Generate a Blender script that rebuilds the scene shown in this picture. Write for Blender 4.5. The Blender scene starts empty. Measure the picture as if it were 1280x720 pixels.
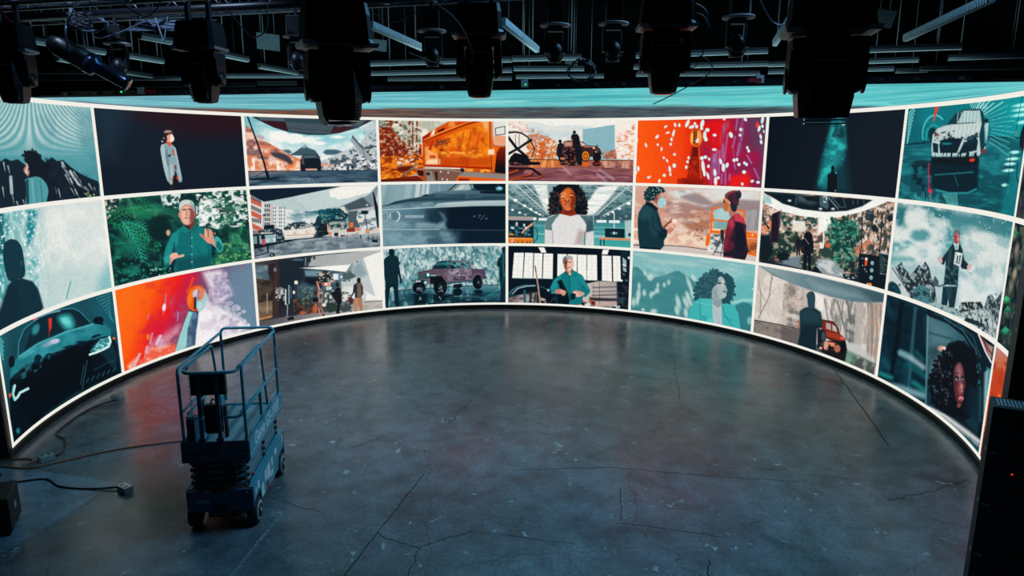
import bpy, bmesh, math, random
import numpy as np
from mathutils import Vector, Matrix
# ------------------------------------------------------------------ painter for what the LED wall shows
R = 7.8                                   # wall radius in metres
Z0 = 0.12                                 # height of the wall's lower edge
ROWZ = [v * R + Z0 for v in (.6928, .4640, .2319, 0.)]
COLT = [-1.8567, -1.4077, -.9156, -.4497, .0186, .4885, .9519, 1.426, 1.8972, 2.2]
FPX, PITCH, ROLL = 854.44, .2024, .0022
CAM = np.array([.038 * R, -1.5568 * R, .5894 * R + Z0])
def project(P):
    d = P - CAM
    cp, sp, cr, sr = math.cos(PITCH), math.sin(PITCH), math.cos(ROLL), math.sin(ROLL)
    a = d[..., 0]; b = d[..., 1] * sp + d[..., 2] * cp; c = d[..., 1] * cp - d[..., 2] * sp
    return 640 + FPX * (a * cr + b * sr) / c, 360 - FPX * (b * cr - a * sr) / c
def rgb(h):
    return np.array([int(h[i:i + 2], 16) / 255 for i in (0, 2, 4)])
def vnoise(w, h, nx, ny, seed, octs=3):
    """value noise on a w*h canvas with nx by ny cells in its first octave"""
    rs = np.random.RandomState(seed); out = np.zeros((h, w)); tot = 0; amp = 1.
    for o in range(octs):
        gx, gy = max(2, int(nx)) + 2, max(2, int(ny)) + 2
        g = rs.rand(gy, gx)
        x = np.linspace(0, gx - 2.001, w); y = np.linspace(0, gy - 2.001, h)
        xi = x.astype(int); yi = y.astype(int); fx = x - xi; fy = (y - yi)[:, None]
        fx = fx * fx * (3 - 2 * fx); fy = fy * fy * (3 - 2 * fy)
        r0 = g[yi][:, xi] * (1 - fx) + g[yi][:, xi + 1] * fx
        r1 = g[yi + 1][:, xi] * (1 - fx) + g[yi + 1][:, xi + 1] * fx
        out += amp * (r0 * (1 - fy) + r1 * fy); tot += amp
        amp *= .55; nx *= 2; ny *= 2
    return out / tot
def smooth(pts, n=5):
    P = np.array(pts, float); N = len(P); out = []
    for i in range(N):
        a, b, c, d = P[i - 1], P[i], P[(i + 1) % N], P[(i + 2) % N]
        for k in range(n):
            t = k / n
            out.append(.5 * ((2 * b) + (c - a) * t + (2 * a - 5 * b + 4 * c - d) * t * t + (3 * b - a - 3 * c + d) * t ** 3))
    return np.array(out)
class Pic:
    W, H = 272, 136
    def __init__(s, c, r, x0, y0, sc, base='101820'):
        s.c, s.r, s.sc = c, r, sc
        t = np.linspace(COLT[c], COLT[c + 1], s.W); z = np.linspace(ROWZ[r], ROWZ[r + 1], s.H)
        T, Z = np.meshgrid(t, z)
        px, py = project(np.stack([np.sin(T) * R, np.cos(T) * R, Z], -1))
        s.X = (px - x0) * sc; s.Y = (py - y0) * sc
        s.I = np.zeros((s.H, s.W, 3)) + rgb(base)
        s.aa = max(2., abs(s.X[0, -1] - s.X[0, 0]) / s.W)
        s.rs = np.random.RandomState(c * 10 + r)
    def box(s, x0, y0, x1, y1):
        m = (s.X >= x0) & (s.X <= x1) & (s.Y >= y0) & (s.Y <= y1)
        ys = np.flatnonzero(m.any(1)); xs = np.flatnonzero(m.any(0))
        if not len(ys): return None
        return slice(ys[0], ys[-1] + 1), slice(xs[0], xs[-1] + 1)
    def mix(s, sl, A, col):
        if isinstance(col, str): col = rgb(col)
        A = A[..., None]
        s.I[sl] = s.I[sl] * (1 - A) + col * A
    def mask(s, pts, b=0, sm=False):
        P = smooth(pts) if sm else np.array(pts, float)
        e = max(b, s.aa)
        sl = s.box(P[:, 0].min() - e, P[:, 1].min() - e, P[:, 0].max() + e, P[:, 1].max() + e)
        if sl is None: return None, None
        X, Y = s.X[sl], s.Y[sl]; ins = np.zeros(X.shape, bool); d2 = np.full(X.shape, 1e18)
        for (xa, ya), (xb, yb) in zip(P, np.roll(P, -1, 0)):
            dx, dy = xb - xa, yb - ya
            if ya != yb:
                ins ^= ((ya > Y) != (yb > Y)) & (X < xa + dx * (Y - ya) / dy)
            L = dx * dx + dy * dy + 1e-9
            t = np.clip(((X - xa) * dx + (Y - ya) * dy) / L, 0, 1)
            d2 = np.minimum(d2, (X - xa - t * dx) ** 2 + (Y - ya - t * dy) ** 2)
        d = np.sqrt(d2); d = np.where(ins, d, -d)
        return sl, np.clip(.5 + d / (2 * e), 0, 1) if b else np.clip(.5 + d / e, 0, 1)
    def poly(s, pts, col, a=1, b=0, sm=False):
        sl, A = s.mask(pts, b, sm)
        if sl: s.mix(sl, A * a, col)
    def nz(s, pts, ca, cb, nx, ny, seed=1, lo=.35, hi=.65, a=1, b=0, sm=False, octs=4):
        """fill with two colours mixed by noise"""
        sl, A = s.mask(pts, b, sm)
        if not sl: return
        n = vnoise(s.W, s.H, nx, ny, seed, octs)[sl]
        k = np.clip((n - lo + .025) / (hi - lo + .05), 0, 1)[..., None]
        if ca is None:
            s.mix(sl, A * a * k[..., 0], cb)
        else:
            s.mix(sl, A * a, rgb(ca) * (1 - k) + rgb(cb) * k)
    def all(s, ca, cb, nx, ny, **k):
        s.nz([(-2000, -2000), (4000, -2000), (4000, 4000), (-2000, 4000)], ca, cb, nx, ny, **k)
    def ell(s, x, y, rx, ry, col, rot=0, a=1, b=0):
        e = max(b, s.aa); m = max(rx, ry) + e
        sl = s.box(x - m, y - m, x + m, y + m)
        if sl is None: return
        c, q = math.cos(math.radians(rot)), math.sin(math.radians(rot))
        X, Y = s.X[sl] - x, s.Y[sl] - y
        u, v = X * c + Y * q, -X * q + Y * c
        k = np.sqrt((u / rx) ** 2 + (v / ry) ** 2)
        A = np.clip(.5 + (1 - k) * min(rx, ry) / e, 0, 1)
        s.mix(sl, A * a, col)
    def ln(s, pts, w, col, a=1, b=0, w2=None):
        w2 = w if w2 is None else w2; n = len(pts) - 1
        P = np.array(pts, float); e = max(b, s.aa); m = max(w, w2) / 2 + e
        sl = s.box(P[:, 0].min() - m, P[:, 1].min() - m, P[:, 0].max() + m, P[:, 1].max() + m)
        if sl is None: return
        X, Y = s.X[sl], s.Y[sl]; A = np.zeros(X.shape)
        for i in range(n):
            (xa, ya), (xb, yb) = P[i], P[i + 1]; dx, dy = xb - xa, yb - ya
            t = np.clip(((X - xa) * dx + (Y - ya) * dy) / (dx * dx + dy * dy + 1e-9), 0, 1)
            d = np.hypot(X - xa - t * dx, Y - ya - t * dy)
            ww = w + (w2 - w) * (i + t) / n
            A = np.maximum(A, np.clip(.5 + (ww / 2 - d) / e, 0, 1) * np.minimum(1, ww / (e * .8)))
        s.mix(sl, A * a, col)
    def dots(s, n, x0, y0, x1, y1, r0, r1, cols, rot=None, el=1, a=1, keep=None):
        rs = s.rs
        for _ in range(n):
            x, y = rs.uniform(x0, x1), rs.uniform(y0, y1); r = rs.uniform(r0, r1)
            c = cols[rs.randint(len(cols))]
            if keep and not keep(x, y): continue
            s.ell(x, y, r * el, r, c, rs.uniform(0, 180) if rot is None else rot + rs.uniform(-12, 12), a)
    def frond(s, x, y, ang, L, bend, col, w=3, n=14, leaf=.3, a=1):
        """arching palm frond with leaflets"""
        px, py, an = x, y, math.radians(ang)
        for i in range(n):
            nx_, ny_ = px + math.cos(an) * L / n, py + math.sin(an) * L / n
            s.ln([(px, py), (nx_, ny_)], w * .7, col, a)
            ll = L * leaf * math.sin(math.pi * min(1, (i + 1.5) / (n + 1)))
            for q in (-1, 1):
                b_ = an + q * .85
                s.ln([(nx_, ny_), (nx_ + math.cos(b_) * ll, ny_ + math.sin(b_) * ll + ll * .15)], w, col, a, w2=1)
            px, py = nx_, ny_; an += math.radians(bend) / n
    def curls(s, pts, col, n, r, seed=3, jit=10):
        """dark curly mass: outline blob plus small curls along it"""
        P = smooth(pts, 6); s.poly(P, col, b=s.aa * 1.5); rs = np.random.RandomState(seed)
        for _ in range(n):
            q = P[rs.randint(len(P))]
            s.ell(q[0] + rs.uniform(-jit, jit), q[1] + rs.uniform(-jit, jit), rs.uniform(.5, 1) * r, rs.uniform(.5, 1) * r, col, a=.85)
    def fn(s, f, mask=None, b=0, sm=False, a=1):
        if mask is None: sl, A = (slice(None), slice(None)), np.ones(s.X.shape)
        else: sl, A = s.mask(mask, b, sm)
        s.mix(sl, A * a, f(s.X[sl], s.Y[sl]))
def lerp(a, b, k):
    return rgb(a) * (1 - k[..., None]) + rgb(b) * k[..., None]
def vg(p, ys, cols, mask=None, b=0, sm=False, a=1, ax=1):
    """gradient through colours at the given y (or x) stops"""
    def f(X, Y):
        V = Y if ax else X
        C = np.array([rgb(c) for c in cols])
        return np.stack([np.interp(V, ys, C[:, i]) for i in range(3)], -1)
    p.fn(f, mask, b, sm, a)
def person(p, x, y, h, col, lean=0, leg=.5, w=.26, skin=None, legcol=None, a=1):
    """standing figure, feet at (x, y), h tall"""
    hw = h * w / 2; lc = legcol or col
    sh = y - h * .83; hp = y - h * leg
    p.poly([(x - hw * .8, hp), (x + hw * .8, hp), (x + hw * .75, y), (x + hw * .2, y), (x + hw * .05, hp + h * .12), (x - hw * .2, y), (x - hw * .8, y)], lc, a)
    p.poly([(x - hw + lean, sh + h * .03), (x - hw * .35 + lean, sh - h * .03), (x + hw * .35 + lean, sh - h * .03), (x + hw + lean, sh + h * .03), (x + hw * .8, hp), (x - hw * .8, hp)], col, a)
    p.ln([(x - hw * .95 + lean, sh + h * .05), (x - hw * 1.15, hp - h * .1), (x - hw * .95, hp + h * .03)], h * .055, col, a)
    p.ln([(x + hw * .95 + lean, sh + h * .05), (x + hw * 1.15, hp - h * .1), (x + hw * .95, hp + h * .03)], h * .055, col, a)
    p.ell(x + lean * 1.1, y - h * .925, h * .055, h * .075, skin or col, a=a)
# ------------------------------------------------------------------ camera, world, lights, exposure
scene = bpy.context.scene
COL = scene.collection
def setup_view():
    cam = bpy.data.cameras.new('camera'); o = bpy.data.objects.new('camera', cam); COL.objects.link(o)
    cam.sensor_width = 36; cam.sensor_fit = 'HORIZONTAL'; cam.lens = FPX / 1280 * 36; cam.clip_end = 200; cam.clip_start = .05
    f = Vector((0, math.cos(PITCH), -math.sin(PITCH))); u = Vector((0, math.sin(PITCH), math.cos(PITCH))); r = Vector((1, 0, 0))
    cr, sr = math.cos(ROLL), math.sin(ROLL)
    r2 = r * cr + u * sr; u2 = u * cr - r * sr
    M = Matrix((r2, u2, -f)).transposed().to_4x4(); M.translation = Vector(CAM)
    o.matrix_world = M; scene.camera = o
    scene.view_settings.view_transform = 'Standard'; scene.view_settings.look = 'None'
    scene.view_settings.exposure = 0.0; scene.view_settings.gamma = 1.0; scene.view_settings.use_curve_mapping = False
    w = bpy.data.worlds.new('world'); scene.world = w; w.use_nodes = True
    bg = w.node_tree.nodes['Background']; bg.inputs[0].default_value = (.02, .05, .09, 1); bg.inputs[1].default_value = .3
SCREEN_GAIN = 1.0
def lamp(name, kind, loc, target, color, power, size=1.0, size_y=None, spot=60):
    d = bpy.data.lights.new(name, kind); d.color = color; d.energy = power
    if kind == 'AREA':
        d.size = size
        if size_y: d.shape = 'RECTANGLE'; d.size_y = size_y
    else: d.shadow_soft_size = size
    if kind == 'SPOT': d.spot_size = math.radians(spot); d.spot_blend = .7
    o = bpy.data.objects.new(name, d); COL.objects.link(o); o.location = loc
    o.rotation_euler = (Vector(target) - Vector(loc)).to_track_quat('-Z', 'Y').to_euler()
    return o
setup_view()
# work light over the rig at left, plus two added fills without a visible source
lamp('cool_fill_light', 'AREA', (4.0, -2.5, 9.8), (-.5, -2.5, 0), (.22, .60, 1), 400, 4).data.spread = math.radians(115)  # added cool overhead fill that brightens the lift and floor
lamp('rig_work_light', 'SPOT', (-5.2, -5.2, 9.0), (-4.2, -3.2, 6.2), (.45, .65, 1), 1000, .2, spot=55)
lamp('canopy_fill_light', 'AREA', (0, 3.5, 5.95), (0, 3.5, 9), (.50, .88, .92), 330, 19, 6)  # unseen upward fill added above the canopy to brighten the battens
# ------------------------------------------------------------------ top row of pictures
def pic_00():                              # girl in profile before mountains, moire sky
    p = Pic(0, 0, 0, 110, 4.5, '5aa0a6')
    def f(X, Y):
        base = lerp('4f9aa2', '7cb0b4', np.clip((X + 100) / 700, 0, 1))
        ph = .00112 * (X - 165) * (372 - Y)
        st = .5 + .5 * np.cos(ph)
        k = np.clip(1.15 - np.clip(X - 360, 0, 400) / 230, 0, 1) * np.clip((400 - Y) / 60, 0, 1)
        c = base * (1 - .85 * (k * st)[..., None]) + rgb('cfdad6') * (.85 * (k * st))[..., None]
        return c
    p.fn(f)
    p.nz([(230, 180), (560, 60), (560, 640), (330, 500)], None, '2f7080', 5, 4, seed=4, lo=.45, hi=.75, a=.55, b=40)
    p.nz([(330, 60), (600, 60), (600, 300), (450, 250)], None, 'c4dcda', 4, 4, seed=9, lo=.45, hi=.75, a=.6, b=30)
    vg(p, [290, 370, 430], ['5aa0a6', '43959e', '2f8490'], [(-300, 300), (600, 300), (600, 620), (-300, 620)], b=45, a=.5)
    p.poly([(-320, 480), (-200, 420), (-120, 470), (-40, 400), (5, 412), (30, 395), (62, 410), (100, 400), (150, 440), (255, 420), (290, 388), (320, 410), (355, 405), (400, 445), (450, 480), (500, 505), (552, 525), (570, 680), (-320, 760)], '10202e')
    rs = p.rs
    for x, y in ((20, 420), (45, 440), (60, 520), (15, 560), (70, 600), (350, 440), (370, 490), (395, 560), (430, 580), (415, 470), (450, 520), (480, 560), (330, 570), (310, 560), (95, 640), (130, 630), (500, 540), (530, 560), (-40, 450), (-80, 520), (-130, 490)):
        p.ln([(x, y), (x + rs.uniform(5, 14) + (16 if x > 340 else 0), y + rs.uniform(30, 60))], rs.uniform(5, 12), 'b9cccb', .75, w2=2)
    p.ln([(350, 420), (400, 520), (440, 610)], 14, 'bccac8', .85, w2=5)
    p.ln([(395, 470), (440, 540), (500, 580)], 16, 'cfd6d2', .85, w2=8)
    p.ln([(60, 500), (66, 590)], 18, 'b9c6c6', .85)
    p.nz([(250, 390), (560, 520), (570, 640), (250, 640)], None, '0a1420', 30, 14, seed=12, lo=.5, hi=.6, a=.7, b=8)
    p.dots(8, 470, 590, 530, 612, 3, 6, ['46a060', 'b0a878'])
    p.poly([(140, 410), (150, 430), (132, 460), (150, 490), (175, 500), (190, 400)], 'b7796e', sm=True)
    p.poly([(142, 420), (150, 440), (140, 470), (155, 485), (158, 440)], 'd9b9ae', sm=True)
    p.curls([(140, 365), (180, 352), (225, 385), (250, 430), (266, 480), (250, 530), (215, 510), (170, 500), (165, 460), (150, 410), (135, 385)], '0e1720', 60, 9, jit=6)
    p.poly([(140, 520), (165, 505), (215, 500), (250, 525), (272, 575), (262, 640), (262, 700), (150, 700), (150, 560)], '4f99a2', sm=True)
    p.poly([(142, 520), (160, 510), (165, 640), (150, 680)], '1c4250')
    p.ln([(180, 515), (190, 640)], 5, '86c0c4', .8); p.ln([(225, 520), (240, 640)], 6, '2b6f7c', .8); p.ln([(200, 520), (212, 650)], 4, '316f7c', .7)
    return p
def pic_10():                              # woman in denim jacket on black
    p = Pic(1, 0, 110, 125, 5.762, '0c1a28')
    vg(p, [0, 300, 700], ['152434', '0c1928', '0a1726'])
    p.fn(lambda X, Y: rgb('2a0d14') + 0 * X[..., None], [(200, -20), (1300, 60), (1300, 260), (700, 260), (330, 130)], b=70, a=.75)
    p.fn(lambda X, Y: rgb('1c3240') + 0 * X[..., None], [(40, 40), (300, 60), (200, 420), (60, 420)], b=80, a=.6)
    p.ln([(603, 600), (600, 690)], 12, '3a2a2c'); p.ln([(645, 590), (645, 690)], 10, '4a3030')
    p.poly([(615, 520), (645, 500), (650, 600), (650, 650), (605, 650), (600, 600)], '141620')
    p.poly([(555, 310), (600, 315), (632, 345), (650, 430), (678, 560), (676, 590), (655, 592), (630, 500), (622, 540), (606, 560), (608, 608), (592, 608), (572, 580), (545, 490), (528, 400), (520, 350)], '8aa6ac')
    p.poly([(523, 350), (545, 320), (560, 400), (580, 560), (572, 580), (548, 500)], 'a9bfc2', sm=True)
    p.poly([(560, 330), (580, 400), (585, 480), (570, 470), (555, 400)], '5f7d88', a=.8)
    p.poly([(575, 395), (600, 390), (592, 410), (578, 408)], '263843')
    p.poly([(605, 360), (618, 355), (622, 400), (612, 400)], 'd24a30'); p.poly([(622, 470), (634, 470), (638, 500), (628, 505)], '8f1e1e')
    p.ln([(600, 470), (604, 560)], 12, 'b8c8c8'); p.ln([(626, 350), (645, 440), (665, 570)], 6, 'c8d4d2', .8)
    p.ell(608, 565, 7, 8, 'ee6428'); p.ell(645, 560, 7, 14, 'd8481e'); p.ell(603, 590, 7, 16, 'b9b3ae')
    p.poly([(565, 290), (600, 295), (602, 330), (585, 335), (565, 312)], 'd8603c')
    p.poly([(568, 250), (600, 238), (612, 255), (622, 280), (612, 300), (588, 305), (565, 290)], 'e9a58c', sm=True)
    p.poly([(596, 250), (610, 255), (620, 282), (606, 300), (592, 290)], 'fbe3d6', sm=True)
    p.poly([(540, 245), (550, 222), (585, 214), (608, 224), (608, 240), (580, 250), (568, 262), (572, 290), (556, 285), (540, 265)], '241c20', sm=True)
    p.poly([(545, 232), (570, 217), (602, 224), (600, 232), (565, 238)], 'a58a80', sm=True)
    p.ln([(590, 245), (606, 244)], 6, 'c2542e'); p.ell(543, 282, 9, 14, '20202a'); p.ell(535, 298, 8, 6, 'b9b2ac'); p.ell(546, 275, 4, 4, 'd8ccc6')
    return p
def pic_20():                              # stage with curved screen, car, mountains
    p = Pic(2, 0, 300, 138, 7.061, 'd7e6e4')
    vg(p, [30, 220, 420, 540], ['6fb3bd', '9cd0d4', 'dfe8e6', 'c9cfd0'])
    p.all(None, 'f2f3ee', 6, 6, seed=3, lo=.42, hi=.6, a=.85)
    p.poly([(150, 110), (500, 190), (700, 220), (950, 200), (1060, 190), (820, 300), (740, 300), (650, 230), (560, 230), (420, 210), (300, 170), (200, 150)], '8acad2', a=.75, b=20)
    for x, y, rx, ry in ((690, 246, 30, 9), (860, 235, 60, 14), (700, 290, 60, 18), (480, 250, 90, 45), (600, 260, 60, 28), (350, 230, 90, 50)):
        p.ell(x, y, rx, ry, 'f4f4ef', b=14)
    p.poly([(50, 130), (110, 170), (150, 250), (240, 280), (330, 330), (420, 380), (480, 410), (560, 440), (560, 535), (60, 540)], 'd77d58', b=4)
    p.nz([(50, 130), (110, 170), (150, 250), (240, 280), (330, 330), (420, 380), (480, 410), (560, 440), (560, 535), (60, 540)], None, 'f0c8b4', 26, 18, seed=5, lo=.45, hi=.62)
    p.nz([(50, 130), (110, 170), (150, 250), (240, 280), (340, 350), (300, 440), (60, 420)], None, '6f5560', 20, 22, seed=6, lo=.5, hi=.65, a=.8)
    p.nz([(60, 400), (560, 480), (560, 535), (60, 540)], None, 'ffe9dc', 34, 8, seed=7, lo=.5, hi=.65)
    p.nz([(430, 430), (560, 400), (560, 520), (420, 520)], None, 'e8793e', 18, 10, seed=8, lo=.4, hi=.6)
    p.poly([(270, 375), (340, 370), (420, 400), (465, 455), (440, 475), (380, 440), (300, 410)], '3d3a48', b=9, sm=True)
    p.ell(180, 235, 40, 18, 'b9a9ac', 20, b=10)
    p.poly([(430, 395), (480, 370), (545, 325), (572, 300), (600, 330), (660, 350), (700, 400), (560, 400)], '3a5663', b=4)
    p.poly([(545, 325), (572, 302), (590, 325), (560, 335)], 'c6d2d6', a=.6)
    p.poly([(370, 350), (430, 345), (460, 370), (430, 385)], '4d6470', b=6)
    p.poly([(730, 370), (760, 345), (850, 345), (910, 365), (870, 392), (760, 392)], '3c6474', b=8)
    p.poly([(710, 450), (820, 400), (960, 340), (1060, 280), (1150, 180), (1230, 140), (1230, 535), (700, 535)], 'c3c8cb', b=4)
    p.nz([(710, 460), (820, 410), (960, 350), (1060, 300), (1150, 200), (1230, 160), (1230, 535), (700, 535)], None, '41525f', 34, 26, seed=10, lo=.48, hi=.6)
    p.nz([(850, 470), (1000, 400), (1230, 300), (1230, 530), (820, 530)], None, '0d1c28', 50, 30, seed=11, lo=.5, hi=.6)
    p.nz([(850, 480), (1000, 430), (1230, 330), (1230, 530), (820, 530)], None, 'e8eaea', 50, 24, seed=15, lo=.56, hi=.64)
    p.nz([(700, 470), (830, 470), (830, 530), (700, 530)], None, 'f09a78', 18, 12, seed=13, lo=.4, hi=.6)
    p.poly([(1080, 150), (1230, 60), (1230, 300), (1150, 260)], 'a9bac0', a=.6, b=20)
    p.ln([(1090, 150), (1110, 260), (1135, 350)], 3, '55666e', .7)
    # ceiling of the stage
    p.poly([(75, 28), (150, 78), (300, 150), (440, 192), (600, 214), (740, 216), (880, 198), (1040, 152), (1200, 70), (1200, 30)], '2c4450')
    p.poly([(75, 28), (130, 35), (160, 80), (130, 70)], '2a1620'); p.poly([(190, 88), (400, 100), (425, 185), (300, 150), (220, 112)], '341420')
    p.poly([(360, 42), (700, 55), (680, 78), (430, 60)], '33161f'); p.poly([(1040, 140), (1200, 70), (1140, 66), (1060, 132)], '3a1a20')
    p.poly([(830, 135), (1010, 148), (880, 196), (800, 205)], '3d1b24')
    p.poly([(130, 38), (380, 50), (400, 95), (190, 88)], '4b5b64'); p.poly([(400, 100), (830, 130), (795, 200), (730, 205), (430, 185)], '42525c'); p.poly([(960, 70), (1140, 68), (1050, 138), (930, 128)], '4c5c66')
    p.ln([(430, 155), (810, 185)], 4, '1c2a34'); p.ln([(75, 28), (150, 78), (300, 150), (440, 192), (600, 214), (740, 216), (880, 198), (1040, 152), (1200, 70)], 5, '1a2e3a')
    # floor and car
    vg(p, [520, 560, 660], ['3d5a6b', '3a5566', '567486'], [(60, 536), (1240, 528), (1240, 700), (60, 700)])
    p.nz([(60, 540), (1240, 535), (1240, 700), (60, 700)], None, '1a2f42', 8, 24, seed=14, lo=.42, hi=.65, a=.85)
    p.nz([(60, 540), (600, 540), (700, 700), (60, 700)], None, '8798a8', 10, 30, seed=16, lo=.52, hi=.7, a=.6)
    p.poly([(70, 540), (520, 536), (300, 560), (80, 575)], 'b98d80', a=.45, b=10)
    p.ln([(75, 538), (1240, 526)], 6, '12202c'); p.ln([(608, 560), (640, 640)], 5, '1a2a38'); p.ln([(800, 565), (950, 600), (1200, 620)], 5, '1c2e3c')
    p.poly([(530, 440), (545, 415), (560, 390), (680, 388), (700, 412), (715, 450), (715, 535), (685, 538), (680, 520), (580, 520), (575, 538), (535, 538)], '0d1a26')
    p.poly([(568, 395), (672, 392), (684, 414), (556, 418)], '46606c'); p.poly([(545, 422), (560, 420), (570, 480), (540, 475)], 'a0604c', a=.6, b=6); p.ln([(545, 421), (700, 417)], 4, '7d949c', .8)
    p.poly([(580, 514), (680, 514), (680, 526), (580, 528)], 'e0a089'); p.ell(702, 412, 8, 6, '0d1a26')
    # lamp stand and bounce board
    p.ln([(62, 40), (150, 280), (215, 470), (245, 600)], 13, '0c1620', w2=18); p.ln([(75, 605), (220, 545)], 5, '0c1620')
    p.poly([(85, 605), (140, 596), (330, 590), (345, 600), (260, 610), (100, 618)], '0c1822'); p.ln([(240, 545), (250, 605)], 22, '0a141e')
    p.poly([(975, 270), (995, 218), (1090, 340), (1185, 435), (1130, 445), (1070, 380)], '9aa3a8'); p.poly([(995, 218), (1090, 335), (1085, 350), (985, 235)], '52616c')
    p.ln([(1085, 350), (1120, 460), (1180, 520)], 4, '33434e')
    return p
def pic_30():                              # orange pickup tailgate in a forest
    p = Pic(3, 0, 468, 143, 7.529, 'b8b39a')
    p.all('b5b8a2', 'efe9dc', 14, 10, seed=2, lo=.4, hi=.6)
    p.nz([(30, 30), (330, 30), (450, 160), (430, 300), (30, 200)], None, '5e6f5e', 34, 22, seed=3, lo=.46, hi=.58)
    p.nz([(30, 30), (260, 30), (300, 120), (30, 110)], None, '7a3418', 40, 26, seed=33, lo=.5, hi=.58)
    p.poly([(40, 120), (150, 118), (220, 200), (300, 280), (440, 330), (450, 500), (50, 500)], '70200c', b=10)
    p.nz([(40, 120), (150, 118), (220, 200), (300, 280), (440, 330), (450, 500), (50, 500)], None, 'a83c10', 44, 30, seed=4, lo=.5, hi=.62)
    p.nz([(40, 120), (450, 250), (450, 500), (50, 500)], None, 'd8cbb4', 60, 40, seed=41, lo=.6, hi=.68, a=.8)
    for x in (325, 362, 402): p.ln([(x, 30), (x + 2 - (x - 325) * .1, 330)], 18, '7c2c12', w2=14)
    p.nz([(300, 60), (450, 60), (450, 400), (300, 330)], None, 'c9c2ac', 50, 40, seed=42, lo=.54, hi=.62)
    p.nz([(50, 400), (460, 380), (480, 560), (400, 560), (250, 600), (60, 612)], '8a2c0c', 'ef8018', 34, 34, seed=5, lo=.42, hi=.58)
    p.nz([(200, 410), (440, 400), (400, 500), (220, 500)], None, 'e8dcc6', 60, 40, seed=51, lo=.52, hi=.6)
    p.poly([(215, 490), (390, 480), (330, 540), (220, 535)], '5e1408', b=12); p.ln([(380, 490), (240, 590)], 16, '6e7668', .8, b=8)
    p.nz([(60, 570), (260, 560), (250, 600), (60, 612)], 'c84c0c', 'f8a828', 40, 40, seed=52, lo=.4, hi=.6)
    vg(p, [590, 640], ['7a2008', '4a1008'], [(60, 612), (400, 575), (500, 640), (60, 650)])
    # tailgate
    body = [(450, 215), (545, 150), (640, 100), (745, 36), (1110, 36), (1110, 560), (820, 500), (455, 480), (455, 300)]
    vg(p, [450, 700, 1100], ['c83c08', 'dc5208', 'f07c14'], body, ax=0)
    p.nz([(470, 260), (1080, 80), (1100, 500), (480, 470)], None, 'ff9a1e', 12, 8, seed=6, lo=.45, hi=.7, a=.9, b=10)
    p.nz([(470, 260), (1080, 80), (1100, 500), (480, 470)], None, 'a83404', 16, 6, seed=61, lo=.52, hi=.68, a=.65, b=10)
    p.poly([(455, 210), (530, 165), (520, 205), (455, 250)], 'a81c04'); p.ln([(455, 255), (640, 180), (860, 95), (1050, 40)], 12, '8f2404', w2=22); p.ln([(470, 240), (640, 165), (860, 80), (1000, 40)], 8, 'ff9c38', w2=14)
    p.poly([(550, 150), (575, 140), (560, 195), (525, 205)], 'ffe6cf', b=6); p.poly([(595, 155), (660, 122), (660, 145), (600, 172)], '3a0c04')
    p.poly([(700, 60), (740, 45), (800, 45), (760, 110), (700, 120)], 'f8a45c', a=.7, b=14); p.poly([(750, 40), (1000, 40), (800, 100), (760, 110)], 'c83804', a=.6, b=6)
    p.poly([(1000, 60), (1080, 50), (1080, 180)], 'f6c49a', a=.7, b=20)
    p.poly([(480, 305), (560, 300), (520, 350), (600, 370), (600, 470), (482, 470)], 'f8b87c', a=.75, b=10); p.poly([(520, 385), (575, 383), (575, 412), (520, 412)], 'c84c10')
    p.poly([(500, 430), (600, 420), (600, 470), (482, 470)], 'ffe0b8', a=.8, b=8); p.ln([(615, 420), (615, 470)], 6, 'ffd8a8')
    p.poly([(545, 240), (560, 240), (535, 340), (505, 330)], 'b83408', b=4); p.poly([(660, 400), (1090, 400), (1090, 490), (640, 480)], 'c03c06', a=.75, b=18)
    for x in (800, 950, 870): p.ln([(x + 40, 170), (x, 350)], 20, 'c44a08', .7, b=10)
    p.nz([(620, 340), (1100, 340), (1100, 410), (620, 400)], None, 'ffc04c', 24, 30, seed=62, lo=.5, hi=.65, a=.8, b=8)
    p.poly([(460, 470), (830, 485), (1110, 495), (1110, 520), (830, 505), (460, 490)], 'b42404')
    # lettering: Jeep
    k = '4a3828'
    p.ln([(592, 232), (592, 285), (580, 300), (572, 290)], 11, k)
    p.ln([(606, 270), (632, 262), (626, 246), (608, 256), (606, 285), (632, 284)], 8, k); p.ln([(640, 262), (664, 255), (660, 240), (642, 250), (640, 278), (664, 275)], 8, k)
    p.ln([(678, 238), (678, 300)], 9, k); p.ln([(678, 240), (702, 228), (705, 255), (680, 270)], 8, k); p.ell(628, 335, 18, 12, '7a2c08')
    # right window pillar and lamp
    p.poly([(1080, 36), (1250, 36), (1250, 560), (1110, 560), (1090, 300)], 'e8600c')
    p.ln([(1082, 36), (1090, 300), (1108, 545)], 7, '5e1c08'); p.poly([(1105, 40), (1250, 38), (1250, 295), (1125, 290), (1108, 200)], 'd8a892', sm=False)
    p.poly([(1118, 50), (1240, 45), (1240, 280), (1130, 278)], 'e0e2da'); p.poly([(1130, 195), (1240, 205), (1240, 280), (1130, 278)], 'e8a078')
    p.ln([(1138, 130), (1228, 112), (1230, 185), (1142, 195), (1138, 130)], 7, '30202a'); p.ln([(1100, 285), (1180, 300), (1250, 295)], 7, 'b06a5a')
    vg(p, [300, 400, 500], ['8a2008', '5a100a', '100c14'], [(1180, 310), (1260, 305), (1260, 600), (1130, 545), (1150, 360)])
    p.poly([(1070, 330), (1130, 325), (1130, 380), (1068, 378)], 'ffd8b0', b=8)
    # bumper
    p.poly([(390, 510), (830, 515), (1250, 560), (1250, 640), (470, 640)], '7a5648'); p.poly([(390, 512), (470, 515), (490, 635), (440, 610), (400, 560)], 'b04820')
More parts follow.
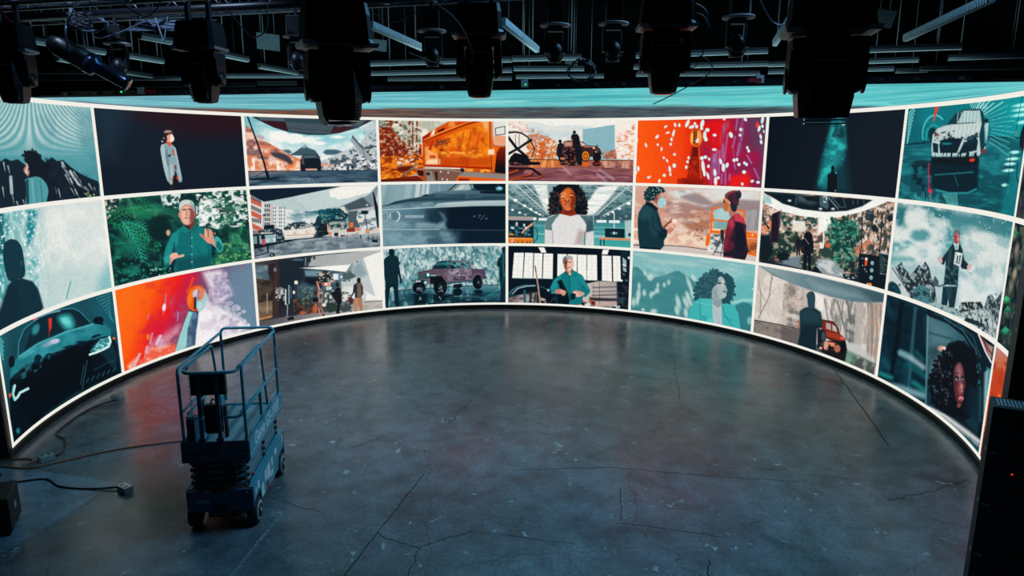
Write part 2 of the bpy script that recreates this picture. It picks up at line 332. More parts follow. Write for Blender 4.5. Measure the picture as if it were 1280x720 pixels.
    p.poly([(400, 525), (460, 530), (465, 580), (415, 575)], '2a1414'); p.ln([(385, 515), (600, 512), (840, 545), (1250, 568)], 8, 'b0a098', .7)
    p.poly([(480, 530), (540, 535), (570, 632), (500, 632)], '8a8078'); p.poly([(485, 545), (520, 545), (525, 575), (490, 572)], '2a2420'); p.poly([(565, 540), (595, 540), (595, 620), (580, 620)], '2a1c1c')
    for x, y in ((625, 540), (695, 548), (640, 608), (685, 615)): p.ell(x, y, 9, 9, 'c8c4bc')
    p.poly([(810, 505), (845, 510), (840, 545), (815, 540)], '180c10'); p.poly([(850, 510), (1100, 520), (1100, 555), (850, 535)], 'c05014'); p.nz([(850, 510), (1110, 520), (1110, 550), (850, 535)], None, 'ffb040', 40, 60, seed=64, lo=.5, hi=.6)
    p.poly([(850, 550), (1250, 575), (1250, 620), (790, 590), (800, 565)], '8a8480'); p.poly([(765, 625), (790, 580), (860, 585), (1250, 612), (1250, 640)], 'e85c10'); p.poly([(800, 600), (900, 605), (880, 632), (785, 632)], '8a1c04')
    p.poly([(420, 285), (445, 280), (448, 390), (425, 385)], 'd8480c'); p.ell(427, 345, 9, 30, '2a0c08')
    return p
def pic_40():                              # crew beside a vehicle, cable reel
    p = Pic(4, 0, 630, 143, 7.529, 'cfd9d8')
    vg(p, [30, 120, 430], ['f0ebe2', 'cfdcdb', '9fc0c6'])
    p.poly([(740, 140), (1040, 95), (1045, 360), (880, 420), (740, 300)], '88b4be', b=6); p.nz([(220, 60), (740, 140), (740, 420), (220, 420)], None, 'e4e3dc', 10, 8, seed=2, lo=.35, hi=.6)
    p.poly([(210, 40), (450, 40), (1190, 36), (1040, 95), (830, 130), (680, 138), (480, 118), (300, 75)], 'f2efe6'); p.poly([(470, 112), (600, 98), (820, 110), (830, 130), (680, 140)], 'c4d8da', a=.7, b=4); p.ln([(450, 40), (455, 110)], 3, 'b0b8b4', .8); p.ln([(895, 45), (820, 130)], 3, 'b0b8b4', .7)
    p.ln([(220, 55), (300, 78), (480, 120), (680, 140), (830, 130), (1040, 96)], 3, 'b0c0c0', .8)
    p.poly([(40, 30), (215, 38), (225, 430), (40, 430)], 'efe6dc'); p.nz([(40, 60), (225, 60), (225, 180), (40, 180)], None, 'dba08a', 40, 30, seed=21, lo=.56, hi=.66, a=.7)
    p.poly([(1045, 60), (1240, 30), (1240, 430), (1045, 420)], 'f4e9df', b=4); p.nz([(1060, 180), (1150, 150), (1240, 80), (1240, 425), (1060, 425)], None, 'e08a5c', 40, 34, seed=3, lo=.5, hi=.64)
    p.nz([(210, 200), (320, 180), (480, 240), (500, 425), (210, 425)], None, 'd2743c', 40, 30, seed=4, lo=.42, hi=.56); p.nz([(225, 120), (500, 200), (500, 300), (225, 250)], None, 'b9837a', 50, 40, seed=44, lo=.56, hi=.63, a=.8)
    p.dots(120, 230, 250, 500, 420, 3, 8, ['e8894a', 'c65a22', 'f6d9b8', 'd86a2c'], el=2.4); p.dots(60, 290, 260, 400, 400, 4, 12, ['c8541e', 'dd6f30'], el=1.6)
    p.poly([(930, 415), (980, 350), (1050, 330), (1060, 420)], 'a86a54', b=8); p.dots(40, 930, 350, 1060, 415, 3, 6, ['d08a6a', '8a4a3a'], rot=110, el=2.5)
    vg(p, [425, 480, 640], ['b06048', '8a5248', '7a4650'], [(40, 425), (1240, 432), (1240, 660), (40, 660)])
    p.nz([(40, 460), (1240, 460), (1240, 660), (40, 660)], None, 'a86a74', 8, 20, seed=5, lo=.4, hi=.62, a=.8); p.nz([(40, 480), (1240, 480), (1240, 660), (40, 660)], None, '5a3040', 10, 30, seed=6, lo=.52, hi=.7, a=.7)
    p.nz([(230, 425), (560, 428), (560, 500), (230, 500)], 'c86a34', 'f0a060', 40, 6, seed=7, lo=.4, hi=.6); p.nz([(900, 435), (1230, 435), (1220, 510), (950, 500)], None, 'e8b090', 34, 5, seed=8, lo=.35, hi=.6, a=.8)
    for a_, b_ in (((900, 520), (1030, 610)), ((560, 500), (620, 560)), ((880, 560), (960, 630))): p.ln([a_, b_], 22, 'b8a0b8', .55, b=14)
    p.ln([(230, 424), (640, 430), (1220, 432)], 6, '2a1a20')
    # vehicle
    p.poly([(560, 255), (600, 246), (740, 255), (780, 290), (860, 298), (900, 320), (915, 350), (915, 380), (860, 385), (830, 400), (560, 380)], '3a2024'); p.poly([(570, 258), (720, 262), (760, 290), (740, 300), (570, 300)], 'c08a7a'); p.poly([(720, 255), (775, 290), (735, 292)], 'e8c8bc')
    p.poly([(740, 295), (830, 298), (860, 310), (760, 312)], 'a86a5a'); p.ell(768, 390, 42, 56, '1a1018'); p.ell(768, 390, 34, 44, 'e0821e'); p.ell(768, 392, 22, 30, '7a2c10'); p.ell(768, 392, 14, 20, 'd87818')
    p.ell(875, 405, 40, 40, '140e16'); p.ell(878, 330, 16, 24, '5a3430'); p.ell(845, 316, 10, 10, 'ffd8a8'); p.ell(865, 356, 8, 8, 'ffe8c8'); p.ln([(840, 360), (915, 368)], 12, '1a1218'); p.ell(875, 296, 8, 8, '141018')
    p.ell(768, 470, 34, 22, 'e0621c', b=6); p.ell(872, 465, 40, 24, '2a1218', b=8); p.ln([(855, 465), (900, 460)], 8, 'a83c14')
    # crew
    p.poly([(500, 300), (520, 270), (548, 270), (575, 310), (600, 370), (580, 400), (500, 390)], '1a1620', sm=True); p.ell(528, 252, 16, 16, '16141c'); p.poly([(505, 385), (600, 370), (610, 470), (540, 480), (520, 440)], '1a1218')
    p.poly([(590, 320), (680, 320), (680, 480), (610, 488), (600, 400)], '1a1016'); p.nz([(560, 300), (700, 300), (700, 480), (520, 480)], None, '8a5040', 60, 50, seed=9, lo=.55, hi=.62)
    p.poly([(630, 210), (640, 186), (690, 184), (708, 210), (718, 280), (735, 330), (735, 475), (700, 480), (680, 440), (665, 320), (640, 300)], '14141e'); p.ell(662, 168, 15, 17, '14141c'); p.ln([(636, 230), (642, 290)], 12, 'b06048')
    p.poly([(530, 405), (570, 405), (570, 425), (530, 425)], 'c88050')
    # reel
    for t0 in (0,):
        p.ln([(40 + 0, 172), (105, 165), (170, 178), (225, 215), (265, 270), (285, 330)], 18, '101620', w2=10); p.ln([(285, 330), (270, 390), (240, 430)], 7, '101620')
    p.ln([(40, 372), (150, 310), (255, 240)], 24, '101620'); p.ln([(40, 215), (120, 320), (215, 400)], 26, '101620'); p.ln([(108, 190), (110, 290)], 5, '2a2a30'); p.ln([(143, 190), (143, 290)], 5, '2a2a30')
    p.poly([(60, 400), (100, 360), (200, 385), (240, 420), (245, 445), (340, 448), (340, 475), (60, 480), (45, 440)], '0e1018'); p.dots(10, 70, 455, 170, 470, 3, 5, ['b87060'])
    for y0, x1, y1, c_ in ((610, 295, 530, 'c04a20'), (625, 360, 580, 'e0602c')):
        p.ln([(40, 505), (150, 510), (260, 510), (x1, y1), (x1 - 40, (y0 + y1) / 2), (150, y0 - 20), (40, y0)], 20, '1c0c12'); p.ln([(x1, y1 - 4), (x1 - 45, (y0 + y1) / 2 - 4), (150, y0 - 24), (40, y0 - 4)], 9, c_)
    p.poly([(40, 510), (200, 512), (180, 560), (40, 590)], '3a1418', a=.8, b=8); p.ln([(40, 555), (130, 525)], 12, 'c24a24')
    return p
def pic_50():                              # trophy and confetti
    p = Pic(5, 0, 790, 140, 7.198, 'f0500c')
    vg(p, [30, 450, 620, 760, 900, 1050, 1200], ['fb5a10', 'f04008', 'd81410', 'd40c18', 'b00e34', '70284c', '5a3450'], ax=0)
    p.nz([(620, 30), (1210, 20), (1210, 700), (620, 700)], None, '7a2450', 7, 4, seed=3, lo=.45, hi=.65, a=.8, b=30); p.nz([(620, 350), (1150, 350), (1150, 700), (620, 700)], None, 'b00c40', 6, 4, seed=4, lo=.4, hi=.6, a=.7, b=30)
    p.poly([(700, 80), (860, 40), (900, 160), (760, 300)], 'e81010', a=.8, b=40); p.poly([(880, 580), (1040, 540), (1080, 620), (1040, 680), (880, 680)], 'f01810', a=.85, b=25); p.poly([(1040, 40), (1200, 30), (1200, 400), (1100, 330)], '5e3c5c', a=.7, b=40)
    p.nz([(700, 150), (1010, 40), (1010, 300), (850, 560), (700, 660)], None, '8a70b0', 40, 3, seed=5, lo=.52, hi=.7, a=.7, b=20)
    for q in ((950, 50, 935, 160), (1000, 150, 985, 250), (930, 220, 905, 320), (970, 280, 945, 390), (860, 200, 830, 440), (820, 290, 815, 410), (790, 350, 780, 560), (1035, 390, 1075, 460), (1100, 510, 1140, 600), (740, 380, 735, 450), (765, 340, 745, 440), (840, 480, 840, 650), (810, 560, 805, 640), (880, 560, 875, 610), (920, 470, 930, 510)):
        p.ln([q[:2], q[2:]], 16, '9a8cc8', .62, b=10)
    # trophy
    p.poly([(540, 312), (600, 312), (606, 420), (622, 610), (490, 610), (515, 440)], '9c1806'); p.poly([(548, 320), (592, 320), (595, 400), (540, 400)], '64100a'); p.ln([(600, 315), (606, 420), (620, 600)], 6, 'f07018'); p.ln([(538, 315), (514, 450), (492, 600)], 4, 'c83c10')
    p.poly([(520, 420), (600, 420), (610, 540), (510, 540)], '8a1408'); p.poly([(540, 435), (586, 432), (586, 475), (540, 478)], 'b02810'); p.nz([(510, 480), (612, 480), (618, 600), (500, 600)], None, 'c02c12', 40, 40, seed=7, lo=.5, hi=.6)
    p.poly([(400, 660), (412, 600), (480, 590), (495, 605), (625, 605), (650, 595), (682, 620), (685, 662)], 'a81c08', sm=False); p.poly([(470, 605), (560, 608), (640, 612), (640, 655), (450, 655)], '7c1208', a=.8, b=12); p.ln([(402, 650), (500, 650)], 8, 'd83c10', .7)
    p.ell(577, 230, 58, 82, 'e86a10'); p.ell(577, 228, 46, 72, 'a83406'); p.ell(600, 225, 22, 60, 'f0a050', b=8); p.ell(540, 235, 12, 55, 'ffb850', 4, b=6); p.ell(568, 220, 16, 60, '4a1004', 4, b=4); p.ln([(572, 160), (565, 300)], 4, 'e8882c', .8)
    for y in (180, 205, 230, 255): p.ln([(552, y), (586, y - 4)], 4, 'e0902c', .8)
    p.ell(587, 258, 14, 22, 'f6d8dc', 20)
    C = 'dcefee'
    for x, y, rx, ry, ro in ((303, 132, 9, 18, 50), (322, 186, 9, 20, 75), (226, 222, 12, 22, 40), (126, 298, 9, 20, -15), (232, 294, 10, 12, 0), (266, 334, 9, 18, 0), (388, 116, 11, 20, -15), (426, 118, 11, 17, 0), (374, 190, 11, 34, 15), (356, 246, 11, 17, 0), (348, 290, 10, 14, 0), (498, 104, 15, 38, 25), (510, 58, 10, 14, 0), (538, 134, 14, 28, 70), (566, 105, 12, 14, 0), (582, 130, 14, 16, 0), (632, 105, 17, 38, 15), (626, 148, 14, 16, 0), (678, 162, 20, 18, 0), (655, 210, 15, 40, 0), (665, 245, 16, 20, 0), (830, 55, 14, 20, 0), (890, 206, 17, 28, -20), (744, 208, 18, 13, 0), (740, 338, 20, 12, 0), (1020, 66, 13, 20, -30), (978, 158, 13, 15, 0), (972, 208, 12, 13, 0), (1174, 70, 13, 36, 10), (1144, 150, 12, 30, 15), (1174, 128, 11, 16, 0), (1158, 222, 11, 24, -12), (1162, 270, 12, 20, -10), (1186, 175, 7, 14, 0), (1038, 322, 11, 15, 0), (1050, 350, 12, 15, 0), (382, 382, 13, 11, 0), (286, 412, 10, 12, 0), (316, 438, 9, 18, -25), (510, 412, 11, 15, 0), (500, 448, 12, 14, 0), (488, 496, 12, 16, 0), (380, 482, 16, 20, 0), (340, 515, 11, 32, -8), (346, 562, 10, 14, 0), (290, 570, 14, 14, 30), (246, 622, 11, 20, 15), (148, 590, 12, 11, 0), (164, 580, 7, 8, 0), (56, 510, 12, 24, 0), (38, 545, 9, 16, 0), (628, 415, 18, 16, 0), (660, 406, 18, 15, 0), (694, 424, 11, 14, 0), (640, 490, 15, 60, -6), (652, 550, 13, 30, 0), (688, 488, 12, 16, 0), (684, 575, 11, 34, -15), (746, 545, 14, 34, -5), (752, 622, 15, 40, 0), (776, 592, 14, 14, 0), (798, 445, 13, 28, -15), (822, 500, 15, 40, 0), (856, 478, 14, 24, 15), (918, 434, 14, 17, 0), (944, 428, 13, 16, 0), (962, 472, 15, 15, 0), (1012, 458, 12, 14, 0), (1030, 472, 13, 15, 0), (1008, 540, 18, 16, 0), (1082, 622, 16, 12, -25), (1134, 632, 17, 13, 0), (992, 648, 12, 14, 0), (45, 250, 8, 30, 0)):
        p.ell(x, y, rx, ry, C, ro, b=5)
    for x, y in ((378, 280), (400, 342), (400, 372), (340, 320), (338, 356), (308, 498), (312, 520), (370, 520), (126, 585), (398, 495), (432, 415)): p.ell(x, y, 6, 7, 'e04890', b=3)
    p.ell(1128, 118, 13, 26, 'ff3c14'); p.ell(1000, 590, 10, 10, 'e81820', b=4); p.ell(1148, 190, 8, 8, 'd01028', b=4)
    return p
def pic_60():                              # figure under a shaft of teal light
    p = Pic(6, 0, 950, 128, 5.716, '06121e')
    vg(p, [0, 800], ['04101c', '0d1824'], ax=0)
    p.poly([(540, 60), (600, 60), (608, 300), (640, 640), (400, 660), (440, 430), (490, 240)], '0c4a54', a=.6, b=38)
    p.poly([(540, 80), (596, 78), (600, 200), (612, 320), (580, 440), (520, 500), (480, 620), (420, 600), (440, 440), (490, 260)], '188a8c', a=.75, b=24)
    p.nz([(535, 80), (596, 78), (600, 200), (612, 320), (590, 430), (520, 480), (490, 560), (420, 580), (450, 420), (495, 240)], None, '2ab4ae', 24, 14, seed=3, lo=.42, hi=.62, a=.95, b=18)
    p.nz([(535, 120), (600, 120), (600, 260), (500, 250)], None, '0b3440', 24, 12, seed=5, lo=.5, hi=.62, a=.8, b=14)
    p.poly([(572, 170), (600, 180), (598, 245), (560, 240)], '0a2a36', a=.8, b=12); p.ell(596, 160, 10, 5, 'd8e8ea')
    p.poly([(484, 510), (505, 495), (535, 495), (550, 510), (550, 600), (545, 640), (480, 640)], '06101a'); p.ell(520, 468, 12, 19, '071019'); p.ln([(520, 480), (520, 500)], 14, '071019')
    p.ell(494, 503, 9, 7, '2a9a9e', b=3); p.ell(542, 504, 8, 7, '2a9a9e', b=3); p.ell(538, 630, 5, 4, '9ab4b8')
    return p
def pic_70():                              # white sports car, teal stage, dial behind
    p = Pic(7, 0, 1115, 110, 4.236, '086a74')
    vg(p, [80, 350, 560, 720], ['07616c', '0a737c', '0a8088', '0b8a90'], ax=0)
    p.poly([(560, 60), (720, 10), (720, 260), (600, 250)], '0fa0a2', a=.6, b=60); p.ell(210, 150, 70, 60, '0d7e84', a=.6, b=40)
    # floor
    vg(p, [260, 400, 600], ['0e5f6a', '0b525e', '084852'], [(60, 300), (500, 255), (720, 262), (720, 720), (20, 720)])
    p.nz([(60, 300), (720, 262), (720, 720), (20, 720)], None, '2a9ca0', 8, 26, seed=3, lo=.48, hi=.72, a=.6); p.ln([(70, 300), (220, 284)], 10, '06303c'); p.ln([(500, 258), (700, 264)], 7, '083a46')
    # dial
    import math as m_
    for i in range(26):
        an = m_.radians(170 + i * 6.5); x, y = 228 + m_.cos(an) * 66, 250 + m_.sin(an) * 106
        if i < 22: p.ell(x, y, 4, 5, '4fd0cc')
    p.ln([(180, 270), (185, 225), (215, 195), (245, 205)], 12, '1aa0a2', .8, b=8); p.ell(214, 245, 22, 36, '052c38', b=4)
    p.ln([(242, 80), (232, 130), (220, 178)], 22, 'f0381c', w2=3)
    for i in range(11):                      # left edge rays
        y = 100 + i * 18; p.ln([(125 - i * 4, y), (88 - i * .8, y + 34 - i * 2)], 5, '8ae4dc', .9)
    for i in range(15):                      # rays right of the roof
        a0 = m_.radians(-62 + i * 7); c0 = (400, 200); r0 = 95 + i * 3.2; r1 = r0 + 80 + (i % 3) * 12 + (26 if i > 3 else 0)
        p.ln([(c0[0] + m_.cos(a0) * r0, c0[1] + m_.sin(a0) * r0), (c0[0] + m_.cos(a0) * r1, c0[1] + m_.sin(a0) * r1)], 6 if i < 5 else 4, 'a8ece6' if i < 5 else '62c8c6', .85)
    for i in range(8): p.ln([(410 + i * 12, 72 + i * 1), (425 + i * 11, 108)], 4, 'b8f0ea', .8)
    for y, w in ((88, 60), (112, 62), (140, 66), (430 - 250, 40)): p.ell(700, y, w, 9, 'a8f6f0', -8, b=6)
    for x, y, w in ((640, 375, 36), (625, 402, 32), (620, 436, 34), (598, 514, 18), (650, 340, 26)): p.ell(x, y, w, 8, 'b4f8f2', -4, b=5)
    p.poly([(575, 600), (690, 330), (720, 330), (720, 640), (600, 720)], '0c8c90', a=.6, b=14)
    # reflection
    p.poly([(200, 385), (460, 375), (455, 540), (400, 556), (300, 556), (215, 530)], '04202c', b=8); p.ln([(235, 540), (300, 556), (400, 556), (446, 535)], 9, '2a9ca0', .8, b=4); p.ln([(225, 460), (340, 452), (430, 445)], 7, '2a8a90', .7, b=4); p.ln([(330, 460), (350, 520)], 4, '2a8a90', .6)
    p.nz([(100, 400), (220, 380), (220, 540), (110, 540)], None, '04202c', 26, 26, seed=8, lo=.42, hi=.58, a=.9, b=12); p.ell(145, 392, 34, 9, '063038', -4, b=4)
    p.ln([(194, 400), (196, 550)], 7, 'c02a44', .85, b=3); p.ell(202, 545, 12, 12, 'd02c4c', b=5); p.ln([(200, 560), (210, 610)], 12, '8a4a5c', .6, b=5)
    for i in range(16): p.ln([(95 + i * 10, 590 - (i % 4) * 12), (110 + i * 9, 620)], 3.5, '4cc4c2', .7)
    for i in range(9): p.ln([(270 + i * 9, 560), (300 + i * 6, 625)], 3.5, '7adcd6', .75)
    for i in range(10): p.ln([(110 + i * 3, 560 + i * 5), (150 + i * 3, 585 + i * 3)], 3, '35a4a6', .6)
    for i in range(8): p.ln([(46 + i * 6, 500 + i * 3), (56 + i * 6, 560)], 3, '35a4a6', .6)
    # car
    p.poly([(296, 195), (330, 140), (380, 118), (470, 114), (482, 130), (490, 190), (512, 185), (505, 260), (495, 320), (470, 345), (455, 370), (215, 365), (208, 320), (215, 250), (240, 215)], 'b4ccca', sm=False)
    p.poly([(296, 195), (332, 142), (378, 126), (345, 188)], '123844'); p.poly([(345, 188), (375, 130), (465, 124), (470, 182)], 'a2c0c0'); p.ln([(296, 195), (335, 140), (380, 118), (465, 114), (480, 132), (488, 190)], 7, '0c2c38'); p.ln([(300, 196), (350, 188), (440, 183)], 5, '24505a')
    for i in range(7): p.ln([(350 + i * 18, 130), (346 + i * 18, 184)], 6, 'dce8e4', .55)
    p.poly([(466, 120), (482, 132), (492, 200), (500, 300), (470, 345), (462, 250), (475, 190)], '0f3a46'); p.ell(498, 172, 14, 10, '0a2430'); p.ln([(490, 200), (494, 290)], 5, '5cb0b2')
    p.poly([(240, 215), (300, 196), (470, 186), (460, 240), (400, 262), (300, 268), (240, 262)], 'c6d4d0')
    for i in range(9): p.ln([(268 + i * 22, 200), (258 + i * 22, 262)], 7, 'a4bcbc', .7)
    p.poly([(260, 275), (300, 266), (375, 266), (352, 345), (255, 345), (250, 300)], '08202c'); p.poly([(215, 290), (245, 295), (245, 345), (218, 340)], '0b2a36'); p.poly([(380, 290), (440, 265), (455, 275), (448, 330), (350, 352)], '0b2430'); p.poly([(395, 262), (450, 240), (460, 260), (400, 285)], '28505a')
    p.nz([(225, 235), (330, 225), (330, 275), (225, 285)], None, '0c2c38', 60, 60, seed=12, lo=.53, hi=.57); p.nz([(370, 250), (460, 235), (455, 300), (350, 300)], None, '0c2c38', 60, 60, seed=14, lo=.52, hi=.57)
    p.ln([(378, 270), (345, 350)], 8, 'b4ccca'); p.ell(290, 295, 28, 6, '0d7a80', b=3); p.ln([(212, 352), (300, 358), (440, 350)], 9, 'a8cccc'); p.nz([(210, 344), (450, 340), (450, 366), (210, 366)], None, '08202c', 80, 12, seed=13, lo=.5, hi=.56)
    p.poly([(205, 366), (460, 360), (455, 400), (400, 412), (215, 398)], '07161f', b=5); p.ell(424, 382, 15, 9, 'e03820', -10, b=4); p.ell(240, 248, 8, 8, 'a83444', b=4); p.ell(484, 335, 14, 12, '7a3440', b=8)
    # right edge kit
    p.ln([(690, 40), (660, 200), (650, 260)], 3, '0a3a44'); p.ln([(632, 340), (610, 510), (585, 590)], 3, '0a3a44'); p.poly([(690, 210), (675, 290), (690, 330), (720, 340), (720, 190)], '0a1c28', sm=True); p.ln([(664, 400), (660, 470), (675, 520)], 5, '0a2c38')
    p.ell(656, 240, 10, 16, '4a8a8c', b=5); p.ell(702, 360, 8, 90, 'b04848', a=.3, b=8)
    return p
# ------------------------------------------------------------------ middle row of pictures
def pic_01():                              # silhouette before bright falling water
    p = Pic(0, 1, 0, 240, 4.0, 'c4d6d4')
    vg(p, [-400, 0, 60, 150, 300, 560], ['1c6f78', '3f979c', '6fb0b2', 'a9c8c6', 'd2dcd8', 'd6dedb'], ax=0)
    p.nz([(-400, 60), (220, 60), (240, 640), (-400, 700)], None, 'dfe9e6', 40, 14, seed=2, lo=.45, hi=.65, a=.7)
    p.nz([(-400, 80), (60, 80), (30, 300), (-400, 500)], None, '0f5662', 26, 8, seed=3, lo=.42, hi=.62, a=.9)
    p.nz([(130, 90), (190, 90), (180, 180), (150, 300), (130, 260)], None, '1f8490', 30, 18, seed=4, lo=.3, hi=.55, b=10)
    p.nz([(90, 330), (190, 330), (200, 470), (100, 430)], None, '4aa5a8', 20, 12, seed=5, lo=.42, hi=.6, a=.8, b=16)
    p.dots(170, 0, 100, 200, 480, 2, 6, ['cfe9e6', 'eef5f2', 'a8d8d6'])
    p.dots(60, 140, 220, 300, 540, 3, 9, ['e8efec', 'dfe9e6'], a=.6)
    p.nz([(200, 80), (560, 50), (560, 480), (230, 570)], None, 'ecebe6', 12, 8, seed=6, lo=.4, hi=.65, a=.75, b=30)
    p.poly([(190, 400), (340, 350), (560, 420), (560, 500), (210, 590)], 'b4cfcd', a=.7, b=50); p.poly([(500, 430), (560, 300), (580, 500), (480, 520)], '6fb4b6', a=.7, b=26)
    p.ln([(355, 445), (340, 500), (332, 535)], 5, '3d8f94', .9)
    p.poly([(20, 262), (45, 238), (80, 240), (108, 275), (122, 350), (126, 410), (110, 432), (90, 436), (60, 445), (42, 440), (25, 390), (15, 320)], '0e3340', sm=True)
    p.poly([(-30, 720), (5, 590), (40, 470), (60, 440), (110, 432), (160, 445), (190, 480), (205, 530), (218, 580), (160, 640), (0, 720)], '0d2c3a', sm=False, b=4)
    p.poly([(-60, 760), (-10, 600), (40, 470), (80, 470), (80, 660), (0, 740)], '0c2634', a=.8, b=10); p.ln([(85, 436), (90, 640)], 5, '0a2230', .8); p.ln([(165, 450), (190, 490), (210, 560)], 4, '2a6f78', .6)
    p.poly([(60, 270), (70, 270), (70, 440), (60, 440)], '12323e', a=.6, b=6); p.ell(108, 355, 7, 14, '1c4c56', b=6)
    return p
def pic_11():                              # man in teal shirt among palms
    p = Pic(1, 1, 125, 230, 5.333, '0a3a34')
    p.all('06262a', '17604c', 16, 12, seed=2, lo=.35, hi=.62)
    p.nz([(640, 50), (990, 40), (1000, 280), (780, 300), (640, 260)], None, 'dfe8e2', 46, 36, seed=3, lo=.5, hi=.6); p.nz([(660, 120), (790, 80), (800, 290), (660, 280)], None, 'eef2ee', 26, 20, seed=4, lo=.38, hi=.55)
    p.nz([(400, 60), (540, 60), (520, 160), (420, 160)], None, 'd9e6e2', 40, 30, seed=5, lo=.5, hi=.6); p.nz([(20, 100), (150, 90), (100, 180), (30, 260)], None, 'd9c6b8', 50, 40, seed=6, lo=.5, hi=.62)
    rs = p.rs
    for x, y, an, L, bd, c_, w_ in ((50, 260, -35, 330, 30, '1c7a44', 6), (60, 300, -10, 340, 30, '0f5c48', 7), (60, 260, 10, 380, 40, '158a50', 7), (40, 200, -20, 240, 20, '2c8a58', 5), (170, 60, 60, 180, 20, '3fa07a', 4),
            (160, 250, 10, 300, 50, '27a588', 6), (140, 240, 50, 330, 30, '2fae96', 6), (60, 330, 30, 280, 30, '0d6a5a', 7), (80, 400, -10, 260, 40, '17805a', 6), (100, 470, -40, 240, 50, '11705c', 6), (90, 560, 10, 230, 20, '12665c', 5), (120, 600, -20, 200, 40, '1b7a6c', 5),
            (250, 200, -30, 240, 70, '3a9a78', 5), (300, 170, 10, 230, 60, '8fc0a0', 3), (330, 240, -50, 180, 130, '1d8a58', 6), (360, 120, 30, 160, 20, '0e5a48', 5), (180, 180, 0, 200, 10, '117a48', 6), (250, 100, -20, 220, 20, '2a8a6c', 4), (200, 80, 20, 240, 15, '1a7a58', 5)):
        p.frond(x, y, an, L, bd, c_, w_, 12)
    p.ell(400, 300, 82, 90, '06282a', b=26); p.nz([(320, 200), (520, 200), (520, 620), (330, 620)], None, '052022', 20, 14, seed=7, lo=.4, hi=.6, a=.85, b=30)
    p.nz([(90, 480), (520, 440), (600, 600), (100, 680)], None, '041c20', 18, 12, seed=8, lo=.4, hi=.6, a=.85, b=20); p.nz([(100, 480), (500, 460), (500, 620), (100, 680)], None, '1e8c7c', 40, 30, seed=81, lo=.58, hi=.66, a=.8)
    p.ell(455, 325, 14, 20, 'c8a890', b=8); p.dots(24, 330, 560, 560, 620, 3, 7, ['6fb4a4', '98c4b4'])
    for x, y, an, L, bd, c_, w_ in ((860, 280, 70, 200, 20, '4aa878', 5), (960, 240, 110, 220, -20, '2a8a5c', 6), (900, 330, 40, 160, 40, '58b088', 4), (820, 420, 20, 200, 10, '16684a', 6), (760, 520, -10, 240, -10, '2a8048', 5), (900, 160, 120, 160, 20, '2c7a58', 5), (980, 100, 140, 180, 30, '1f6a4c', 5), (1000, 350, 160, 200, -30, '1d7a50', 5), (700, 80, 20, 200, 50, '14604a', 5), (980, 420, 150, 180, 20, '0e5444', 6)):
        p.frond(x, y, an, L, bd, c_, w_, 12)
    p.nz([(760, 400), (1010, 380), (1010, 520), (730, 550)], None, '72b070', 50, 30, seed=9, lo=.55, hi=.65, a=.8); p.nz([(800, 260), (1000, 260), (1000, 420), (830, 420)], None, '083832', 22, 20, seed=10, lo=.48, hi=.62, a=.8)
    for i in range(10): p.ln([(878 + i * 8, 70 + i * 3), (905 + i * 7, 140 - abs(i - 5) * 3)], 5, 'eef2ec', .95)
    p.ln([(770, 160), (890, 190)], 5, '8a5048', .8)
    # man
    p.poly([(480, 330), (540, 290), (600, 300), (660, 280), (740, 320), (800, 380), (820, 430), (800, 455), (745, 450), (740, 560), (500, 590), (490, 540), (430, 545), (420, 500), (440, 420)], '0e7474', sm=False)
    p.poly([(500, 330), (600, 310), (610, 570), (510, 580), (500, 450)], '0b6468', a=.7, b=12); p.poly([(480, 340), (530, 310), (520, 400), (470, 470), (425, 510), (440, 420)], '178886', b=8); p.poly([(500, 500), (740, 470), (740, 560), (510, 590)], '083c48', a=.6, b=20)
    p.poly([(495, 390), (505, 520), (480, 580), (470, 530)], '052a34', b=8); p.poly([(740, 400), (780, 420), (770, 450), (745, 470)], '06303a', b=8)
    p.ln([(600, 320), (612, 440), (620, 570)], 6, '0a4a52'); p.ln([(640, 420), (720, 550)], 6, '0a4c56', .8); p.ln([(610, 330), (618, 560)], 3, '3aa8a4', .7); p.ln([(740, 340), (720, 420), (735, 520)], 9, '075058', .8)
    for y in (360, 415, 470, 520): p.ell(612, y, 4, 4, 'b8d8d4')
    p.poly([(545, 290), (560, 265), (600, 300), (580, 330), (545, 320)], '117876'); p.poly([(600, 300), (632, 260), (655, 290), (640, 330), (600, 315)], '0d6a6a')
    p.poly([(555, 250), (630, 245), (632, 270), (600, 308), (560, 275)], '6a3430'); p.poly([(570, 260), (600, 290), (590, 302), (560, 275)], '2a1a20')
    p.ell(580, 200, 50, 74, 'c98d7c'); p.poly([(548, 160), (590, 150), (600, 200), (590, 262), (560, 262), (542, 215)], 'eab6a2', b=8, sm=True); p.poly([(605, 170), (630, 180), (628, 235), (605, 262), (600, 210)], '8a4a42', b=8, sm=True)
    p.poly([(530, 180), (528, 140), (545, 112), (585, 105), (618, 118), (632, 155), (630, 185), (618, 150), (582, 134), (548, 148)], 'c8d4d2', sm=True); p.poly([(600, 112), (630, 150), (630, 190), (618, 165)], '93a5a6', sm=True); p.ell(530, 205, 7, 18, 'd09080'); p.ell(634, 200, 6, 18, '9c5c50')
    p.ln([(552, 172), (572, 170)], 8, '4a2824'); p.ln([(588, 168), (608, 170)], 8, '4a2824'); p.ln([(578, 175), (576, 204), (584, 206)], 6, 'a86254'); p.ln([(570, 227), (602, 225)], 9, '7a302a'); p.ln([(574, 225), (598, 223)], 4, 'f0dcd4', .8); p.ln([(562, 214), (604, 212)], 4, 'b88878', .8)
